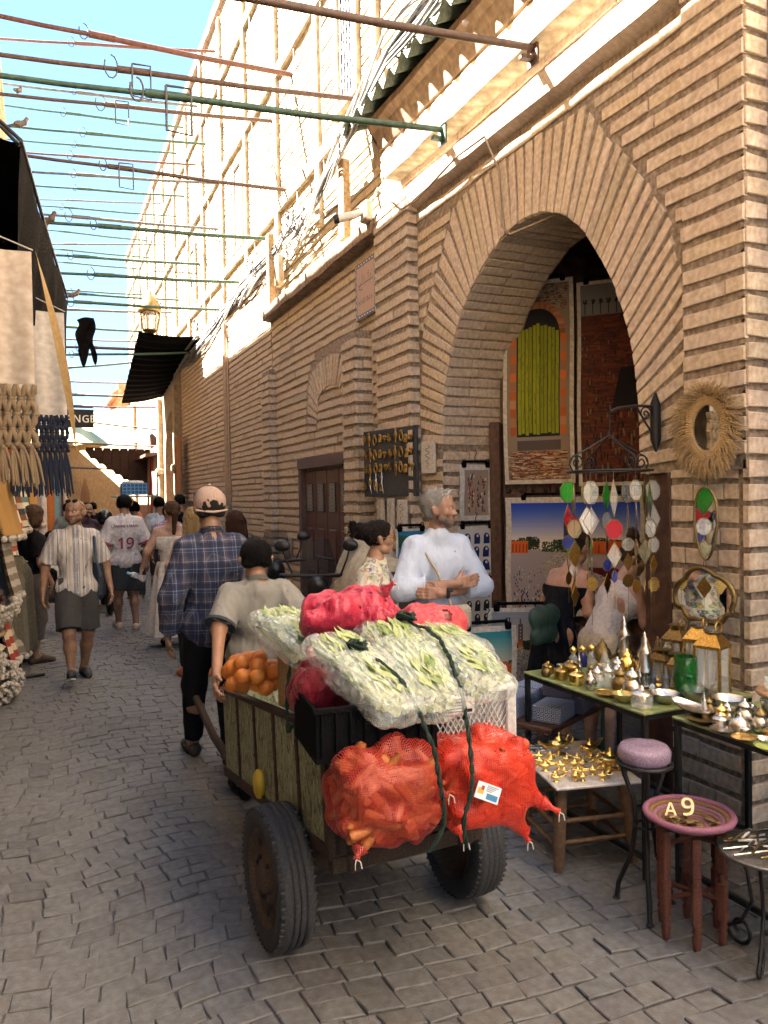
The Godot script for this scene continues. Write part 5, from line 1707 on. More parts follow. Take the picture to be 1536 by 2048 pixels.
	for e in [-1, 1]:
		hb.append([hq.call(e * 0.083, 0.018, -0.014), hq.call(e * 0.08, -0.022, -0.006), 0.013 * s, 0.009 * s])
		hb.append([hq.call(e * 0.1, 0.016, -0.024), hq.call(e * 0.092, -0.012, -0.016), 0.01 * s, 0.009 * s])
	hb.append([nk, hd - V(0, 0.04, 0.01), 0.052 * s, 0.05 * s])
	sdf(mb, hb, 0.0055 if fine < 0.016 else 0.009, 0.016)
	var sm := mat(a.get("skin", Color(0.36, 0.2, 0.13)), 0.55, "cloud", 0.3, "fine", 0.03)
	sm.subsurf_scatter_enabled = true
	sm.subsurf_scatter_strength = 0.08
	obj("body", mb, sm, o)
	if a.get("face", false):
		for e in [-1, 1]:
			mb = MB.new()
			mb.blob(hq.call(e * 0.031, 0.014, 0.08), V(0.014, 0.0085, 0.011) * s, 10, 7, hbas)
			var ey := obj("eye", mb, mat(Color(0.6, 0.57, 0.53), 0.25), o)
			mb = MB.new()
			mb.blob(hq.call(e * 0.031 + a.get("gaze", 0.0), 0.014, 0.0875), V(0.006, 0.0065, 0.005) * s, 8, 6, hbas)
			obj("iris", mb, mat(Color(0.02, 0.012, 0.01), 0.15), ey)
			mb = MB.new()
			mb.tube([hq.call(e * 0.014, 0.036, 0.096), hq.call(e * 0.032, 0.043, 0.092), hq.call(e * 0.05, 0.035, 0.08)], [0.0035, 0.0045, 0.002], 5)
			obj("eyebrow", mb, mat(a.get("brow", a.get("hair", Color(0.02, 0.015, 0.01))), 0.8), o)
		mb = MB.new()
		mb.tube([hq.call(-0.023, -0.049, 0.084), hq.call(0, -0.0475, 0.0945), hq.call(0.023, -0.049, 0.084)], [0.003, 0.0062, 0.003], 6)
		mb.tube([hq.call(-0.02, -0.056, 0.084), hq.call(0, -0.058, 0.0925), hq.call(0.02, -0.056, 0.084)], [0.003, 0.0062, 0.003], 6)
		obj("lips", mb, mat(a.get("skin", Color(0.3, 0.15, 0.1)) * Color(0.85, 0.6, 0.6), 0.5), o)
	# hair
	if a.has("hair"):
		var hm := mat(a.hair, 0.7, "dirt", 0.05, "fine", 0.35)
		hm.metallic_specular = 0.25
		var hs: String = a.get("style", "short")
		var g := [[hq.call(0, 0.042, -0.024), hq.call(0, 0.05, 0.004), 0.097 * s, 0.09 * s]]
		var cut := [[hbas * V(0, 0.5, -0.866), (hd + hbas * V(0, 0.0, -0.005) * s).dot(hbas * V(0, 0.5, -0.866))]]
		if hs == "short":
			g.append([hq.call(-0.06, -0.02, -0.05), hq.call(0.06, -0.02, -0.05), 0.03, 0.03])
			cut.append([hbas * V(0, 1, 0.3), (hd + hbas * V(0, -0.042, -0.06) * s).dot(hbas * V(0, 1, 0.3))])
		elif hs == "curly":
			g = [[hq.call(0, 0.05, -0.03), hq.call(0, 0.06, 0.0), 0.115 * s, 0.11 * s], [hq.call(-0.07, -0.04, -0.04), hq.call(0.07, -0.04, -0.04), 0.06, 0.06], [hq.call(-0.09, 0.0, -0.01), hq.call(0.09, 0.0, -0.01), 0.045, 0.045], [hq.call(0, -0.06, -0.07), hq.call(0, 0.02, -0.08), 0.06, 0.06]]
		elif hs == "bun":
			g.append([hq.call(0, 0.06, -0.13), hq.call(0.01, 0.07, -0.165), 0.05, 0.04])
			g.append([hq.call(0.03, 0.03, -0.15), hq.call(-0.03, 0.1, -0.15), 0.022, 0.022])
		elif hs == "topbun":
			g.append([hq.call(0, 0.16, -0.07), hq.call(0.01, 0.19, -0.08), 0.045, 0.036])
		elif hs == "pony":
			g.append([hq.call(0, 0.07, -0.11), hq.call(0.02, -0.02, -0.15), 0.034, 0.036])
			g.append([hq.call(0.02, -0.02, -0.15), hq.call(0.03, -0.26, -0.13), 0.038, 0.02])
		elif hs == "long":
			for k in 9:
				var x := (k - 4) * 0.022
				g.append([hq.call(x, 0.02, -0.085 + absf(x) * 0.5), hq.call(x * 1.35, -0.3 + rf(-0.03, 0.02), -0.09 + absf(x) * 0.25), 0.026, 0.018])
		if hs == "bald":
			g = []
		if g.size():
			mb = MB.new()
			if hs in ["long", "pony", "bun", "topbun", "curly"]:
				var n1 := hbas * V(0, 0.35, -0.94)
				cut = [[n1, (hd + hbas * V(0, 0.0, 0.045) * s).dot(n1)]]
			sdf(mb, g, 0.007 if fine < 0.016 else 0.01, 0.025, cut if hs != "long" else [[hbas * V(0, 0.3, -0.95), (hd + hbas * V(0, -0.05, 0.02)).dot(hbas * V(0, 0.3, -0.95))]], 0.01 if hs != "short" else 0.006, 34.0)
			if hs in ["long", "pony", "bun", "topbun"]:  # loose strands over it
				for k in 40:
					var x := rf(-0.08, 0.08)
					var y0 := 0.13 - absf(x) * 0.6
					if hs == "long":
						mb.tube([hq.call(x * 0.6, y0 + 0.01, -0.03), hq.call(x, 0.03, -0.115 + absf(x) * 0.4), hq.call(x * 1.2, -0.15, -0.122 + absf(x) * 0.3), hq.call(x * 1.4 + rf(-0.01, 0.01), -0.31, -0.11 + absf(x) * 0.3)], [0.004, 0.006, 0.006, 0.002], 4, false)
					elif hs == "bun":
						mb.tube([hq.call(rf(-0.03, 0.03), 0.07, -0.14), hq.call(x, 0.09 + rf(-0.06, 0.05), -0.19 + rf(-0.02, 0.02)), hq.call(x * 1.3, rf(0.0, 0.1), -0.2)], [0.005, 0.005, 0.001], 4, false)
			obj("hair", mb, hm, o)
	# clothes: [kind, material, ...]
	var top = a.get("top")
	if top:
		var f: float = top.get("fit", 0.018)
		var g := []
		var yh: float = top.get("hem", 0.84) * s
		if top.get("tube", false):
			g.append([hipc + V(0, 0.05, 0), chest, 0.115 * s * W + f, 0.12 * s * W + f, 0.8])
			g.append([chest - tb * V(0.07 * W, 0, 0), chest + tb * V(0.07 * W, 0, 0), 0.125 * s + f, 0.125 * s + f, 0.78])
		else:
			g.append([hipc + V(-0.06 * W, -0.02, 0), hipc + V(0.06 * W, -0.02, 0), 0.115 * s * W + f * 1.3, 0.115 * s * W + f * 1.3, 0.85])
			g.append([hipc + V(0, 0.05, 0), chest, 0.118 * s * W + f * 1.3, 0.125 * s * W + f, 0.8])
			g.append([chest - tb * V(0.07 * W, 0, 0), chest + tb * V(0.07 * W, 0, 0), 0.122 * s + f, 0.122 * s + f, 0.78])
			if top.get("sleeve", 0.5) >= 0.0:
				for i in 2:
					g.append([nk - V(0, 0.065 * s, 0), sh[i], 0.05 * s + f * 0.5, 0.052 * s + f * 0.7])
			g.append([shc + V(0, -0.02, -0.01), nk - V(0, 0.045, 0), 0.078 * s + f * 0.5, 0.058 * s + f * 0.5])
		var sl: float = top.get("sleeve", 0.5)
		if sl > 0.0:
			for i in 2:
				if sl <= 1.0:
					g.append([sh[i], sh[i].lerp(arms[i][0], sl), 0.056 * s * W + f, 0.052 * s * W + f * 1.3, 1.0, true])
				else:
					g.append([sh[i], arms[i][0], 0.056 * s * W + f, 0.045 * s + f])
					g.append([arms[i][0], arms[i][0].lerp(arms[i][1], sl - 1.0), 0.045 * s + f, 0.032 * s + f, 1.0, true])
		mb = MB.new()
		var cuts := [[V(0, 1, 0), yh]]
		if top.get("tube", false):
			cuts.append([V(0, -1, 0), -(shc.y - 0.09 * s)])
		sdf(mb, g, fine * 0.75, 0.03, cuts, -0.018, 5.0)
		obj(top.get("name", "shirt"), mb, top.m, o)
		if top.get("collar", false):
			mb = MB.new()
			for t in [0.0, 0.5]:
				mb.lathe([[0.062 * s, 0.0], [0.06 * s, 0.045], [0.066 * s, 0.046], [0.078 * s, 0.012]], 18, Transform3D(hbas * Basis(V(1, 0, 0), 0.25), nk - V(0, 0.045, 0.012)))
			obj("collar", mb, top.get("cm", top.m), o)
		if top.has("trim"):
			for i in 2:
				mb = MB.new()
				var e0: Vector3 = sh[i].lerp(arms[i][0], sl - 0.07)
				var e1: Vector3 = sh[i].lerp(arms[i][0], sl + 0.01)
				mb.tube([e0, e1], 0.053 * s * W + f * 1.5, 16)
				obj("sleeve_trim", mb, top.trim, o)
			pass
	var bot = a.get("bottom")
	if bot:
		var f: float = bot.get("fit", 0.014)
		var g := [[hipc + V(-0.06 * W, -0.01, 0), hipc + V(0.06 * W, -0.01, 0), 0.118 * s * W + f, 0.118 * s * W + f, 0.86]]
		var ln: float = bot.get("len", 2.0)  # 1 ends at the knee, 2 at the ankle
		for i in 2:
			if bot.get("skirt", false):
				continue
			if ln <= 1.0:
				g.append([hp[i], hp[i].lerp(legs[i][0], ln), 0.094 * s * W + f, 0.072 * s + f * 2.2, 1.0, true])
			else:
				g.append([hp[i], legs[i][0], 0.09 * s * W + f, 0.06 * s + f])
				g.append([legs[i][0], legs[i][0].lerp(legs[i][1], ln - 1.0), 0.058 * s + f, 0.042 * s + f, 1.0, true])
		if bot.get("skirt", false):
			var ft: Vector3 = (legs[0][1] + legs[1][1]) / 2
			mb = MB.new()
			var yb: float = bot.get("to", 0.12)
			mb.grid(func(u, v):
				var t: float = u * TAU
				var c: Vector3 = (hipc + V(0, 0.1, 0)).lerp(V(ft.x, yb, ft.z), v)
				var r = lerpf(0.15 * s * W, bot.get("flare", 0.26), pow(v, 0.8)) + (0.012 + 0.02 * v) * sin(t * 9.0 + 2.0 * v) + 0.012 * sin(t * 4.0 + 1.0)
				return c + V(cos(t) * r, 0, sin(t) * r * 0.8), 72, 16, true)
			obj("skirt", mb, bot.m, o)
		else:
			mb = MB.new()
			sdf(mb, g, fine * 0.85, 0.03, [[V(0, -1, 0), -(hipc.y + 0.09 * s)]], 0.01, 8.0)
			obj(bot.get("name", "trousers"), mb, bot.m, o)
	if a.has("shoes"):
		for i in 2:
			var an: Vector3 = legs[i][1]
			var fd: Vector3 = a.get("foot", [V(-0.03, -0.05, 0.15), V(0.03, -0.05, 0.15)])[i]
			var heel := an - fd * V(1, 0, 1) * 0.25 - V(0, 0.045, 0)
			var toe := an + fd * 1.12
			toe.y += 0.005
			mb = MB.new()
			sdf(mb, [[heel, an + fd * 0.55 - V(0, 0.008, 0), 0.039, 0.043], [an + fd * 0.5, toe, 0.042, 0.036], [heel, heel + V(0, a.get("shoe_h", 0.03), 0), 0.04, 0.038]], 0.009, 0.02)
			var sh_o := obj("shoe", mb, a.shoes, o)
			mb = MB.new()
			var sd := fd.cross(V(0, 1, 0)).normalized()
			var dn := sd.cross(fd).normalized()
			if dn.y > 0:
				dn = -dn
			var lp := []
			for k in 17:
				var t := k * TAU / 16
				var lz := cos(t)
				lp.append(heel.lerp(toe, 0.5) + (toe - heel) * 0.5 * lz * 1.22 + sd * sin(t) * (0.036 + 0.006 * lz) + V(0, -0.028, 0))
			for k in 16:
				mb.q(lp[k], lp[k + 1], lp[k + 1] + dn * 0.018, lp[k] + dn * 0.018, lp[k] - heel.lerp(toe, 0.5))
				mb.q(lp[k] + dn * 0.018, lp[k + 1] + dn * 0.018, heel.lerp(toe, 0.5) + V(0, -0.028, 0) + dn * 0.018, lp[k] + dn * 0.018, dn)
			obj("sole", mb, a.get("sole", M.dark), sh_o)
	o.transform = tf
	o.set_meta("head", hd)
	o.set_meta("hb", hbas)
	return o

func cloth_pic(w: int, paint: Callable, size: float, rough := 0.92) -> StandardMaterial3D:
	var m := mat(Color.WHITE, rough, "cloud", size)
	m.albedo_texture = pic(w, w, paint)
	return m
func plaid(bg: Color, bands: Array) -> Callable:  # bands: [offset, width, colour, alpha]
	return func(im: Image):
		var w := im.get_width()
		im.fill(bg)
		for b in bands:
			for t in b[1]:
				for y in w:
					var x: int = (b[0] + t) % w
					im.set_pixel(x, y, im.get_pixel(x, y).lerp(b[2], b[3]))
					im.set_pixel(y, x, im.get_pixel(y, x).lerp(b[2], b[3]))

func people():
	var tan_s := Color(0.3, 0.165, 0.1)
	var pale := Color(0.46, 0.27, 0.19)
	var black_hair := Color(0.005, 0.004, 0.004)
	var black := mat(Color(0.014, 0.014, 0.017), 0.9, "cloud", 0.3, "fine", 0.05)
	black.metallic_specular = 0.2
	var striped := cloth_pic(128, func(im: Image):
		im.fill(Color(0.72, 0.68, 0.64))
		for b in [[0, 14, Color(0.48, 0.47, 0.5)], [30, 4, Color(0.2, 0.22, 0.28)], [44, 16, Color(0.56, 0.53, 0.53)], [74, 3, Color(0.25, 0.27, 0.33)], [84, 12, Color(0.66, 0.6, 0.55)], [108, 12, Color(0.46, 0.46, 0.5)]]:
			im.fill_rect(Rect2i(b[0], 0, b[1], 128), b[2])
		for y in 16:
			im.fill_rect(Rect2i(0, y * 8, 128, 1), Color(0.68, 0.65, 0.62)), 0.22)
	var greysh := mat(Color(0.045, 0.042, 0.042), 0.9, "cloud", 0.2, "fine", 0.06)
	var sneaker := mat(Color(0.05, 0.052, 0.055), 0.7, "blotch", 0.08)
	var p := person("bald man in a striped short-sleeved shirt and dark shorts walking towards the viewer", at(V(0.32, 0.0, -8.05), 4), {"h": 1.76, "w": 0.98, "skin": tan_s, "brow": black_hair, "face": true, "look": -32.0, "gaze": -0.004, "top": {"m": striped, "sleeve": 0.86, "hem": 0.83, "fit": 0.026, "collar": true}, "bottom": {"m": greysh, "len": 0.92, "fit": 0.02, "name": "shorts"}, "legs": [[V(-0.09, 0.5, 0.16), V(-0.08, 0.13, 0.2)], [V(0.1, 0.48, 0.0), V(0.08, 0.09, -0.22)]], "foot": [V(-0.02, 0.01, 0.15), V(0.02, -0.05, 0.14)], "shoes": sneaker, "sole": M.white, "arms": [[V(-0.27, 1.13, -0.04), V(-0.3, 0.89, -0.02)], [V(0.28, 1.13, -0.03), V(0.31, 0.9, 0.06)]]})
	var hd: Vector3 = p.get_meta("head")
	var hb: Basis = p.get_meta("hb")
	var mb := MB.new()
	sdf(mb, [[hd + hb * V(-0.05, -0.05, 0.03), hd + hb * V(0, -0.08, 0.066), 0.033, 0.03], [hd + hb * V(0.05, -0.05, 0.03), hd + hb * V(0, -0.08, 0.066), 0.033, 0.03], [hd + hb * V(-0.02, -0.037, 0.086), hd + hb * V(0.02, -0.037, 0.086), 0.0085, 0.0085]], 0.006, 0.01)
	obj("stubble", mb, mat(Color(0.19, 0.105, 0.065), 0.8, "blotch", 0.02), p)
	mb = MB.new()
	for e in [-1, 1]:
		mb.blob(hd + hb * V(e * 0.034, 0.115, 0.062), V(0.03, 0.022, 0.006), 12, 6, hb * Basis(V(1, 0, 0), -0.6))
		mb.tube([hd + hb * V(e * 0.063, 0.118, 0.05), hd + hb * V(e * 0.088, 0.06, -0.02)], 0.003, 4)
	obj("sunglasses", mb, mat(Color(0.015, 0.014, 0.014), 0.12), p)
	mb = MB.new()
	for k in 6:
		mb.blob(V(0.0, 1.36 - k * 0.095, 0.133 + 0.006 * k), V(0.006, 0.006, 0.003), 6, 4)
	mb.tube([V(0.006, 1.4, 0.12), V(0.006, 1.15, 0.14), V(0.006, 0.86, 0.15)], 0.004, 4)
	obj("buttons", mb, M.white, p)
	mb = MB.new()
	mb.tube([V(0.15, 1.42, -0.11), V(0.165, 1.455, 0.0), V(0.165, 1.4, 0.1), V(0.17, 1.2, 0.14), V(0.21, 1.02, 0.1)], 0.014, 6)
	obj("strap", mb, mat(Color(0.05, 0.07, 0.1), 0.8), p)
	mb = MB.new()
	mb.box(V(0.2, 0.98, -0.12), V(0.14, 0.4, 0.3), yaw(8), 0.05)
	var bag := obj("shoulder_bag", mb, mat(Color(0.025, 0.035, 0.06), 0.8, "cloud", 0.2, "crumple", 0.6))
	bag.transform = p.transform
	tag(bag, "dark blue shoulder bag at the bald man's side", "bag")
	mb = MB.new()
	mb.tube([V(0.31, 0.86, 0.07), V(0.33, 0.7, 0.08), V(0.36, 0.58, 0.08)], 0.005, 5)
	var cd := obj("cord", mb, M.iron)
	cd.transform = p.transform
	tag(cd, "thin dark cord dangling from the bald man's hand", "cord")

	p = person("woman with curly brown hair in a black T-shirt standing by the clothes rail", at(V(-0.08, 0, -9.25), 112), {"h": 1.68, "w": 1.15, "skin": pale, "hair": Color(0.12, 0.07, 0.045), "style": "curly", "look": 14.0, "top": {"m": black, "sleeve": 0.75, "hem": 0.86, "fit": 0.025}, "bottom": {"m": mat(Color(0.16, 0.14, 0.13), 0.9, "cloud", 0.3), "len": 1.55, "fit": 0.03}, "shoes": mat(Color(0.14, 0.1, 0.07), 0.8, "blotch", 0.1), "shoe_h": 0.01, "arms": [[V(-0.26, 1.1, 0.0), V(-0.25, 0.86, 0.12)], [V(0.27, 1.1, 0.0), V(0.26, 0.86, 0.1)]]})
	mb = MB.new()
	mb.box(V(0.02, 0.92, 0.2), V(0.26, 0.2, 0.1), Basis(), 0.04)
	mb.tube([V(-0.14, 1.4, 0.05), V(0.0, 1.2, 0.19), V(0.1, 1.0, 0.2)], 0.01, 5)
	bag = obj("crossbody_bag", mb, M.black)
	bag.transform = p.transform
	tag(bag, "black crossbody bag worn by the woman in black", "bag")

	var jersey := mat(Color(0.62, 0.6, 0.64), 0.75, "cloud", 0.3, "fine", 0.04)
	p = person("man in a white football shirt numbered 19 and dark denim shorts walking away", at(V(1.07, 0, -11.0), 178), {"h": 1.82, "w": 0.96, "skin": tan_s, "hair": black_hair, "top": {"m": jersey, "sleeve": 0.9, "hem": 0.8, "fit": 0.035, "trim": mat(Color(0.3, 0.05, 0.08), 0.8)}, "bottom": {"m": mat(Color(0.04, 0.05, 0.065), 0.9, "blotch", 0.2, "fine", 0.08), "len": 0.9, "fit": 0.028, "name": "shorts"}, "legs": [[V(-0.1, 0.5, 0.06), V(-0.11, 0.1, -0.1)], [V(0.1, 0.52, 0.05), V(0.1, 0.09, 0.16)]], "shoes": mat(Color(0.5, 0.4, 0.3), 0.8), "shoe_h": -0.02, "sole": mat(Color(0.5, 0.42, 0.34), 0.8), "arms": [[V(-0.28, 1.15, -0.03), V(-0.3, 0.92, 0.05)], [V(0.28, 1.15, -0.03), V(0.3, 0.92, 0.05)]]})
	for tx in [["19", 0.0042, 1.19, 48], ["LAMINEYAMAL", 0.00105, 1.415, 48]]:
		var tm := TextMesh.new()
		tm.text = tx[0]
		tm.font_size = tx[3]
		tm.pixel_size = tx[1]
		tm.depth = 0.012
		var l := obj("lettering", tm, mat(Color(0.2, 0.02, 0.05), 0.8), p)
		l.transform = Transform3D(yaw(180), V(0, tx[2], -0.15 if tx[0] == "19" else -0.132))

	var white_d := mat(Color(0.68, 0.64, 0.58), 0.9, "cloud", 0.4, "fine", 0.05)
	p = person("woman with a long brown ponytail in a strapless white dress walking away", at(V(1.47, 0, -9.5), 172), {"h": 1.72, "w": 1.12, "skin": pale, "hair": Color(0.13, 0.07, 0.04), "style": "pony", "look": 20.0, "top": {"m": white_d, "tube": true, "sleeve": 0.0, "hem": 0.9, "name": "bodice"}, "bottom": {"m": white_d, "skirt": true, "to": 0.14, "flare": 0.3}, "shoes": black, "arms": [[V(-0.27, 1.12, -0.02), V(-0.28, 0.9, 0.1)], [V(0.3, 1.14, -0.06), V(0.36, 0.94, 0.02)]]})
	mb = MB.new()
	mb.lathe([[0.0, 0.0], [0.032, 0.003], [0.033, 0.15], [0.02, 0.185], [0.013, 0.2], [0.013, 0.215]], 14)
	var bo := thing("water_bottle", "small clear plastic water bottle with a blue cap held by the woman in the white dress", "bottle")
	var cg := mat(Color(0.85, 0.93, 0.97, 0.25), 0.05)
	cg.transparency = BaseMaterial3D.TRANSPARENCY_ALPHA
	obj("bottle_body", mb, cg, bo)
	mb = MB.new()
	mb.lathe([[0.0, 0.232], [0.016, 0.23], [0.016, 0.208], [0.0, 0.208]], 12)
	obj("cap", mb, mat(Color(0.1, 0.35, 0.55), 0.5), bo)
	bo.transform = Transform3D(yaw(10) * Basis(V(0, 0, 1), 1.2), V(1.15, 0.82, -9.55))
	p = person("woman with long straight blonde hair in a black top and black trousers", at(V(1.4, 0, -7.7), 186), {"h": 1.66, "skin": pale, "hair": Color(0.52, 0.36, 0.17), "style": "long", "top": {"m": black, "sleeve": -1.0, "hem": 0.9, "fit": 0.012}, "bottom": {"m": black, "len": 1.9, "fit": 0.025}, "shoes": mat(Color(0.45, 0.12, 0.04), 0.7), "shoe_h": 0.0})
	p = person("woman with dark brown hair half hidden behind the man in the plaid shirt", at(V(1.75, 0, -7.4), 190), {"h": 1.62, "cell": 0.018, "skin": pale, "hair": Color(0.07, 0.03, 0.02), "style": "long", "top": {"m": black, "sleeve": 0.6}, "bottom": {"m": black}})

	var pl := cloth_pic(128, plaid(Color(0.2, 0.22, 0.29), [[0, 40, Color(0.1, 0.12, 0.22), 0.55], [52, 18, Color(0.4, 0.3, 0.28), 0.4], [70, 3, Color(0.72, 0.74, 0.8), 0.55], [10, 3, Color(0.55, 0.62, 0.75), 0.5], [84, 30, Color(0.08, 0.1, 0.2), 0.55], [118, 3, Color(0.7, 0.72, 0.78), 0.45]]), 0.13)
	p = person("man in a blue plaid shirt, beige cap and black jeans walking away", at(V(1.03, 0, -5.05), 181), {"h": 1.8, "w": 0.95, "skin": tan_s, "hair": Color(0.05, 0.04, 0.035), "top": {"m": pl, "sleeve": 1.9, "hem": 0.75, "fit": 0.032, "collar": true}, "bottom": {"m": black, "len": 1.92, "fit": 0.02}, "legs": [[V(-0.09, 0.5, 0.02), V(-0.06, 0.14, -0.16)], [V(0.1, 0.52, 0.16), V(0.09, 0.09, 0.3)]], "foot": [V(0, -0.07, 0.13), V(0.02, -0.05, 0.14)], "shoes": mat(Color(0.05, 0.047, 0.045), 0.9, "blotch", 0.05), "shoe_h": 0.0, "arms": [[V(-0.27, 1.13, -0.02), V(-0.27, 0.88, 0.08)], [V(0.27, 1.13, -0.03), V(0.28, 0.88, 0.06)]]})
	hd = p.get_meta("head")
	hb = p.get_meta("hb")
	mb = MB.new()
	sdf(mb, [[hd + V(0, 0.05, -0.02), hd + V(0, 0.06, 0.01), 0.104, 0.1]], 0.009, 0.03, [[V(0, 0.94, 0.34), (hd + V(0, 0.0, -0.09)).dot(V(0, 0.94, 0.34))]])
	mb.grid(func(u, v): return hd + V((u - 0.5) * 0.16, 0.045 - 0.06 * pow(absf(u - 0.5) * 2, 2) - 0.01 * v, 0.09 + v * 0.08), 10, 4)
	var cap := obj("baseball_cap", mb, mat(Color(0.42, 0.3, 0.25), 0.9, "cloud", 0.1, "fine", 0.05))
	cap.transform = p.transform
	tag(cap, "faded beige baseball cap on the man in the plaid shirt", "cap")
	mb = MB.new()
	mb.tube([hd + V(-0.1, 0.0, -0.06), hd + V(0, -0.012, -0.125), hd + V(0.1, 0.0, -0.06)], 0.009, 5)
	mb.blob(hd + V(0, 0.165, -0.01), V(0.012, 0.008, 0.012), 8, 5)
	obj("cap_strap", mb, mat(Color(0.38, 0.27, 0.22), 0.9), cap).position = Vector3.ZERO

	var marl := mat(Color(0.27, 0.265, 0.245), 0.95, "cloud", 0.04)
	var trim := mat(Color(0.03, 0.035, 0.045), 0.9)
	p = person("young man with short black hair in a grey polo shirt bending to pull the cart", at(V(1.2, 0, -4.55), 176), {"h": 1.74, "w": 1.0, "skin": Color(0.38, 0.2, 0.12), "hair": black_hair, "nod": 8.0, "lean": V(0.02, -0.12, -0.1), "hip": V(-0.02, -0.1, 0.12), "top": {"m": marl, "sleeve": 0.92, "hem": 0.72, "fit": 0.028, "collar": true, "trim": trim, "cm": marl}, "bottom": {"m": black}, "shoes": black, "legs": [[V(-0.11, 0.47, 0.26), V(-0.12, 0.09, 0.1)], [V(0.12, 0.45, 0.16), V(0.13, 0.09, -0.12)]], "arms": [[V(-0.3, 0.95, -0.22), V(-0.28, 0.72, -0.3)], [V(0.25, 1.0, -0.1), V(0.31, 0.78, -0.38)]]})

	var floral := cloth_pic(96, func(im: Image):
		im.fill(Color(0.76, 0.73, 0.66))
		var cs := [Color(0.1, 0.4, 0.25), Color(0.4, 0.3, 0.55), Color(0.65, 0.55, 0.15), Color(0.12, 0.14, 0.12), Color(0.6, 0.35, 0.4)]
		for k in 60:
			var c := Vector2(rf(0, 96), rf(0, 96))
			var r := rf(3, 9)
			for y in range(-10, 11):
				for x in range(-10, 11):
					var dd := Vector2(x, y * 1.6).rotated(k)
					if dd.length() < r and dd.length() > r * 0.35:
						im.set_pixel(posmod(int(c.x) + x, 96), posmod(int(c.y) + y, 96), cs[k % 5]), 0.28)
	p = person("woman with a dark clipped-up bun and glasses in a white floral blouse", at(V(1.95, 0, -4.52), 58), {"h": 1.58, "w": 1.05, "skin": Color(0.4, 0.22, 0.14), "hair": Color(0.02, 0.014, 0.012), "style": "bun", "face": true, "look": 22.0, "top": {"m": floral, "sleeve": 0.8, "fit": 0.024}, "bottom": {"m": black}, "shoes": black})
	hd = p.get_meta("head")
	hb = p.get_meta("hb")
	mb = MB.new()
	for e in [-1, 1]:
		var ring := []
		for k in 13:
			ring.append(hd + hb * V(e * 0.034 + cos(k * TAU / 12) * 0.024, 0.008 + sin(k * TAU / 12) * 0.02, 0.096))
		mb.tube(ring, 0.0022, 4, false)
		mb.tube([hd + hb * V(e * 0.058, 0.014, 0.094), hd + hb * V(e * 0.082, 0.014, 0.0)], 0.002, 4)
	mb.tube([hd + hb * V(-0.012, 0.012, 0.1), hd + hb * V(0.012, 0.012, 0.1)], 0.002, 4)
	obj("glasses", mb, M.oldbrass, p)
	mb = MB.new()
	mb.tube([V(0.1, 1.36, 0.03), V(0.03, 1.15, 0.15), V(-0.1, 0.95, 0.15)], 0.014, 6)
	obj("strap", mb, mat(Color(0.5, 0.45, 0.38), 0.8), p)

	var linen := mat(Color(0.44, 0.49, 0.6), 0.9)
	p = person("grey-haired man in a pale blue shirt with his arms crossed", at(V(2.36, 0, -4.42), -8), {"h": 1.77, "w": 0.93, "skin": Color(0.4, 0.22, 0.15), "brow": Color(0.3, 0.28, 0.26), "hair": Color(0.42, 0.41, 0.39), "face": true, "look": 62.0, "top": {"m": linen, "sleeve": 1.45, "hem": 0.78, "fit": 0.028, "collar": true}, "bottom": {"m": mat(Color(0.3, 0.25, 0.19), 0.9, "cloud", 0.3)}, "shoes": M.wood, "arms": [[V(-0.27, 1.16, 0.08), V(0.04, 1.2, 0.23)], [V(0.27, 1.16, 0.08), V(-0.05, 1.14, 0.21)]], "hands": [V(1, 0.12, 0.0), V(-1, 0.05, -0.1)], "palm": [V(0, 0, -1), V(0, 0, -1)], "thumb": [1.0, -1.0], "curl": 0.25})
	hd = p.get_meta("head")
	hb = p.get_meta("hb")
	mb = MB.new()
	sdf(mb, [[hd + hb * V(-0.05, -0.05, 0.03), hd + hb * V(0, -0.08, 0.066), 0.034, 0.031], [hd + hb * V(0.05, -0.05, 0.03), hd + hb * V(0, -0.08, 0.066), 0.034, 0.031]], 0.006, 0.01)
	obj("stubble", mb, mat(Color(0.3, 0.2, 0.16), 0.8, "dirt", 0.02), p)
	mb = MB.new()
	for k in 90:
		var t := rf(-1, 1)
		var q: Vector3 = hd + hb * V(t * 0.075, 0.12 + rf(-0.02, 0.015) - t * t * 0.04, rf(-0.08, 0.07))
		mb.tube([q, q + hb * V(rf(-0.012, 0.012), 0.018, rf(0.0, 0.028))], [0.006, 0.002], 4)
	obj("hair_tufts", mb, mat(Color(0.5, 0.49, 0.47), 0.7), p)
	mb = MB.new()
	mb.tube([V(0.0, 1.14, 0.211), V(-0.02, 1.141, 0.207)], 0.034, 12)
	mb.box(V(-0.005, 1.165, 0.235), V(0.036, 0.014, 0.036), Basis(V(1, 0, 0), 0.8), 0.004)
	obj("watch", mb, M.dark, p)
	mb = MB.new()
	mb.box(V(0.06, 0.98, 0.18), V(0.19, 0.16, 0.07), Basis(), 0.025)
	mb.tube([V(-0.14, 1.45, 0.05), V(-0.06, 1.28, 0.15), V(0.02, 1.06, 0.19)], 0.01, 5)
	mb.box(V(0.06, 1.02, 0.217), V(0.16, 0.012, 0.006))
	bag = obj("crossbody_bag", mb, mat(Color(0.5, 0.44, 0.36), 0.7, "cloud", 0.1))
	bag.transform = p.transform
	tag(bag, "small cream crossbody bag worn by the grey-haired man", "bag")

	var whitetop := mat(Color(0.62, 0.57, 0.54), 0.85, "cloud", 0.2, "fine", 0.05)
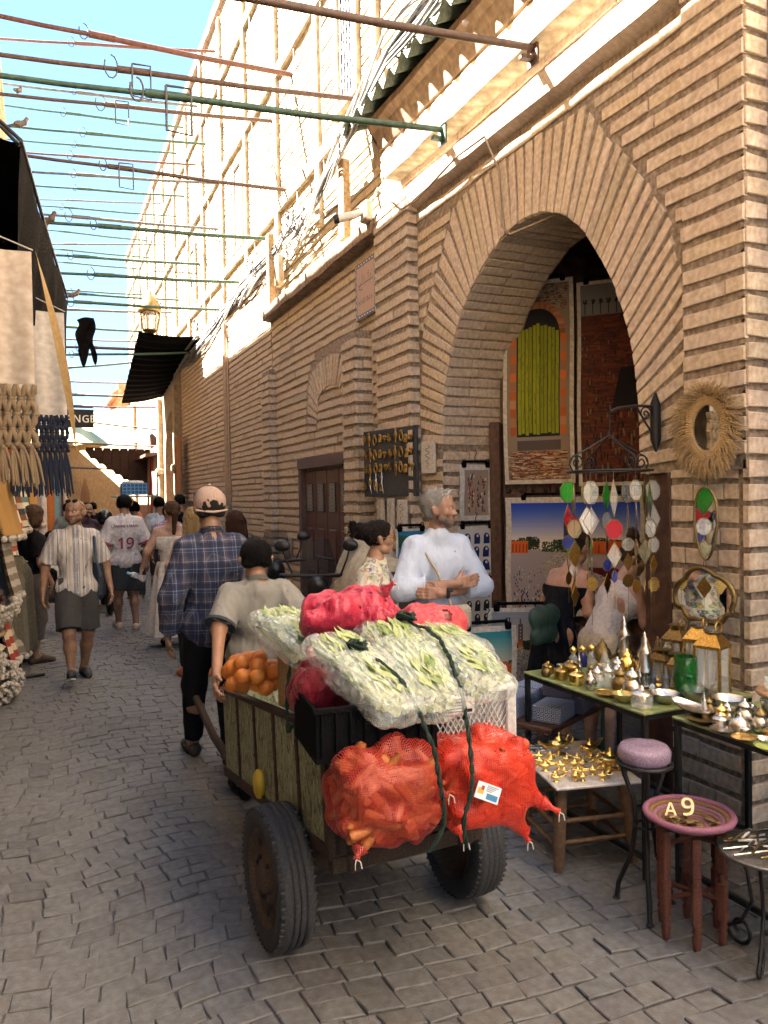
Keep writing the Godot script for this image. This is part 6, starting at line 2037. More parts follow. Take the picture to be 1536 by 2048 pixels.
	p = person("woman with brown pinned-up hair in a white halter top bending over the brass stall", at(V(3.25, 0, -3.9), 84), {"h": 1.5, "skin": pale, "hair": Color(0.1, 0.055, 0.03), "style": "topbun", "look": -25.0, "nod": 22.0, "lean": V(0, -0.07, 0.17), "face": true, "top": {"m": whitetop, "sleeve": -1.0, "fit": 0.01}, "bottom": {"m": mat(Color(0.55, 0.48, 0.36), 0.9, "cloud", 0.2), "len": 0.6, "name": "shorts", "fit": 0.02}, "shoes": M.wood, "arms": [[V(-0.2, 0.93, 0.2), V(-0.14, 0.8, 0.38)], [V(0.21, 0.93, 0.16), V(0.14, 0.78, 0.34)]]})
	p = person("bare-shouldered woman in a black skirt behind the one in white", at(V(3.2, 0, -4.3), 96), {"h": 1.54, "skin": Color(0.48, 0.26, 0.17), "hair": Color(0.06, 0.03, 0.02), "style": "topbun", "nod": 20.0, "lean": V(0, -0.06, 0.14), "arms": [[V(-0.22, 0.95, 0.1), V(-0.2, 0.82, 0.28)], [V(0.22, 0.95, 0.1), V(0.18, 0.82, 0.28)]], "top": {"m": black, "tube": true, "sleeve": 0.0, "hem": 0.88, "name": "bodice"}, "bottom": {"m": black, "skirt": true, "to": 0.5, "flare": 0.19}, "shoes": M.wood})
	mb = MB.new()
	sdf(mb, [[V(-0.09, 0, 0), V(0.09, 0, 0), 0.07, 0.07, 0.6], [V(-0.08, -0.12, 0), V(0.08, -0.12, 0), 0.06, 0.06, 0.6]], 0.012, 0.04, [], 0.012, 9.0)
	bag = obj("green_bag", mb, mat(Color(0.03, 0.075, 0.055), 0.5, "cloud", 0.1, "crumple", 0.5))
	bag.transform = at(V(3.0, 0.95, -4.15), 20)
	tag(bag, "dark green soft bag on the bare-shouldered woman's arm", "bag")

	# the crowd farther along
	var far := [["man in a black helmet and beige T-shirt seated on a motorbike, seen from behind", V(0.98, -0.18, -13.2), 180, {"hair": Color(0.012, 0.012, 0.014), "top": {"m": mat(Color(0.3, 0.27, 0.23), 0.9, "cloud", 0.2), "sleeve": 0.8}, "bottom": {"m": black}, "legs": [[V(-0.2, 0.75, 0.3), V(-0.24, 0.42, 0.12)], [V(0.2, 0.75, 0.3), V(0.24, 0.42, 0.12)]], "arms": [[V(-0.26, 1.15, 0.12), V(-0.26, 1.05, 0.35)], [V(0.26, 1.15, 0.12), V(0.26, 1.05, 0.35)]]}], ["black-haired boy in a white shirt sitting with bowed head by the left stalls", V(0.12, -0.38, -11.4), 60, {"hair": black_hair, "nod": 35.0, "top": {"m": M.white, "sleeve": 0.9}, "bottom": {"m": greysh}, "legs": [[V(-0.12, 0.86, 0.38), V(-0.12, 0.46, 0.36)], [V(0.12, 0.86, 0.38), V(0.12, 0.46, 0.36)]]}], ["man in a dark maroon shirt just behind the bald man", V(0.72, 0, -13.6), 20, {"hair": black_hair, "top": {"m": mat(Color(0.035, 0.015, 0.025), 0.9), "sleeve": 0.9}, "bottom": {"m": black}}], ["person in a black T-shirt far down the middle of the alley", V(1.25, 0, -20.5), 180, {"hair": black_hair, "top": {"m": black, "sleeve": 0.8}, "bottom": {"m": greysh}}], ["man in a pink and white checked shirt right of the football shirt", V(1.95, 0, -13.0), 182, {"h": 1.66, "hair": black_hair, "top": {"m": cloth_pic(64, plaid(Color(0.7, 0.64, 0.68), [[0, 14, Color(0.45, 0.15, 0.3), 0.5], [32, 10, Color(0.3, 0.2, 0.4), 0.5]]), 0.07), "sleeve": 0.8}, "bottom": {"m": mat(Color(0.05, 0.07, 0.12), 0.9)}, "shoes": mat(Color(0.4, 0.06, 0.04), 0.7)}], ["man in a pale blue shirt ahead of the checked shirt", V(2.0, 0, -14.4), 182, {"h": 1.8, "hair": black_hair, "top": {"m": mat(Color(0.5, 0.56, 0.68), 0.9), "sleeve": 1.8}, "bottom": {"m": greysh}}], ["man in a black cap standing in front of the arched doorway", V(2.45, 0, -14.8), 200, {"h": 1.84, "hair": black_hair, "top": {"m": black, "sleeve": 1.8}, "bottom": {"m": black}}], ["porter hidden behind the football shirt, carrying a blue crate on his head", V(1.55, 0, -14.2), 180, {"h": 1.72, "hair": black_hair, "top": {"m": mat(Color(0.3, 0.28, 0.26), 0.9), "sleeve": 0.8}, "bottom": {"m": greysh}}], ["grey-haired woman beside the leaning carved panels", V(2.5, 0, -12.6), 185, {"h": 1.72, "hair": Color(0.3, 0.28, 0.27), "style": "long", "top": {"m": mat(Color(0.4, 0.36, 0.34), 0.9), "sleeve": 0.8}, "bottom": {"m": greysh}}], ["person in a grey top far off by the left stalls", V(0.55, 0, -17.0), 170, {"hair": black_hair, "top": {"m": mat(Color(0.14, 0.17, 0.16), 0.9), "sleeve": 0.8}, "bottom": {"m": greysh}}], ["person in an orange-brown top far off on the right", V(2.3, 0, -21.5), 180, {"hair": black_hair, "top": {"m": mat(Color(0.35, 0.15, 0.06), 0.9), "sleeve": 0.8}, "bottom": {"m": greysh}}]]
	for f in far:
		var d: Dictionary = f[3]
		d["cell"] = 0.02
		if not d.has("skin"):
			d["skin"] = tan_s
		person(f[0], at(f[1], f[2]), d)
	# helmet as a thing, crate on the porter's head
	mb = MB.new()
	sdf(mb, [[V(0, 0, -0.01), V(0, 0.01, 0.02), 0.125, 0.12]], 0.012, 0.02, [[V(0, 1, 0), -0.075]])
	var hm := obj("helmet", mb, mat(Color(0.012, 0.012, 0.014), 0.2))
	hm.position = V(0.98, 1.49, -13.22)
	tag(hm, "glossy black motorbike helmet worn by the rider", "helmet")
	mb = MB.new()
	mb.box(V(0, 0, 0), V(0.75, 0.03, 0.5), Basis(), 0.01)
	var tray := obj("tray", mb, mat(Color(0.25, 0.33, 0.27), 0.8))
	tray.position = V(1.55, 1.83, -14.2)
	tag(tray, "flat pale green tray on the porter's head", "tray")
	var cr := thing("blue_crate", "blue plastic lattice crate standing on the porter's tray", "crate", V(1.55, 1.85, -14.2))
	mb = MB.new()
	mb.box(V(0, 0.11, 0), V(0.44, 0.21, 0.3), Basis(), 0.01)
	obj("tub", mb, mat(Color(0.02, 0.08, 0.2), 0.6), cr)
	mb = MB.new()
	for k in 7:
		mb.box(V(-0.2 + k * 0.066, 0.11, 0.153), V(0.012, 0.2, 0.012))
	for k in 4:
		mb.box(V(0, 0.02 + k * 0.06, 0.153), V(0.42, 0.012, 0.014))
	obj("lattice", mb, mat(Color(0.1, 0.3, 0.55), 0.6), cr)
	mb = MB.new()
	for k in 12:
		mb.blob(V(rf(-0.18, 0.18), 0.22, rf(-0.1, 0.1)), V(0.05, 0.04, 0.05), 8, 5)
	obj("contents", mb, M.white, cr)

func canvas(label: String, cat: String, p: Vector3, deg: float, w: float, h: float, border: float, t: Texture2D, clips := true, back := Color(0.6, 0.57, 0.52)) -> Node3D:  # p: middle of the upper edge; the picture faces local +z
	var o := thing("canvas_print" if cat == "print" else "painted_canvas", label, cat, p, deg)
	var mb := sheet(func(u, v): return V((u - 0.5) * w + 0.006 * sin(v * 7.0), -v * h, 0.012 * sin(u * 5.0 + v * 3.0) * v + 0.012), 8, 10, 0.006)
	obj("canvas", mb, mat(back, 0.9, "cloud", 0.3, "fine", 0.08), o)
	mb = MB.new()
	mb.grid(func(u, v):
		var x = border / w + u * (1.0 - 2.0 * border / w)
		var y = border / h + v * (1.0 - 2.0 * border / h)
		return V((x - 0.5) * w + 0.006 * sin(y * 7.0), -y * h, 0.012 * sin(x * 5.0 + y * 3.0) * y + 0.0145), 8, 10)
	obj("picture", mb, printed(t), o)
	if clips:
		for s in [-0.36, 0.36]:
			mb = MB.new()
			mb.box(V(s * w, 0.0, 0.012), V(0.045, 0.05, 0.03), Basis(), 0.008)
			mb.tube([V(s * w - 0.012, 0.02, 0.012), V(s * w - 0.012, 0.05, 0.012), V(s * w + 0.012, 0.05, 0.012), V(s * w + 0.012, 0.02, 0.012)], 0.004, 4)
			obj("clip", mb, M.black, o)
		mb = MB.new()
		mb.tube([V(-0.36 * w, 0.03, 0.0), V(0.36 * w, 0.03, 0.0)], 0.012, 6)
		mb.tube([V(0, 0.03, 0), V(0.0, 0.08, 0), V(0.02, 0.11, 0), V(0.0, 0.125, 0)], 0.004, 4)
		obj("hanger", mb, M.black, o)
	return o
func specks(im: Image, n: int, r: Rect2i, cs: Array, w: int, h: int):
	for k in n:
		im.fill_rect(Rect2i(R.randi_range(r.position.x, r.end.x - w), R.randi_range(r.position.y, r.end.y - h), R.randi_range(1, w), R.randi_range(1, h)), cs[R.randi() % cs.size()])
func dab(im: Image, c: Vector2, r: float, col: Color):
	for k in int(r * r * 0.9):
		var q := c + Vector2(rf(-1, 1), rf(-0.8, 0.8)) * r
		im.fill_rect(Rect2i(int(q.x), int(q.y), 3, 2), col * rf(0.6, 1.3))
func square_scene(w: int, h: int, top: Color, low: Color, tower: Color) -> ImageTexture:  # a market square at dusk with a tall tower
	return pic(w, h, func(im: Image):
		for y in h:
			im.fill_rect(Rect2i(0, y, w, 1), top.lerp(low, clampf(float(y) / (h * 0.38), 0, 1)) * rf(0.96, 1.04))
		im.fill_rect(Rect2i(0, int(h * 0.44), w, h), Color(0.58, 0.54, 0.56))
		for k in 26:
			dab(im, Vector2(rf(0, w), h * rf(0.36, 0.42)), w * 0.05, [Color(0.06, 0.13, 0.07), Color(0.1, 0.2, 0.08)][k % 2])
		for b in [[0.0, 0.36, 0.14], [0.62, 0.36, 0.3], [0.8, 0.38, 0.2]]:
			im.fill_rect(Rect2i(int(w * b[0]), int(h * b[1]), int(w * b[2]), int(h * 0.12)), Color(0.75, 0.34, 0.08))
			for k in 5:
				im.fill_rect(Rect2i(int(w * (b[0] + b[2] * k / 5.0 + 0.01)), int(h * b[1] + h * 0.03), int(w * 0.012), int(h * 0.08)), Color(0.5, 0.15, 0.05))
		var tx := int(w * 0.42)
		for y in range(int(h * 0.14), int(h * 0.42)):
			im.fill_rect(Rect2i(tx, y, int(w * 0.08), 1), tower.lerp(Color(0.8, 0.4, 0.1), clampf((y - h * 0.3) / (h * 0.1), 0, 1)))
		im.fill_rect(Rect2i(tx + int(w * 0.025), int(h * 0.08), int(w * 0.03), int(h * 0.06)), tower)
		for k in 4:
			im.fill_rect(Rect2i(tx + int(w * 0.03), int(h * (0.18 + k * 0.04)), int(w * 0.02), int(h * 0.02)), Color(0.7, 0.65, 0.5))
		for y in range(int(h * 0.42), int(h * 0.7)):
			var s := (y - h * 0.42) / (h * 0.28)
			specks(im, 7, Rect2i(int(w * (0.42 - s * 0.34)), y, int(w * (0.1 + s * 0.6)), 4), [Color(0.78, 0.76, 0.64), Color(0.6, 0.57, 0.48), Color(0.25, 0.4, 0.25), Color(0.75, 0.6, 0.45)], 4, 2)
		for k in 260:
			var q := Vector2(rf(0.02, 0.98) * w, h * (0.52 + 0.46 * sqrt(R.randf())))
			var z := 2 + int(q.y / h * 5)
			im.fill_rect(Rect2i(int(q.x), int(q.y), maxi(1, z / 2), z), [Color(0.08, 0.09, 0.2), Color(0.6, 0.12, 0.1), Color(0.75, 0.72, 0.68), Color(0.12, 0.25, 0.55), Color(0.7, 0.5, 0.2), Color(0.05, 0.05, 0.08)][k % 6])
		for k in 24:
			im.fill_rect(Rect2i(int(w * 0.62 + k * w * 0.012), int(h * 0.6 + k * h * 0.006), int(w * 0.2), int(h * 0.03)), Color(0.32, 0.06, 0.08) * rf(0.8, 1.2)))
func arches_print(c: Color) -> ImageTexture:
	return pic(150, 150, func(im: Image):
		im.fill(Color(0.76, 0.74, 0.71))
		for i in 3:
			for j in 3:
				var cx := 33 + i * 42
				for y in 36:
					var hw := 13.0 if y > 12 else sqrt(maxf(0.0, 169.0 - pow(13 - y, 2)))
					im.fill_rect(Rect2i(int(cx - hw), 15 + j * 44 + y, int(2 * hw), 1), c)
				for y in range(-5, 6):
					var hw := sqrt(25.0 - y * y)
					im.fill_rect(Rect2i(int(cx + 2 - hw), 24 + j * 44 + y, int(2 * hw), 1), Color(0.76, 0.74, 0.71)))

func pictures():
	# the brown studded door leaf that carries the big canvases
	var a := V(3.86, 0, -5.89)
	var d := V(0.82, 0, 0.87).normalized()
	var deg := rad_to_deg(atan2(-d.z, d.x))
	var o := thing("studded_door_leaf", "tall brown studded wooden door leaf standing open behind the canvases", "door", a + d * 0.62, deg)
	var mb := MB.new()
	for k in 6:
		mb.box(V(-0.56 + k * 0.225, 1.75, -0.05), V(0.22, 3.5, 0.05), Basis(), 0.004)
	obj("boards", mb, M.wood, o)
	for y in [0.25, 1.0, 1.78, 2.6]:
		mb = MB.new()
		for k in 12:
			mb.blob(V(-0.6 + k * 0.11, y, -0.02), V(0.022, 0.022, 0.014), 8, 5)
		obj("stud_row", mb, M.iron, o)
	mb = MB.new()
	mb.box(V(-0.7, 1.2, 0.02), V(0.1, 2.4, 0.12), Basis(), 0.01)
	obj("jamb", mb, M.wood, o)
	var pl := func(s: float, y: float, out := 0.03) -> Vector3: return a + d * s + V(0, y, 0) + V(-d.z, 0, d.x) * -out * -1.0
	var greendoor := pic(192, 512, func(im: Image):
		im.fill(Color(0.5, 0.43, 0.36))
		specks(im, 500, Rect2i(0, 0, 192, 70), [Color(0.38, 0.2, 0.13), Color(0.58, 0.53, 0.46), Color(0.3, 0.2, 0.16)], 12, 3)
		for k in 40:
			var t := PI + PI * k / 39.0
			var c := Vector2(96 + cos(t) * 72, 130 + sin(t) * 74)
			im.fill_rect(Rect2i(int(c.x) - 10, int(c.y) - 10, 20, 20), Color(0.62, 0.4, 0.28) * rf(0.75, 1.15))
		for s in [10, 164]:
			for k in 11:
				im.fill_rect(Rect2i(s, 132 + k * 24, 18, 22), [Color(0.7, 0.36, 0.14), Color(0.62, 0.42, 0.28)][k % 2] * rf(0.85, 1.1))
		for y in range(62, 402):
			var hw := 66.0 if y > 128 else sqrt(maxf(0.0, 66.0 * 66.0 - pow(128 - y, 2)))
			im.fill_rect(Rect2i(int(96 - hw), y, int(hw * 2), 1), Color(0.03, 0.035, 0.04))
		for k in 11:
			var x := 34 + k * 11.5
			var top := 122 - int(18 * sin((k + 0.5) / 11.0 * PI)) + R.randi_range(-3, 3)
			im.fill_rect(Rect2i(int(x), top, 10, 272 - R.randi_range(0, 6) + 122 - top), Color(0.5, 0.52, 0.03) * rf(0.9, 1.05))
			for g in 14:
				im.fill_rect(Rect2i(int(x) + R.randi_range(1, 8), R.randi_range(130, 370), 1, R.randi_range(4, 22)), Color(0.28, 0.3, 0.03))
		im.fill_rect(Rect2i(30, 398, 134, 10), Color(0.5, 0.45, 0.42))
		im.fill_rect(Rect2i(30, 408, 134, 26), Color(0.3, 0.26, 0.25))
		specks(im, 700, Rect2i(0, 436, 192, 76), [Color(0.6, 0.42, 0.26), Color(0.72, 0.62, 0.5), Color(0.4, 0.18, 0.12), Color(0.3, 0.22, 0.22)], 26, 3))
	canvas("tall canvas painting of a yellow-green plank door under a stone arch", "painting", pl.call(0.31, 3.62), deg, 0.62, 1.78, 0.035, greendoor)
	var crowd := pic(160, 400, func(im: Image):
		im.fill(Color(0.3, 0.15, 0.1))
		im.fill_rect(Rect2i(0, 0, 160, 62), Color(0.42, 0.42, 0.44))
		for k in 7:
			im.fill_rect(Rect2i(10 + k * 20, 34, 2, 26), Color(0.1, 0.09, 0.08))
			dab(im, Vector2(11 + k * 20, 34), 5, Color(0.12, 0.14, 0.1))
		im.fill_rect(Rect2i(104, 14, 12, 46), Color(0.14, 0.1, 0.09))
		specks(im, 900, Rect2i(0, 62, 160, 330), [Color(0.35, 0.16, 0.09), Color(0.25, 0.1, 0.07), Color(0.4, 0.2, 0.1)], 40, 5)
		for k in 280:
			var y := 90 + 300 * pow(R.randf(), 0.8)
			im.fill_rect(Rect2i(R.randi_range(0, 155), int(y), 2 + int(y / 120), 4 + int(y / 36)), [Color(0.08, 0.04, 0.04), Color(0.45, 0.35, 0.28), Color(0.4, 0.1, 0.07), Color(0.12, 0.07, 0.06)][k % 4])
		for k in 40:
			im.fill_rect(Rect2i(100 - k / 2, 170 + k * 2, 60 + k, 3), Color(0.07, 0.05, 0.05)))
	canvas("tall dark red-brown canvas painting of a crowded square, right of the green door painting", "painting", pl.call(0.94, 3.56), deg, 0.58, 1.75, 0.03, crowd)
	canvas("large blue-sky canvas painting of a market square with a tower", "painting", pl.call(0.6, 1.72), deg, 1.2, 1.04, 0.05, square_scene(320, 280, Color(0.06, 0.22, 0.68), Color(0.86, 0.8, 0.74), Color(0.16, 0.17, 0.3)))
	canvas("smaller canvas of a tower under a turquoise sky, low behind the wrapped greens", "painting", V(2.72, 0.87, -4.4), -10, 0.4, 0.66, 0.035, square_scene(180, 300, Color(0.1, 0.45, 0.5), Color(0.75, 0.66, 0.58), Color(0.35, 0.1, 0.12)))
	canvas("half-hidden pale canvas behind the small turquoise one", "painting", V(3.1, 0.95, -4.55), -25, 0.5, 0.66, 0.03, square_scene(160, 200, Color(0.5, 0.52, 0.55), Color(0.7, 0.66, 0.62), Color(0.3, 0.25, 0.25)))
	# prints hung on the left reveal
	var fig := pic(96, 150, func(im: Image):
		im.fill(Color(0.58, 0.5, 0.45))
		for k in 80:
			var c: Color = [Color(0.7, 0.25, 0.12), Color(0.78, 0.74, 0.68), Color(0.1, 0.12, 0.22), Color(0.7, 0.5, 0.12), Color(0.45, 0.08, 0.1), Color(0.2, 0.25, 0.2)][k % 6]
			var x := R.randi_range(10, 82)
			var y := R.randi_range(10, 130)
			for t in 11:
				im.fill_rect(Rect2i(x - t / 4, y + t, 2 + t / 2, 1), c)
			im.fill_rect(Rect2i(x, y - 2, 2, 2), Color(0.1, 0.06, 0.05)))
	canvas("narrow print of many small colourful robed figures, clipped to a hanger on the arch reveal", "print", V(3.6, 2.02, -5.99), 0, 0.34, 0.5, 0.045, fig, true, Color(0.68, 0.66, 0.63))
	canvas("print of nine blue arched doors hanging beside the grey-haired man", "print", V(3.59, 1.47, -5.98), 0, 0.4, 0.45, 0.02, arches_print(Color(0.02, 0.1, 0.36)), true, Color(0.68, 0.66, 0.63))
	canvas("print of nine dark grey arched doors below the blue one", "print", V(3.59, 0.99, -5.97), 0, 0.37, 0.46, 0.02, arches_print(Color(0.07, 0.07, 0.075)), true, Color(0.68, 0.66, 0.63))
	canvas("blue and yellow painting of a garden with palms, behind the grey-haired man", "painting", V(2.92, 1.47, -5.95), 0, 0.3, 0.52, 0.02, pic(96, 160, func(im: Image):
		im.fill(Color(0.12, 0.42, 0.55))
		for k in 14:
			dab(im, Vector2(20 + rf(-15, 15), 30 + rf(-12, 20)), 10, Color(0.05, 0.28, 0.2))
		im.fill_rect(Rect2i(0, 70, 96, 90), Color(0.03, 0.12, 0.5))
		for k in 6:
			im.fill_rect(Rect2i(8 + k * 15, 74 + (k % 2) * 30, 9, 22), [Color(0.7, 0.55, 0.12), Color(0.1, 0.4, 0.45)][k % 2])))
	# grey board of brass ornaments on the left pilaster
	o = thing("ornament_board", "dark grey board hung with brass door knockers and ornaments on the pilaster", "board", V(3.14, 2.08, -6.82), -78)
	mb = MB.new()
	mb.box(V(0, 0, 0), V(0.86, 0.66, 0.03), Basis(), 0.005)
	obj("board", mb, mat(Color(0.05, 0.05, 0.055), 0.8, "cloud", 0.3, "fine", 0.06), o)
	for k in 34:
		var row := k / 10
		var c := V(-0.38 + (k % 10) * 0.084 + rf(-0.012, 0.012), 0.24 - row * 0.15 + rf(-0.02, 0.02), 0.03)
		mb = MB.new()
		match k % 5:
			0:
				for j in 9:
					mb.tube([c, c + V(cos(j * TAU / 9), sin(j * TAU / 9), 0.1) * 0.045], [0.012, 0.002], 5)
				mb.blob(c, V(0.02, 0.02, 0.012), 10, 6)
			1:
				mb.blob(c, V(0.022, 0.045, 0.012), 12, 7)
				mb.blob(c + V(0, 0.055, 0), V(0.012, 0.016, 0.01), 8, 5)
				mb.tube([c - V(0, 0.04, 0), c - V(0, 0.075, 0)], [0.01, 0.003], 6)
			2:
				var ring := []
				for j in 15:
					ring.append(c + V(cos(j * TAU / 14) * 0.026, sin(j * TAU / 14) * 0.042, 0))
				mb.tube(ring, 0.009, 6, false)
				mb.blob(c + V(0, 0.05, 0), V(0.02, 0.014, 0.012), 8, 5)
			3:
				for j in 4:
					mb.tube([c + V(-0.018 + j * 0.012, 0.0, 0), c + V(-0.022 + j * 0.014, -0.045, 0.006)], [0.008, 0.006], 5)
				mb.blob(c + V(0, 0.012, 0), V(0.026, 0.025, 0.012), 10, 6)
			4:
				mb.blob(c + V(-0.013, 0.01, 0), V(0.018, 0.02, 0.011), 9, 6)
				mb.blob(c + V(0.013, 0.01, 0), V(0.018, 0.02, 0.011), 9, 6)
				mb.blob(c - V(0, 0.015, 0), V(0.016, 0.026, 0.01), 9, 6, Basis())
		obj("ornament", mb, M.brass, o)
	for k in 3:
		mb = MB.new()
		var c := V(-0.3 + k * 0.1, -0.17 + 0.02 * k, 0.03)
		mb.tube([c + V(0, 0.05, 0), c, c + V(0.005, -0.06, 0.004), c + V(0.025, -0.13 - 0.02 * k, 0.004)], [0.008, 0.012, 0.011, 0.002], 6)
		mb.tube([c + V(-0.028, -0.008, 0), c + V(0.028, -0.008, 0)], [0.004, 0.004], 5)
		obj("small_dagger", mb, M.silver, o)
	var w2 := 0
	for q in [[V(3.26, 2.1, -6.24), 0.22, 0.29, "white tile plaque with fine script, right of the ornament board"], [V(3.12, 1.6, -7.02), 0.13, 0.27, "left of three small white plaques under the ornament board"], [V(3.12, 1.57, -6.78), 0.12, 0.32, "middle one of three small white plaques under the ornament board"], [V(3.12, 1.55, -6.52), 0.17, 0.33, "right of three small white plaques under the ornament board"], [V(3.26, 1.72, -6.2), 0.16, 0.22, "small white plaque above the grey-haired man's head"]]:
		var k := thing("script_plaque", q[3], "plaque", q[0], -84, "white script plaques by the ornament board")
		mb = MB.new()
		mb.box(Vector3.ZERO, V(q[1], q[2], 0.02), Basis(), 0.004)
		obj("tile", mb, mat(Color(0.62, 0.59, 0.54), 0.6, "cloud", 0.2), k)
		mb = MB.new()
		var pts := []
		for i in 30:
			pts.append(V(sin(i * 0.9 + w2) * q[1] * 0.22 * (1 - i / 45.0), q[2] * (0.38 - 0.76 * i / 29.0), 0.0115))
		mb.tube(pts, 0.0022, 4)
		obj("script", mb, M.wire, k)
		w2 += 1

func mirrors():
	var glass := mat(Color(0.75, 0.77, 0.77), 0.02, "", 1, "", 0, 1.0)
	var straw := mat(Color(0.62, 0.45, 0.23), 0.85, "blotch", 0.08, "fine", 0.1)
	var o := thing("raffia_mirror", "oval mirror in a wrapped raffia rim with a shaggy straw fringe", "mirror", V(3.215, 2.08, -2.985), -90)
	var mb := MB.new()
	mb.grid(func(u, v):
		var t: float = u * TAU
		var ph: float = v * TAU
		var rr := 0.12 + 0.03 * cos(ph)
		return V(cos(t) * rr * 1.02, sin(t) * (rr + 0.03), 0.016 * sin(ph) + 0.012), 48, 10, true)
	obj("rim", mb, straw, o)
	mb = MB.new()
	for k in 72:
		var t := k * TAU / 72
		mb.tube([V(cos(t) * 0.093, sin(t) * 0.12, 0.02), V(cos(t) * 0.122, sin(t) * 0.15, 0.03), V(cos(t) * 0.15, sin(t) * 0.178, 0.02)], 0.0035, 4)
	obj("wrapping", mb, straw, o)
	mb = MB.new()
	for k in 900:
		var t := rf(0, TAU)
		var r0 := rf(0.13, 0.16)
		var l := rf(0.05, 0.1)
		var p0 := V(cos(t) * r0, sin(t) * (r0 + 0.03), rf(0.0, 0.03))
		var dd := V(cos(t) + rf(-0.5, 0.5), sin(t) + rf(-0.6, 0.3) - 0.25, rf(0.0, 0.5)).normalized() * l
		mb.col = Color.WHITE * rf(0.7, 1.25)
		mb.tube([p0, p0 + dd * 0.5 + V(0, 0, 0.008), p0 + dd + V(rf(-0.012, 0.012), -0.012, -0.004)], [0.0032, 0.0028, 0.0014], 4, false)
	obj("fringe", mb, straw, o, "stuff")
	mb = MB.new()
	var pp := PackedVector2Array()
	for k in 40:
		pp.append(Vector2(cos(k * TAU / 40) * 0.096, sin(k * TAU / 40) * 0.124))
	mb.prism(pp, 0.0, 0.012)
	obj("mirror_glass", mb, glass, o)
	o.rotation_degrees = V(0, -90, 0)
	var shapes := [["drop_mirror", "narrow egg-shaped brass-rimmed mirror hanging between the raffia and the cloud mirror", V(3.2, 1.58, -2.985), func(t: float) -> Vector2:
		var y := sin(t) * 0.19
		return Vector2(cos(t) * (0.078 + 0.09 * y), y)], ["cloud_mirror", "cloud-shaped brass-framed mirror lowest on the brick pier", V(3.2, 1.17, -3.0), func(t: float) -> Vector2:
		var b := 0.145 + 0.022 * absf(sin(t * 2.5 + 0.3)) if sin(t) > -0.35 else 0.13
		return Vector2(cos(t) * b * 1.28, maxf(sin(t) * b * 1.05, -0.105 + 0.0 * t))]]
	for s in shapes:
		o = thing(s[0], s[1], "mirror", s[2], -93)
		pp = PackedVector2Array()
		var ring := []
		for k in 64:
			var q: Vector2 = s[3].call(k * TAU / 64)
			pp.append(q * 0.97)
			ring.append(V(q.x, q.y, 0.012))
		ring.append(ring[0])
		mb = MB.new()
		mb.prism(pp, 0.004, 0.012)
		obj("mirror_glass", mb, glass, o)
		mb = MB.new()
		mb.tube(ring, 0.007 if s[0] == "drop_mirror" else 0.014, 8, false)
		obj("rim", mb, M.oldbrass, o)
		mb = MB.new()
		mb.tube([V(-0.012, 0.19 if s[0] == "drop_mirror" else 0.16, 0.006), V(0, 0.26, 0.004), V(0.012, 0.19 if s[0] == "drop_mirror" else 0.16, 0.006)], 0.002, 4)
		obj("cord", mb, M.dark, o)

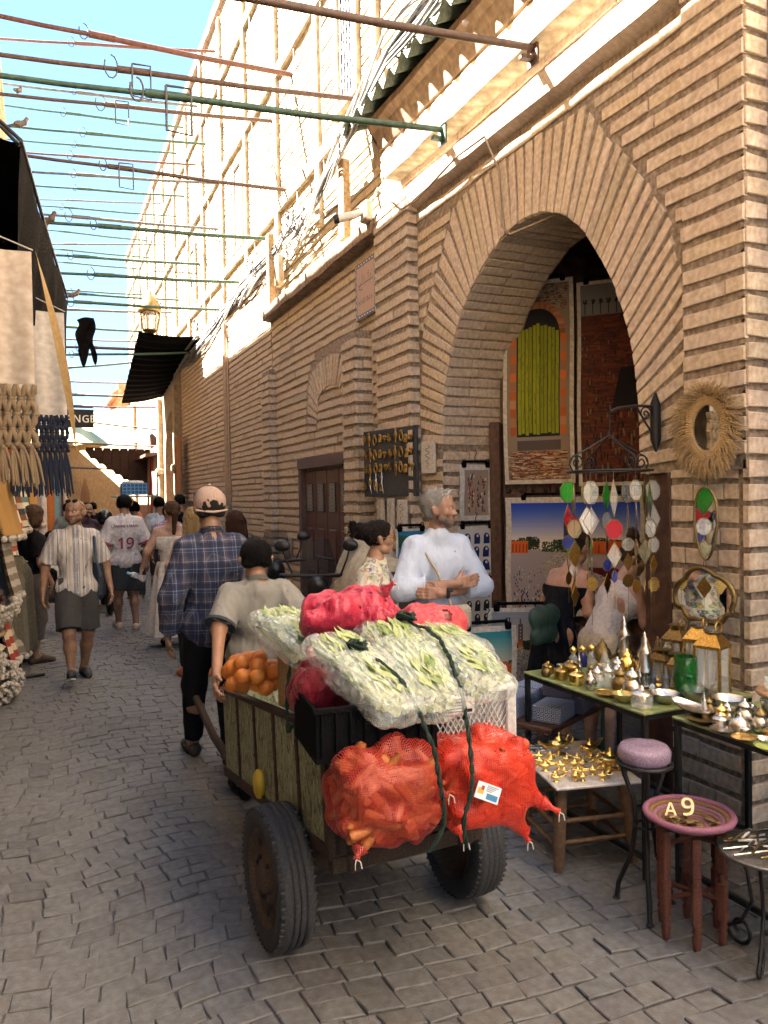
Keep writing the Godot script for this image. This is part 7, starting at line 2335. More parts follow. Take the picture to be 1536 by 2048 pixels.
func chandelier():
	var o := thing("wall_bracket", "black wrought-iron scroll bracket on the brick to the right of the arch", "bracket", V(3.26, 2.15, -3.4), 0)
	var mb := MB.new()
	mb.tube([V(-0.01, 0.17, 0), V(-0.012, 0.1, 0), V(-0.012, -0.1, 0), V(-0.01, -0.17, 0)], [0.006, 0.03, 0.03, 0.006], 8)
	obj("back_plate", mb, M.iron, o)
	mb = MB.new()
	mb.tube([V(-0.02, 0.09, 0), V(-0.16, 0.09, 0), V(-0.28, 0.075, 0), V(-0.34, 0.05, 0), V(-0.35, 0.085, 0)], 0.008, 6)
	mb.tube([V(-0.02, -0.08, 0), V(-0.09, 0.0, 0), V(-0.15, 0.085, 0)], 0.006, 6)
	var sp := []
	for k in 22:
		var a := k * 0.5
		sp.append(V(-0.085 + cos(a) * (0.045 - k * 0.0018), 0.045 + sin(a) * (0.045 - k * 0.0018), 0))
	mb.tube(sp, 0.005, 5)
	obj("arm", mb, M.iron, o)
	o = thing("glass_chandelier", "iron ring hung with coloured glass diamonds, discs and brass stars", "chandelier", V(2.92, 1.87, -3.41))
	mb = MB.new()
	var ring := []
	for k in 33:
		ring.append(V(cos(k * TAU / 32) * 0.23, 0, sin(k * TAU / 32) * 0.23))
	mb.tube(ring, 0.007, 6, false)
	obj("ring", mb, M.iron, o)
	mb = MB.new()
	for k in 4:
		var a := k * TAU / 4 + 0.15
		var e := V(cos(a) * 0.23, 0.0, sin(a) * 0.23)
		mb.tube([V(0, 0.2, 0), e * 0.55 + V(0, 0.13, 0), e + V(0, 0.08, 0), e * 1.08 + V(0, 0.04, 0), e], 0.005, 5)
		sp = []
		for j in 18:
			var t := j * 0.55
			var r := 0.045 - j * 0.0021
			sp.append(e * (0.88 + 0.0 * r) + e.normalized() * cos(t) * r + V(0, 0.05 + sin(t) * r, 0))
		mb.tube(sp, 0.0045, 5)
	mb.tube([V(0, 0.2, 0), V(0.005, 0.28, 0), V(0, 0.36, 0)], 0.004, 5)
	obj("scroll_arms", mb, M.iron, o)
	var gl := {}
	for c in [["green", Color(0.03, 0.3, 0.03, 0.75)], ["red", Color(0.4, 0.012, 0.03, 0.75)], ["blue", Color(0.03, 0.05, 0.3, 0.75)], ["clear", Color(0.75, 0.73, 0.66, 0.22)], ["yellow", Color(0.5, 0.45, 0.25, 0.4)]]:
		gl[c[0]] = mat(c[1], 0.12)
		gl[c[0]].transparency = BaseMaterial3D.TRANSPARENCY_ALPHA
	var cols := [["green", "red", "yellow", "brass", "brass"], ["clear", "clear", "clear", "brass", "brass"], ["green", "clear", "yellow", "blue", "brass"], ["clear", "blue", "clear", "clear", "brass"], ["clear", "red", "clear", "blue", "brass"], ["clear", "clear", "yellow", "green", "brass"], ["clear", "yellow", "brass", "clear", "star"], ["green", "red", "blue", "clear", "brass"], ["clear", "red", "green", "clear", "brass"], ["yellow", "clear", "clear", "brass", "star"], ["green", "clear", "red", "blue", "brass"], ["clear", "yellow", "clear", "brass", "brass"]]
	for s in 12:
		var an := s * TAU / 12 + 0.1
		var c := V(cos(an) * 0.23, -0.02, sin(an) * 0.23)
		var wy := -0.02
		mb = MB.new()
		mb.tube([c + V(0, 0.02, 0), c + V(0, -0.62 - 0.1 * (s % 3), 0)], 0.0016, 4)
		obj("wire", mb, M.oldbrass, o)
		for j in 5:
			var kind: String = cols[s][j]
			var r: float = [0.062, 0.055, 0.045, 0.034, 0.04][j] * rf(0.9, 1.1)
			var hgt := r * (1.5 if (s + j) % 2 == 0 else 1.0)
			wy -= hgt + 0.012
			var poly := PackedVector2Array()
			if (s + j) % 2 == 0:
				poly = PackedVector2Array([Vector2(0, hgt), Vector2(r, 0), Vector2(0, -hgt), Vector2(-r, 0)])
			elif kind == "star":
				for k in 20:
					poly.append(Vector2.from_angle(k * TAU / 20 + PI / 2) * (r * (1.25 if k % 2 == 0 else 0.75)))
			else:
				for k in 8:
					poly.append(Vector2.from_angle(k * TAU / 8 + PI / 8) * r)
			var tf := Transform3D(yaw(rf(-40, 40) + 20), c + V(0, wy, 0))
			mb = MB.new()
			mb.prism(poly, -0.0015, 0.0015, tf)
			var pn := obj("glass_piece" if gl.has(kind) else "brass_piece", mb, gl[kind] if gl.has(kind) else M.brass, o)
			if gl.has(kind):
				mb = MB.new()
				var rim := []
				for q in poly:
					rim.append(tf * V(q.x, q.y, 0))
				rim.append(rim[0])
				mb.tube(rim, 0.0026, 5, false)
				obj("rim", mb, M.oldbrass, pn)
			wy -= hgt

var PR := {
	"pot": [[0, 0], [0.03, 0], [0.035, 0.004], [0.036, 0.04], [0.034, 0.046]], "pot_lid": [[0.037, 0.046], [0.034, 0.052], [0.018, 0.06], [0.006, 0.063], [0.009, 0.07], [0, 0.075]],
	"dish": [[0, 0.004], [0.03, 0.002], [0.05, 0.012], [0.06, 0.02], [0.052, 0.015], [0.03, 0.008], [0, 0.007]],
	"bowl": [[0, 0], [0.025, 0], [0.028, 0.006], [0.05, 0.026], [0.06, 0.045], [0.057, 0.045], [0.046, 0.027], [0.02, 0.01], [0, 0.009]],
	"jar": [[0, 0], [0.032, 0], [0.04, 0.012], [0.044, 0.035], [0.04, 0.058], [0.024, 0.072], [0.022, 0.082], [0.03, 0.09], [0.026, 0.09]], "jar_lid": [[0.03, 0.09], [0.032, 0.095], [0.02, 0.11], [0.006, 0.116], [0.009, 0.124], [0, 0.13]],
	"dome": [[0.045, 0], [0.047, 0.004], [0.045, 0.03], [0.034, 0.055], [0.012, 0.068], [0.006, 0.072], [0.01, 0.08], [0, 0.088]],
	"tower": [[0, 0], [0.035, 0], [0.038, 0.01], [0.028, 0.016], [0.03, 0.06], [0.036, 0.065], [0.024, 0.08], [0.022, 0.13], [0.03, 0.136], [0.018, 0.15], [0.012, 0.175], [0.015, 0.18], [0.005, 0.2], [0.007, 0.207], [0, 0.216]],
	"teapot": [[0, 0], [0.03, 0], [0.034, 0.006], [0.028, 0.014], [0.05, 0.04], [0.055, 0.065], [0.042, 0.095], [0.026, 0.108], [0.03, 0.116], [0.02, 0.13], [0.007, 0.142], [0.011, 0.15], [0, 0.158]],
	"phial": [[0, 0], [0.02, 0], [0.022, 0.004], [0.022, 0.05], [0.012, 0.062], [0.009, 0.075]], "phial_lid": [[0.012, 0.072], [0.018, 0.08], [0.016, 0.094], [0.006, 0.102], [0, 0.108]],
	"cone": [[0.05, 0], [0.052, 0.004], [0.03, 0.04], [0.012, 0.085], [0.006, 0.1], [0, 0.112]],
	"tureen": [[0, 0], [0.09, 0], [0.1, 0.006], [0.13, 0.05], [0.14, 0.085], [0.125, 0.11], [0.115, 0.112]],
	"bottle": [[0, 0], [0.038, 0], [0.04, 0.01], [0.036, 0.03], [0.04, 0.04], [0.036, 0.055], [0.04, 0.07], [0.036, 0.085], [0.04, 0.1], [0.036, 0.12], [0.03, 0.15], [0.014, 0.175], [0.013, 0.19]], "bottle_lid": [[0.016, 0.186], [0.017, 0.188], [0.017, 0.206], [0, 0.208]],
	"plate": [[0, 0.003], [0.08, 0.002], [0.115, 0.012], [0.125, 0.015], [0.115, 0.016], [0.08, 0.007], [0, 0.007]],
	"glass": [[0, 0], [0.028, 0], [0.031, 0.004], [0.034, 0.055], [0.0315, 0.055], [0.028, 0.008], [0, 0.007]],
}
func vessel(label: String, kind: String, x: float, z: float, s: float, m: Material, called := "", lid: Material = null, extra := "", y := 0.765) -> Node3D:
	var o := thing(called if called else {"dome": "domed_cover", "tower": "incense_burner", "cone": "cone_stopper"}.get(kind, kind), label, {"dome": "cover", "tower": "burner", "cone": "ornament", "phial": "flask", "tureen": "dish"}.get(kind, kind), V(x, y, z), rf(0, 360))
	var mb := MB.new()
	mb.lathe(PR[kind], 28, Transform3D(Basis.from_scale(Vector3.ONE * s), Vector3.ZERO))
	obj("body", mb, m, o)
	if PR.has(kind + "_lid"):
		mb = MB.new()
		mb.lathe(PR[kind + "_lid"], 24, Transform3D(Basis.from_scale(Vector3.ONE * s), Vector3.ZERO))
		obj("lid", mb, lid if lid else m, o)
	if extra.contains("ring"):
		mb = MB.new()
		var rp := []
		for k in 17:
			rp.append(V(cos(k * TAU / 16) * 0.036, 0.1 + sin(k * TAU / 16) * 0.034, 0.02 * sin(k * TAU / 16)) * s)
		mb.tube(rp, 0.0035 * s, 5, false)
		obj("ring_handle", mb, m, o)
	if extra.contains("spout"):
		mb = MB.new()
		mb.tube([V(0.045, 0.05, 0) * s, V(0.08, 0.065, 0) * s, V(0.095, 0.1, 0) * s, V(0.108, 0.115, 0) * s], [0.014 * s, 0.01 * s, 0.007 * s, 0.006 * s], 8)
		obj("spout", mb, m, o)
		mb = MB.new()
		mb.tube([V(-0.035, 0.1, 0) * s, V(-0.075, 0.105, 0) * s, V(-0.09, 0.075, 0) * s, V(-0.07, 0.04, 0) * s, V(-0.048, 0.035, 0) * s], 0.0055 * s, 6)
		obj("handle", mb, m, o)
	if extra.contains("fret"):
		for r in 3:
			for k in 9:
				mb = MB.new()
				var a := (k + 0.5 * (r % 2)) * TAU / 9
				var rr: float = [0.041, 0.032, 0.022][r]
				mb.blob(V(cos(a) * rr, 0.022 + r * 0.022, sin(a) * rr) * s, V(0.005, 0.007, 0.005) * s, 6, 4)
				obj("fret_hole", mb, M.dark, o)
	return o
func box_lantern(label: String, x: float, z: float, w: float, h: float, m: Material, deg: float, pierced := false):
	var o := thing("glass_lantern", label, "lantern", V(x, 0.765, z), deg)
	var mb := MB.new()
	for sx in [-1, 1]:
		for sz in [-1, 1]:
			mb.box(V(sx * w / 2, h / 2, sz * w / 2), V(0.014, h, 0.014), Basis(), 0.002)
	for y in [0.008, h]:
		for s in [-1, 1]:
			mb.box(V(0, y, s * w / 2), V(w + 0.02, 0.016, 0.016), Basis(), 0.002)
			mb.box(V(s * w / 2, y, 0), V(0.016, 0.016, w - 0.016), Basis(), 0.002)
	mb.box(V(0, 0.004, 0), V(w, 0.008, w))
	obj("frame", mb, m, o)
	for k in 4:
		mb = MB.new()
		mb.box(V(0, h / 2, w / 2), V(w - 0.012, h - 0.02, 0.003))
		var p := obj("pane", mb, M.glass, o)
		p.rotation_degrees.y = k * 90
	mb = MB.new()
	var q := PackedVector2Array()
	for k in 4:
		var a := yaw(k * 90.0)
		mb.q(a * V(-w * 0.56, h + 0.008, w * 0.56), a * V(w * 0.56, h + 0.008, w * 0.56), a * V(0.022, h + w * 0.62, 0.022), a * V(-0.022, h + w * 0.62, 0.022), a * V(0, 0.4, 1))
	obj("roof", mb, m, o)
	if pierced:
		for k in 4:
			var a := yaw(k * 90.0)
			for r in 5:
				for c in 6 - r:
					mb = MB.new()
					mb.blob(a * V((c - (5 - r) / 2.0) * w * 0.17, h + 0.025 + r * w * 0.105, w * 0.56 - 0.02 - r * w * 0.094), V(0.0055, 0.006, 0.0055), 6, 4)
					obj("pierced_hole", mb, M.dark, o)
	mb = MB.new()
	mb.lathe([[0.04, h + w * 0.6], [0.042, h + w * 0.62], [0.03, h + w * 0.64], [0.032, h + w * 0.72], [0.046, h + w * 0.73], [0.04, h + w * 0.76], [0.012, h + w * 0.8], [0, h + w * 0.81]], 20)
	obj("cap", mb, M.silver if m == M.brass else m, o)
	mb = MB.new()
	var rp := []
	for k in 17:
		rp.append(V(cos(k * TAU / 16) * 0.038, h + w * 0.76 + sin(k * TAU / 16) * 0.032, 0.03))
	mb.tube(rp, 0.0045, 6, false)
	obj("ring", mb, m, o)

func tables():
	var topm := mat(Color(0.3, 0.38, 0.16), 0.35, "blotch", 0.4)
	for t in [["green-topped display table with black iron legs in front of the archway, full of brassware", [2.44, 3.12, -3.58, -2.64]], ["green-topped display table nearest on the right, full of silver pots", [2.52, 3.2, -2.56, -1.5]]]:
		var q = t[1]
		var o := thing("display_table", t[0], "table", V((q[0] + q[1]) / 2, 0, (q[2] + q[3]) / 2))
		var w: float = q[1] - q[0]
		var l: float = q[3] - q[2]
		var mb := MB.new()
		mb.box(V(0, 0.757, 0), V(w, 0.012, l), Basis(), 0.003)
		obj("table_top", mb, topm, o)
		mb = MB.new()
		for s in [-1, 1]:
			mb.box(V(0, 0.74, s * (l / 2 - 0.015)), V(w - 0.06, 0.022, 0.022))
			mb.box(V(s * (w / 2 - 0.015), 0.74, 0), V(0.022, 0.022, l - 0.01))
			mb.box(V(s * (w / 2 - 0.015), 0.1, 0), V(0.02, 0.02, l - 0.06))
		mb.box(V(0, 0.1, 0.0), V(w - 0.06, 0.02, 0.02))
		obj("apron", mb, M.iron, o)
		for sx in [-1, 1]:
			for sz in [-1, 1]:
				mb = MB.new()
				mb.box(V(sx * (w / 2 - 0.018), 0.372, sz * (l / 2 - 0.018)), V(0.026, 0.744, 0.026), Basis(), 0.003)
				obj("leg", mb, M.iron, o)
	var S: Material = M.silver
	var B: Material = M.brass
	var G := mat(Color(0.85, 0.9, 0.88, 0.2), 0.04)
	G.transparency = BaseMaterial3D.TRANSPARENCY_ALPHA
	vessel("small round brass pot with a knobbed lid at the far front corner of the green table", "pot", 2.53, -3.47, 0.9, B)
	vessel("plain brass cup second along the front edge of the green table", "pot", 2.51, -3.33, 1.0, B)
	vessel("brass lidded box just behind the plain brass cup", "pot", 2.61, -3.37, 1.15, B)
	vessel("bright gold square-lidded pot by the front edge, left of the glass phials", "pot", 2.51, -3.2, 1.1, M.gold)
	for k in 3:
		vessel("%s of three gold-stoppered glass phials at the back of the green table" % ["left one", "middle one", "right one"][k], "phial", 2.74 + k * 0.065, -3.52 + 0.0 * k, 1.15, [G, mat(Color(0.02, 0.02, 0.12), 0.1), G][k], "", M.gold)
	vessel("tarnished dark silver teapot behind the glass phials", "teapot", 2.93, -3.5, 0.95, M.oldbrass, "", null, "spout")
	vessel("ornate silver lantern with a domed cap, back left of the green table", "tower", 3.0, -3.4, 1.35, S, "silver_lantern", null, "ring")
	vessel("golden pierced cone lamp at the back of the green table", "cone", 3.02, -3.25, 1.75, M.gold, "cone_lamp", null, "fret")
	vessel("slim tarnished brass pepper mill beside the pierced cone lamp", "tower", 3.0, -3.14, 1.0, M.oldbrass, "pepper_mill")
	vessel("clear glass funnel cone with a silver tip in the middle of the green table", "cone", 2.78, -3.3, 1.2, G, "glass_funnel")
	for k in 3:
		vessel("%s glass jar with a silver lid along the front of the green table" % ["left", "middle", "right"][k], "jar", 2.56 + k * 0.05, -3.1 + k * 0.02, 0.85 + 0.06 * k, G, "glass_jar", S)
	vessel("silver ball-shaped sugar pot with a tall knob behind the glass jars", "jar", 2.76, -3.18, 0.95, S, "sugar_pot")
	vessel("gold filigree teapot in the middle of the green table", "teapot", 2.86, -3.22, 0.95, M.gold, "", null, "spout")
	vessel("round brass jar with a ribbed lid near the front of the green table", "jar", 2.61, -2.99, 0.95, M.oldbrass, "brass_jar")
	vessel("wide polished silver pot with a domed lid, front middle of the green table", "jar", 2.59, -2.88, 1.1, S, "silver_pot")
	vessel("tall tiered silver incense burner behind the polished silver pot", "tower", 2.78, -3.0, 1.3, S)
	vessel("small pierced dark blue lantern by the green glass tankard, left one", "tower", 2.7, -2.86, 0.62, mat(Color(0.05, 0.055, 0.08), 0.5), "pierced_lantern", null, "fret")
	vessel("small pierced grey lantern by the green glass tankard, right one", "tower", 2.71, -2.79, 0.72, mat(Color(0.09, 0.09, 0.1), 0.45, "", 1, "", 0, 0.6), "pierced_lantern", null, "fret")
	vessel("flat gold dish with a turned rim at the front edge of the green table", "dish", 2.49, -2.95, 0.95, M.gold)
	vessel("shallow amber glass bowl near the front right of the green table", "bowl", 2.49, -2.83, 0.9, mat(Color(0.42, 0.32, 0.1), 0.2, "", 1, "", 0, 0.5))
	vessel("clear glass canister with a metal lid at the front right corner of the green table", "pot", 2.5, -2.72, 1.35, G, "canister", S)
	vessel("silver leaf-shaped bowl at the right end of the green table, left one", "bowl", 2.64, -2.72, 1.15, S, "leaf_bowl")
	vessel("silver leaf-shaped bowl at the right end of the green table, right one", "bowl", 2.8, -2.7, 1.15, S, "leaf_bowl")
	vessel("taller striped clear plastic water bottle with a blue cap", "bottle", 3.06, -3.0, 1.15, G, "water_bottle", mat(Color(0.12, 0.3, 0.5), 0.5))
	vessel("shorter greenish ribbed plastic water bottle with a blue cap", "bottle", 3.07, -2.9, 1.0, mat(Color(0.3, 0.5, 0.42), 0.12), "water_bottle", mat(Color(0.12, 0.3, 0.5), 0.5))
	var pl := vessel("large clear glass plate standing on edge behind the incense burner", "plate", 3.08, -3.14, 1.0, G, "glass_plate")
	pl.transform = Transform3D(Basis(V(0, 0, 1), 1.25), V(3.1, 0.86, -3.14))
	box_lantern("brass and glass lantern with a plain pyramid roof, largest, at the back right", 2.94, -2.72, 0.115, 0.24, B, 20)
	box_lantern("lantern with a pierced brass pyramid roof, between two plain ones", 3.02, -2.88, 0.11, 0.24, B, 30, true)
	box_lantern("tarnished lantern with a dull pyramid roof, left of the pierced one", 3.04, -3.04, 0.105, 0.21, M.oldbrass, 15)
	box_lantern("small ring-topped lantern in front of the pierced one, left", 2.92, -3.02, 0.075, 0.12, M.oldbrass, 10)
	box_lantern("small ring-topped lantern in front of the pierced one, right", 2.9, -2.9, 0.075, 0.12, M.oldbrass, 35)
	# more brass and silver, close together
	var more := [["domed silver tea glass holder", "glass", 0.7, S, ""], ["small brass bowl", "bowl", 0.55, B, ""], ["little silver teapot", "teapot", 0.55, S, "spout"], ["squat tarnished jar", "jar", 0.55, M.oldbrass, ""], ["gold knobbed cover", "dome", 0.6, M.gold, ""], ["tiny glass phial", "phial", 0.8, G, ""], ["small silver burner", "tower", 0.5, S, ""], ["low brass pot", "pot", 0.75, B, ""]]
	var spots := [[2.62, -3.48, "behind the far corner pots"], [2.66, -3.27, "left of the glass funnel"], [2.7, -3.42, "beside the phials"], [2.84, -3.4, "before the dark teapot"], [2.92, -3.28, "before the cone lamp"], [2.66, -3.2, "before the sugar pot"], [2.5, -3.08, "at the front edge by the glass jars"], [2.68, -3.06, "behind the glass jars"], [2.84, -3.1, "behind the filigree teapot"], [2.94, -3.14, "by the standing plate"], [2.7, -2.95, "behind the brass jar"], [2.8, -2.92, "before the small lanterns"], [2.56, -2.78, "behind the canister"], [2.62, -2.8, "before the pierced lanterns"], [2.92, -2.8, "behind the tankard"], [2.74, -3.12, "in the crowded middle"], [2.58, -3.26, "behind the plain cup"], [2.48, -3.42, "at the far front edge"]]
	for k in spots.size():
		var v = more[(k * 3) % 8]
		vessel("%s %s on the green table" % [v[0], spots[k][2]], v[1], spots[k][0], spots[k][1], v[2] * rf(0.9, 1.15), v[3], "", M.gold if v[1] == "phial" else null, v[4])
	spots = [[2.6, -2.44, "under the leaf tray's right end"], [2.7, -2.42, "behind the leaf tray"], [2.74, -2.24, "left of the tureen"], [2.6, -2.12, "right of the stepped pot"], [2.66, -2.14, "before the golden burner"], [2.56, -2.02, "by the green dish"], [2.62, -2.04, "at the right frame edge"], [2.72, -2.16, "before the tureen"], [2.8, -2.36, "behind the squat pot"], [2.68, -2.5, "beside the wide bowl"], [2.56, -2.33, "beside the ring pot"], [2.54, -2.1, "at the middle of the front edge"]]
	for k in spots.size():
		var v = more[[0, 3, 4, 7, 2, 1, 6, 4, 0, 3, 7, 1][k]]
		vessel("%s %s on the nearest table" % [v[0], spots[k][2]], v[1], spots[k][0], spots[k][1], v[2] * rf(0.9, 1.2), S if k % 3 else v[3], "", null, v[4])
	for k in 28:
		var near := k >= 14
		var v = more[R.randi() % 8]
		var e := vessel("small silver pot in the crowd on the nearest table" if near else "small brass trinket in the crowd on the green table", v[1], rf(2.52, 3.0) if near else rf(2.5, 3.0), rf(-2.5, -2.0) if near else rf(-3.5, -2.72), v[2] * rf(0.7, 1.0), (S if near else v[3]), "small_pot" if near else "brass_trinket", null, v[4])
		e.set_meta("group", "small silver pots on the nearest table" if near else "small brass trinkets on the green table")
	# green glass tankard
	var o := thing("glass_tankard", "big dark green glass tankard with a handle at the right of the green table", "mug", V(2.83, 0.765, -2.78), 75)
	var gm := mat(Color(0.005, 0.1, 0.012, 0.7), 0.06)
	gm.transparency = BaseMaterial3D.TRANSPARENCY_ALPHA
	var mb := MB.new()
	mb.lathe([[0, 0.005], [0.05, 0], [0.055, 0.008], [0.054, 0.1], [0.058, 0.105], [0.05, 0.112], [0.056, 0.12], [0.052, 0.19], [0.048, 0.19], [0.047, 0.02], [0, 0.015]], 28)
	obj("body", mb, gm, o)
	mb = MB.new()
	mb.tube([V(0.05, 0.095, 0), V(0.09, 0.092, 0), V(0.1, 0.06, 0), V(0.088, 0.025, 0), V(0.052, 0.02, 0)], 0.009, 8)
	obj("handle", mb, gm, o)
	# second table
	var ld := thing("leaf_tray", "large silver leaf-shaped tray at the left end of the nearest table", "tray", V(2.62, 0.768, -2.48), 20)
	mb = MB.new()
	for t in [0.0, -0.004]:
		mb.grid(func(u, v):
			var x: float = (u - 0.5) * 2.0
			var wd := 0.07 * pow(maxf(1.0 - x * x, 0.0), 0.6)
			return V((v - 0.5) * 2.0 * wd, 0.012 + 0.035 * x * x + 0.02 * pow((v - 0.5) * 2.0, 2) + t, x * 0.14), 20, 10)
	obj("tray", mb, S, ld)
	vessel("wide silver bowl with a rolled rim at the back left of the nearest table", "bowl", 2.8, -2.5, 1.3, S)
	vessel("big hammered silver tureen carrying a round wooden board", "tureen", 2.9, -2.24, 1.0, S)
	mb = MB.new()
	mb.lathe([[0, 0], [0.15, 0], [0.158, 0.008], [0.15, 0.02], [0, 0.022]], 40)
	var bd := obj("round_wooden_board", mb, mat(Color(0.4, 0.25, 0.12), 0.7, "blotch", 0.15))
	bd.position = V(2.9, 0.878, -2.24)
	tag(bd, "round pale wooden board lying on top of the silver tureen", "board")
	vessel("clear drinking glass on the wooden board, left one", "glass", 2.83, -2.3, 0.95, G, "drinking_glass", null, "", 0.9)
	vessel("olive green drinking glass on the wooden board, right one", "glass", 2.9, -2.19, 0.95, mat(Color(0.2, 0.19, 0.03), 0.1), "drinking_glass", null, "", 0.9)
	vessel("small gold ring pot second along the front of the nearest table", "jar", 2.6, -2.36, 0.7, M.gold, "ring_pot")
	vessel("low silver pot with a stepped lid, front row of the nearest table", "dome", 2.58, -2.25, 0.95, S, "silver_pot")
	vessel("squat silver pot behind the stepped one on the nearest table", "jar", 2.69, -2.32, 0.85, S, "silver_pot")
	vessel("silver jar with a dark lid in the middle of the nearest table", "jar", 2.66, -2.22, 0.8, S, "silver_jar", M.oldbrass)
	vessel("golden conical burner near the right edge of the nearest table", "tower", 2.7, -2.1, 0.8, M.gold)
	vessel("flat gold dish at the front edge of the nearest table", "dish", 2.51, -2.17, 0.8, M.gold)
	vessel("flat silver lidded dish at the front left of the nearest table", "dish", 2.52, -2.28, 0.9, S)
	vessel("green glazed dish at the front right of the nearest table", "dish", 2.5, -2.04, 1.0, mat(Color(0.3, 0.34, 0.1), 0.25))
	vessel("round silver pot at the right frame edge of the nearest table", "jar", 2.78, -2.06, 1.0, S, "silver_pot")
	vessel("gold and silver dish with a copper bottom under the leaf tray", "dish", 2.55, -2.42, 1.1, M.oldbrass)
	# low table with patterned boxes
	o = thing("low_box_table", "low table under patterned blue boxes, behind the green table", "table", V(2.72, 0, -3.72), 25)
	mb = MB.new()
	mb.box(V(0, 0.47, 0), V(0.72, 0.03, 0.42), Basis(), 0.005)
	obj("table_top", mb, M.wood, o)
	for sx in [-1, 1]:
		for sz in [-1, 1]:
			mb = MB.new()
			mb.tube([V(sx * 0.32, 0, sz * 0.18), V(sx * 0.32, 0.46, sz * 0.18)], 0.014, 6)
			obj("leg", mb, M.pipe_green, o)
	var tile := pic(64, 64, func(im: Image):
		im.fill(Color(0.62, 0.66, 0.72))
		for y in 64:
			for x in 64:
				var d := Vector2(fposmod(x, 32) - 16, fposmod(y, 32) - 16)
				var r := d.length()
				if (r > 8 and r < 11) or r < 3 or (r > 14 and int(d.angle() * 4.0) % 2 == 0):
					im.set_pixel(x, y, Color(0.1, 0.18, 0.42)))
	var bt := mat(Color.WHITE, 0.6, "cloud", 0.09)
	bt.albedo_texture = tile
	var bp := mat(Color(0.55, 0.42, 0.42), 0.6, "cloud", 0.07)
	bp.albedo_texture = tile
	for k in 5:
		mb = MB.new()
		var hh: float = [0.12, 0.13, 0.09, 0.09, 0.08][k]
		mb.box(V(0, hh / 2, 0), V(0.22, hh, 0.17), Basis(), 0.006)
		var bx := obj("patterned_box", mb, bt if k < 3 else bp)
		bx.transform = at([V(2.5, 0.485, -3.75), V(2.7, 0.485, -3.85), V(2.62, 0.485, -3.55), V(2.85, 0.485, -3.65), V(2.78, 0.575, -3.68)][k], 25 + k * 3)
		tag(bx, ["blue and white patterned box at the left end of the low table", "blue and white patterned box at the back of the low table", "small blue patterned box at the front of the low table", "mauve patterned box at the right end of the low table", "mauve patterned box stacked on another on the low table"][k], "box", "patterned boxes on the low table")
	# rope stool with the gold lamps
	var pine := mat(Color(0.2, 0.11, 0.05), 0.75, "blotch", 0.25, "fine", 0.12)
	o = thing("rope_stool", "rough brown wooden stool-table with rungs, standing behind the cart's right wheel", "stool", V(2.38, 0, -3.05), -12)
	for sx in [-1, 1]:
		for sz in [-1, 1]:
			mb = MB.new()
			mb.tube([V(sx * 0.19, 0, sz * 0.2), V(sx * 0.175, 0.2, sz * 0.19), V(sx * 0.155, 0.385, sz * 0.175)], [0.024, 0.03, 0.026], 8)
			obj("leg", mb, pine, o)
	for y in [0.1, 0.2]:
		for s in [-1, 1]:
			for e in [0, 1]:
				mb = MB.new()
				if e == 0:
					mb.tube([V(-0.18, y + 0.03, s * 0.19), V(0.18, y + 0.03, s * 0.19)], 0.012, 6)
				else:
					mb.tube([V(s * 0.18, y, -0.19), V(s * 0.18, y, 0.19)], 0.012, 6)
				obj("rung", mb, pine, o)
	mb = MB.new()
	mb.box(V(0, 0.385, 0), V(0.34, 0.02, 0.38))
	obj("seat", mb, pine, o)
	mb = MB.new()
	mb.box(Vector3.ZERO, V(0.43, 0.012, 0.62), Basis(), 0.003)
	var wb := obj("white_board", mb, mat(Color(0.6, 0.58, 0.56), 0.4, "cloud", 0.3))
	wb.transform = at(V(2.4, 0.403, -3.1), -14)
	tag(wb, "white board on the rough stool, strewn with little gold lamps", "board")
	# genie lamps
	o = thing("genie_lamp", "largest gold genie lamp, at the near right corner of the white board", "lamp", Vector3.ZERO, 0)
	mb = MB.new()
	mb.lathe([[0, 0], [0.03, 0], [0.032, 0.006], [0.012, 0.014], [0.01, 0.03], [0.03, 0.04], [0.05, 0.058], [0.046, 0.072], [0.02, 0.08]], 20, Transform3D(Basis.from_scale(V(1.25, 1, 0.85)), Vector3.ZERO))
	obj("body", mb, M.gold, o)
	mb = MB.new()
	mb.tube([V(0.05, 0.058, 0), V(0.09, 0.06, 0), V(0.12, 0.078, 0), V(0.135, 0.09, 0)], [0.018, 0.012, 0.007, 0.008], 8)
	obj("spout", mb, M.gold, o)
	mb = MB.new()
	var rp := []
	for k in 13:
		rp.append(V(-0.075 + cos(k * TAU / 12) * 0.022, 0.07 + sin(k * TAU / 12) * 0.024, 0))
	mb.tube(rp, 0.004, 5, false)
	obj("handle", mb, M.gold, o)
	mb = MB.new()
	mb.lathe([[0.024, 0.079], [0.018, 0.09], [0.005, 0.1], [0.008, 0.11], [0, 0.118]], 14)
	obj("lid", mb, M.gold, o)
	var B0 := at(V(2.4, 0.409, -3.1), -14)
	o.transform = B0 * at(V(0.13, 0, 0.14), 20, 0.95)
	o.set_meta("group", "gold genie lamps on the white board")
	copy(o, B0 * at(V(-0.02, 0, -0.12), -160, 1.0), "large pale gold genie lamp in the middle of the white board")
	copy(o, B0 * at(V(0.12, 0, -0.06), 30, 0.8), "mid-sized gold genie lamp behind the largest one")
	for k in 26:
		copy(o, B0 * at(V(-0.17 + 0.065 * (k % 6) + rf(-0.02, 0.02), 0, 0.24 - 0.075 * (k / 6) + rf(-0.02, 0.02)), rf(0, 360), rf(0.36, 0.5)), "tiny gold genie lamp in the crowd on the white board")
	# black-corded jewellery on the board's far end
	o = thing("jewellery_pile", "pile of silver trinkets on black cords at the far end of the white board", "jewellery", B0 * V(-0.05, 0, -0.22))
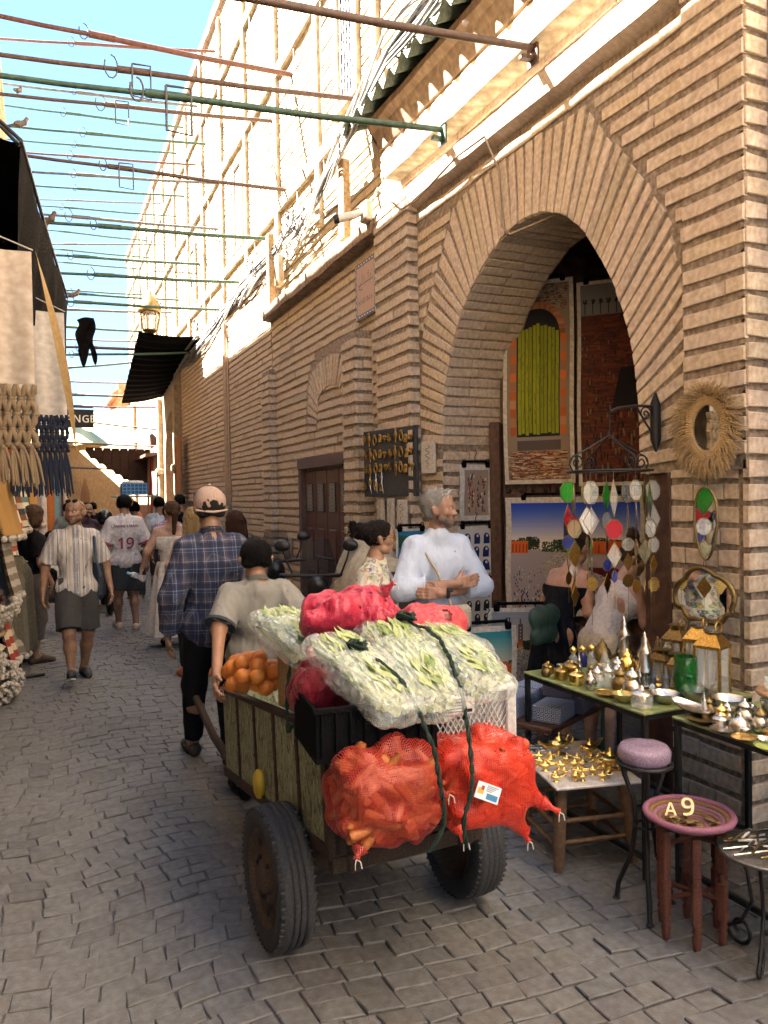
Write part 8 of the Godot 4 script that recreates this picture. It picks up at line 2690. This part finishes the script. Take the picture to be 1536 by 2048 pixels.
	for k in 26:
		mb = MB.new()
		var c := V(rf(-0.15, 0.15), 0.006 + 0.02 * R.randf(), rf(-0.08, 0.08))
		if k % 2:
			var pts := []
			for i in 8:
				pts.append(c + V(sin(i * 0.8 + k) * 0.06, 0.03 * absf(sin(i * 0.7)), cos(i * 0.9 + k * 2) * 0.05))
			mb.tube(pts, 0.0025, 4)
			obj("cord", mb, M.dark, o)
		else:
			mb.blob(c, V(rf(0.01, 0.03), 0.006, rf(0.006, 0.014)), 8, 5, yaw(rf(0, 180)))
			obj("trinket", mb, M.silver, o)
	# iron stool with the wrapped lilac seat
	o = thing("iron_stool", "bent-iron stool with a lilac seat wrapped in clear plastic", "stool", V(2.28, 0, -2.47), 0)
	mb = MB.new()
	mb.lathe([[0, 0.62], [0.085, 0.62], [0.105, 0.64], [0.108, 0.675], [0.095, 0.695], [0.05, 0.702], [0, 0.698]], 32)
	obj("seat", mb, mat(Color(0.4, 0.3, 0.45), 0.16, "blotch", 0.06, "crumple", 0.25), o)
	mb = MB.new()
	rp = []
	for k in 25:
		rp.append(V(cos(k * TAU / 24) * 0.108, 0.622, sin(k * TAU / 24) * 0.108))
	mb.tube(rp, 0.009, 6, false)
	rp = []
	for k in 17:
		rp.append(V(cos(k * TAU / 16) * 0.045, 0.36, sin(k * TAU / 16) * 0.045))
	mb.tube(rp, 0.006, 5, false)
	obj("seat_ring", mb, M.iron, o)
	for k in 3:
		var e := V(cos(k * TAU / 3 + 2.2), 0, sin(k * TAU / 3 + 2.2))
		mb = MB.new()
		mb.tube([e * 0.105 + V(0, 0.62, 0), e * 0.09 + V(0, 0.56, 0), e * 0.05 + V(0, 0.46, 0), e * 0.04 + V(0, 0.36, 0), e * 0.06 + V(0, 0.22, 0), e * 0.12 + V(0, 0.08, 0), e * 0.13 + V(0, 0.0, 0)], 0.0105, 8)
		mb.blob(e * 0.13 + V(0, 0.008, 0), V(0.018, 0.01, 0.018), 8, 5)
		obj("leg", mb, M.iron, o)
	# basket on a carved stand
	o = thing("carved_stand", "folding stand with carved and turned reddish wooden legs", "stand", V(2.32, 0, -2.26), 10)
	var cw := mat(Color(0.16, 0.045, 0.02), 0.5, "blotch", 0.1, "grain", 0.15)
	for k in 6:
		var e := V(cos(k * TAU / 6 + 0.3), 0, sin(k * TAU / 6 + 0.3)) * 0.12
		mb = MB.new()
		mb.lathe([[0, 0], [0.014, 0], [0.018, 0.05], [0.012, 0.06], [0.02, 0.07], [0.013, 0.085], [0.019, 0.1]], 10, Transform3D(Basis(), e))
		mb.box(e + V(0, 0.17, 0), V(0.034, 0.15, 0.034), yaw(k * -60 - 17), 0.005)
		mb.lathe([[0.019, 0.245], [0.012, 0.255], [0.02, 0.262], [0.016, 0.28]], 10, Transform3D(Basis(), e))
		mb.box(e + V(0, 0.355, 0), V(0.034, 0.15, 0.034), yaw(k * -60 - 17), 0.005)
		var lg := obj("leg", mb, cw, o)
		for j in 10:
			mb = MB.new()
			mb.box(e * 1.135 + V(0, 0.11 + (j % 5) * 0.03 + (j / 5) * 0.185, 0), V(0.006, 0.016, 0.016), yaw(k * -60 - 17) * Basis(V(1, 0, 0), PI / 4), 0.002)
			obj("carving", mb, cw, lg)
	for k in 3:
		mb = MB.new()
		var e := V(cos(k * TAU / 6 + 0.3), 0, sin(k * TAU / 6 + 0.3)) * 0.12
		mb.tube([e + V(0, 0.16 + k * 0.012, 0), V(0, 0.16 + k * 0.012, 0) - e], 0.01, 6)
		mb.tube([e + V(0, 0.38 + k * 0.012, 0), V(0, 0.38 + k * 0.012, 0) - e], 0.01, 6)
		obj("crossbar", mb, cw, o)
	o = thing("coiled_basket", "shallow pink and gold coiled basket on the carved stand", "basket", V(2.3, 0.43, -2.25), 0)
	for k in 9:
		mb = MB.new()
		rp = []
		var r := 0.03 + k * 0.0165
		for j in 41:
			rp.append(V(cos(j * TAU / 40) * r, 0.006 + pow(k / 8.0, 1.8) * 0.05, sin(j * TAU / 40) * r))
		mb.tube(rp, 0.0105 if k < 8 else 0.013, 8, false)
		obj("coil", mb, mat([Color(0.42, 0.2, 0.3), Color(0.35, 0.2, 0.06), Color(0.36, 0.17, 0.14)][k % 3] if k < 8 else Color(0.45, 0.17, 0.28), 0.75, "blotch", 0.04, "grain", 0.2), o)
	for q in [["9", V(2.325, 0.5, -2.28), "brass-coloured figure 9 standing in the coiled basket", 0.0030, M.white], ["A", V(2.255, 0.495, -2.3), "brass letter A lying in the coiled basket", 0.0022, M.brass]]:
		var tm := TextMesh.new()
		tm.text = q[0]
		tm.font_size = 32
		tm.pixel_size = q[3]
		tm.depth = 0.008
		var l := obj("metal_%s" % ("figure" if q[0] == "9" else "letter"), tm, mat(Color(0.6, 0.5, 0.28), 0.35, "", 1, "", 0, 0.6))
		l.transform = Transform3D(yaw(-40) * Basis(V(1, 0, 0), -0.6), q[1])
		tag(l, q[2], "figure" if q[0] == "9" else "letter")
	o = thing("key_heap", "heap of old dark brass keys and letters lying in the coiled basket", "keys", V(2.29, 0.455, -2.24))
	for k in 22:
		mb = MB.new()
		var c := V(rf(-0.08, 0.08), rf(0, 0.015), rf(-0.05, 0.06))
		var e := V(rf(-1, 1), rf(-0.15, 0.2), rf(-1, 1)).normalized() * 0.03
		mb.tube([c, c + e], 0.005, 5)
		mb.blob(c + e, V(0.011, 0.004, 0.009), 8, 4)
		obj("key", mb, M.oldbrass, o)
	# round metal table with scrolled legs, cut by the frame
	o = thing("scroll_leg_table", "small round metal table with scrolled iron legs at the lower right edge", "table", V(2.42, 0, -2.0), 0)
	mb = MB.new()
	mb.lathe([[0, 0.415], [0.165, 0.412], [0.17, 0.42], [0.165, 0.427], [0, 0.425]], 40)
	obj("table_top", mb, mat(Color(0.3, 0.3, 0.3), 0.4, "blotch", 0.15, "fine", 0.1, 0.8), o)
	for k in 3:
		var e := V(cos(k * TAU / 3 + 2.6), 0, sin(k * TAU / 3 + 2.6))
		mb = MB.new()
		rp = [e * 0.13 + V(0, 0.41, 0), e * 0.08 + V(0, 0.3, 0), e * 0.06 + V(0, 0.2, 0), e * 0.11 + V(0, 0.1, 0)]
		for j in 15:
			var a := -0.3 - j * 0.5
			var r := 0.065 - j * 0.0033
			rp.append(e * (0.115 + cos(a) * r) + V(0, 0.07 + sin(a) * r, 0))
		mb.tube(rp, 0.0075, 7)
		obj("scroll_leg", mb, M.iron, o)
	o = thing("cutlery_heap", "heap of silver-handled cutlery and pens on the round metal table", "cutlery", V(2.42, 0.432, -2.0))
	for k in 30:
		mb = MB.new()
		var c := V(rf(-0.1, 0.1), rf(0, 0.02), rf(-0.1, 0.1))
		var e := V(rf(-1, 1), rf(-0.1, 0.1), rf(-0.5, 0.5)).normalized() * rf(0.05, 0.08)
		mb.tube([c - e, c - e * 0.2, c, c + e], [0.003, 0.006, 0.004, 0.005], 6)
		obj("handle", mb, [M.silver, M.silver, M.white, M.oldbrass][k % 4], o)

func motorbikes():
	var blk := mat(Color(0.014, 0.014, 0.016), 0.35, "cloud", 0.3)
	var o := thing("motor_scooter", "black motor scooter with round mirrors parked against the wall", "scooter", V(2.15, 0, -6.35), 150)
	var mb := MB.new()
	for z in [-0.55, 0.6]:
		mb = MB.new()
		mb.grid(func(u, v): return V(cos(v * TAU) * 0.05, 0.26 + sin(u * TAU) * (0.21 + 0.05 * sin(v * TAU)), z + cos(u * TAU) * (0.21 + 0.05 * sin(v * TAU))), 32, 10, true)
		obj("wheel", mb, M.dark, o)
	mb = MB.new()
	sdf(mb, [[V(0, 0.55, -0.6), V(0, 0.6, -0.1), 0.14, 0.13, 1.0], [V(0, 0.35, -0.1), V(0, 0.33, 0.25), 0.12, 0.1], [V(0, 0.5, 0.42), V(0, 0.95, 0.32), 0.13, 0.1], [V(0, 0.45, 0.6), V(0, 0.5, 0.5), 0.09, 0.09]], 0.02, 0.06)
	obj("body", mb, blk, o)
	mb = MB.new()
	mb.blob(V(0, 0.74, -0.3), V(0.13, 0.07, 0.34), 14, 8)
	obj("seat", mb, M.black, o)
	mb = MB.new()
	mb.tube([V(-0.33, 1.06, 0.2), V(-0.1, 1.04, 0.32), V(0.1, 1.04, 0.32), V(0.33, 1.06, 0.2)], 0.017, 8)
	mb.tube([V(0, 0.9, 0.33), V(0, 1.05, 0.31)], 0.03, 8)
	obj("handlebar", mb, M.iron, o)
	for s in [-1, 1]:
		mb = MB.new()
		mb.tube([V(s * 0.22, 1.06, 0.25), V(s * 0.28, 1.2, 0.24), V(s * 0.3, 1.28, 0.24)], 0.008, 6)
		mb.blob(V(s * 0.31, 1.32, 0.24), V(0.075, 0.055, 0.03), 14, 8)
		obj("mirror", mb, blk, o)
	mb = MB.new()
	mb.grid(func(u, v): return V((u - 0.5) * 0.36 * (1.0 - 0.3 * v), 1.02 + 0.36 * v, 0.42 - 0.12 * v - 0.3 * pow(u - 0.5, 2)), 10, 8)
	var sg := mat(Color(0.05, 0.05, 0.055, 0.55), 0.1)
	sg.transparency = BaseMaterial3D.TRANSPARENCY_ALPHA
	obj("windscreen", mb, sg, o)
	mb = MB.new()
	mb.blob(V(0, 0.86, 0.46), V(0.09, 0.07, 0.05), 12, 8)
	obj("headlight", mb, M.silver, o)
	mb = MB.new()
	mb.blob(V(-0.16, 0.8, 0.42), V(0.03, 0.025, 0.025), 8, 6)
	obj("indicator", mb, mat(Color(0.5, 0.15, 0.01), 0.3), o)
	copy(o, at(V(2.35, 0, -8.1), 165), "dark scooter parked farther along the wall, beside the cap man")
	mb = sheet(func(u, v):
		var x: float = (u - 0.5) * 2.0
		var y: float = (v - 0.5) * 2.0
		var ridge := 1.12 * exp(-pow(absf(x) * 1.15, 3.0)) + 0.16 * exp(-pow((y + 0.45) * 3.0, 2)) + 0.05 * sin(y * 6.0)
		return V(x * 0.5 + 0.02 * sin(y * 14.0), maxf(0.05, ridge + 0.03 * sin(x * 8 + y * 11)), y * 0.95), 30, 40)
	var cv := obj("motorbike_cover", mb, mat(Color(0.46, 0.4, 0.28), 0.85, "cloud", 0.5, "crumple", 0.5))
	cv.transform = at(V(2.62, 0.12, -6.0), -18)
	tag(cv, "beige cloth cover draped over a parked motorbike by the brown door", "motorbike cover")
	o = thing("rider_motorbike", "dark motorbike under the helmeted rider, seen from behind", "motorbike", V(0.98, 0, -13.2), 180)
	mb = MB.new()
	sdf(mb, [[V(0, 0.6, -0.5), V(0, 0.68, 0.1), 0.13, 0.12], [V(0, 0.7, 0.1), V(0, 0.85, 0.5), 0.12, 0.09]], 0.025, 0.06)
	obj("body", mb, blk, o)
	for z in [-0.6, 0.65]:
		mb = MB.new()
		mb.grid(func(u, v): return V(cos(v * TAU) * 0.05, 0.28 + sin(u * TAU) * (0.23 + 0.05 * sin(v * TAU)), z + cos(u * TAU) * (0.23 + 0.05 * sin(v * TAU))), 28, 8, true)
		obj("wheel", mb, M.dark, o)
	mb = MB.new()
	mb.box(V(0, 0.62, -0.68), V(0.16, 0.06, 0.04), Basis(), 0.01)
	obj("tail_light", mb, mat(Color(0.35, 0.01, 0.01), 0.3), o)

func _ready():
	var cam := Camera3D.new()
	cam.name = "camera"
	cam.position = EYE
	cam.rotation_order = EULER_ORDER_YXZ
	cam.rotation_degrees = V(-1.15, -24.2, -1.0)
	cam.fov = 67.28
	cam.near = 0.05
	cam.far = 400.0
	add_child(cam)
	var we := WorldEnvironment.new()
	we.name = "environment"
	var env := Environment.new()
	env.background_mode = Environment.BG_SKY
	var sm := ProceduralSkyMaterial.new()
	sm.sky_top_color = Color(0.22, 0.48, 0.95).linear_to_srgb()
	sm.sky_horizon_color = Color(0.5, 0.76, 1.0).linear_to_srgb()
	sm.sky_curve = 0.22
	sm.ground_bottom_color = Color(0.2, 0.17, 0.14)
	sm.ground_horizon_color = Color(0.6, 0.6, 0.6)
	sm.sky_energy_multiplier = 1.0
	var sky := Sky.new()
	sky.sky_material = sm
	env.sky = sky
	env.background_energy_multiplier = 0.043
	env.tonemap_mode = Environment.TONE_MAPPER_LINEAR
	env.tonemap_exposure = 52
	env.sdfgi_enabled = true
	env.ssao_enabled = true
	env.ssil_enabled = true
	we.environment = env
	add_child(we)
	var sun := DirectionalLight3D.new()
	sun.name = "sun"
	sun.light_color = Color(1.0, 0.98, 0.94)
	sun.light_energy = 0.8
	sun.light_angular_distance = 0.5
	sun.shadow_enabled = true
	sun.sky_mode = DirectionalLight3D.SKY_MODE_LIGHT_ONLY
	add_child(sun)
	sun.look_at_from_position(Vector3.ZERO, V(0.75, -1.0, 0.42))
	R.seed = 11
	fold.seed = 3
	fold.frequency = 0.02
	mats()
	ground()
	gatehouse()
	door_wall()
	plain_wall()
	facade()
	far_end()
	left_house()
	near_house()
	pipes()
	cables()
	lantern_far()
	awnings()
	left_stalls()
	cart()
	cart_goods()
	people()
	pictures()
	mirrors()
	chandelier()
	tables()
	motorbikes()
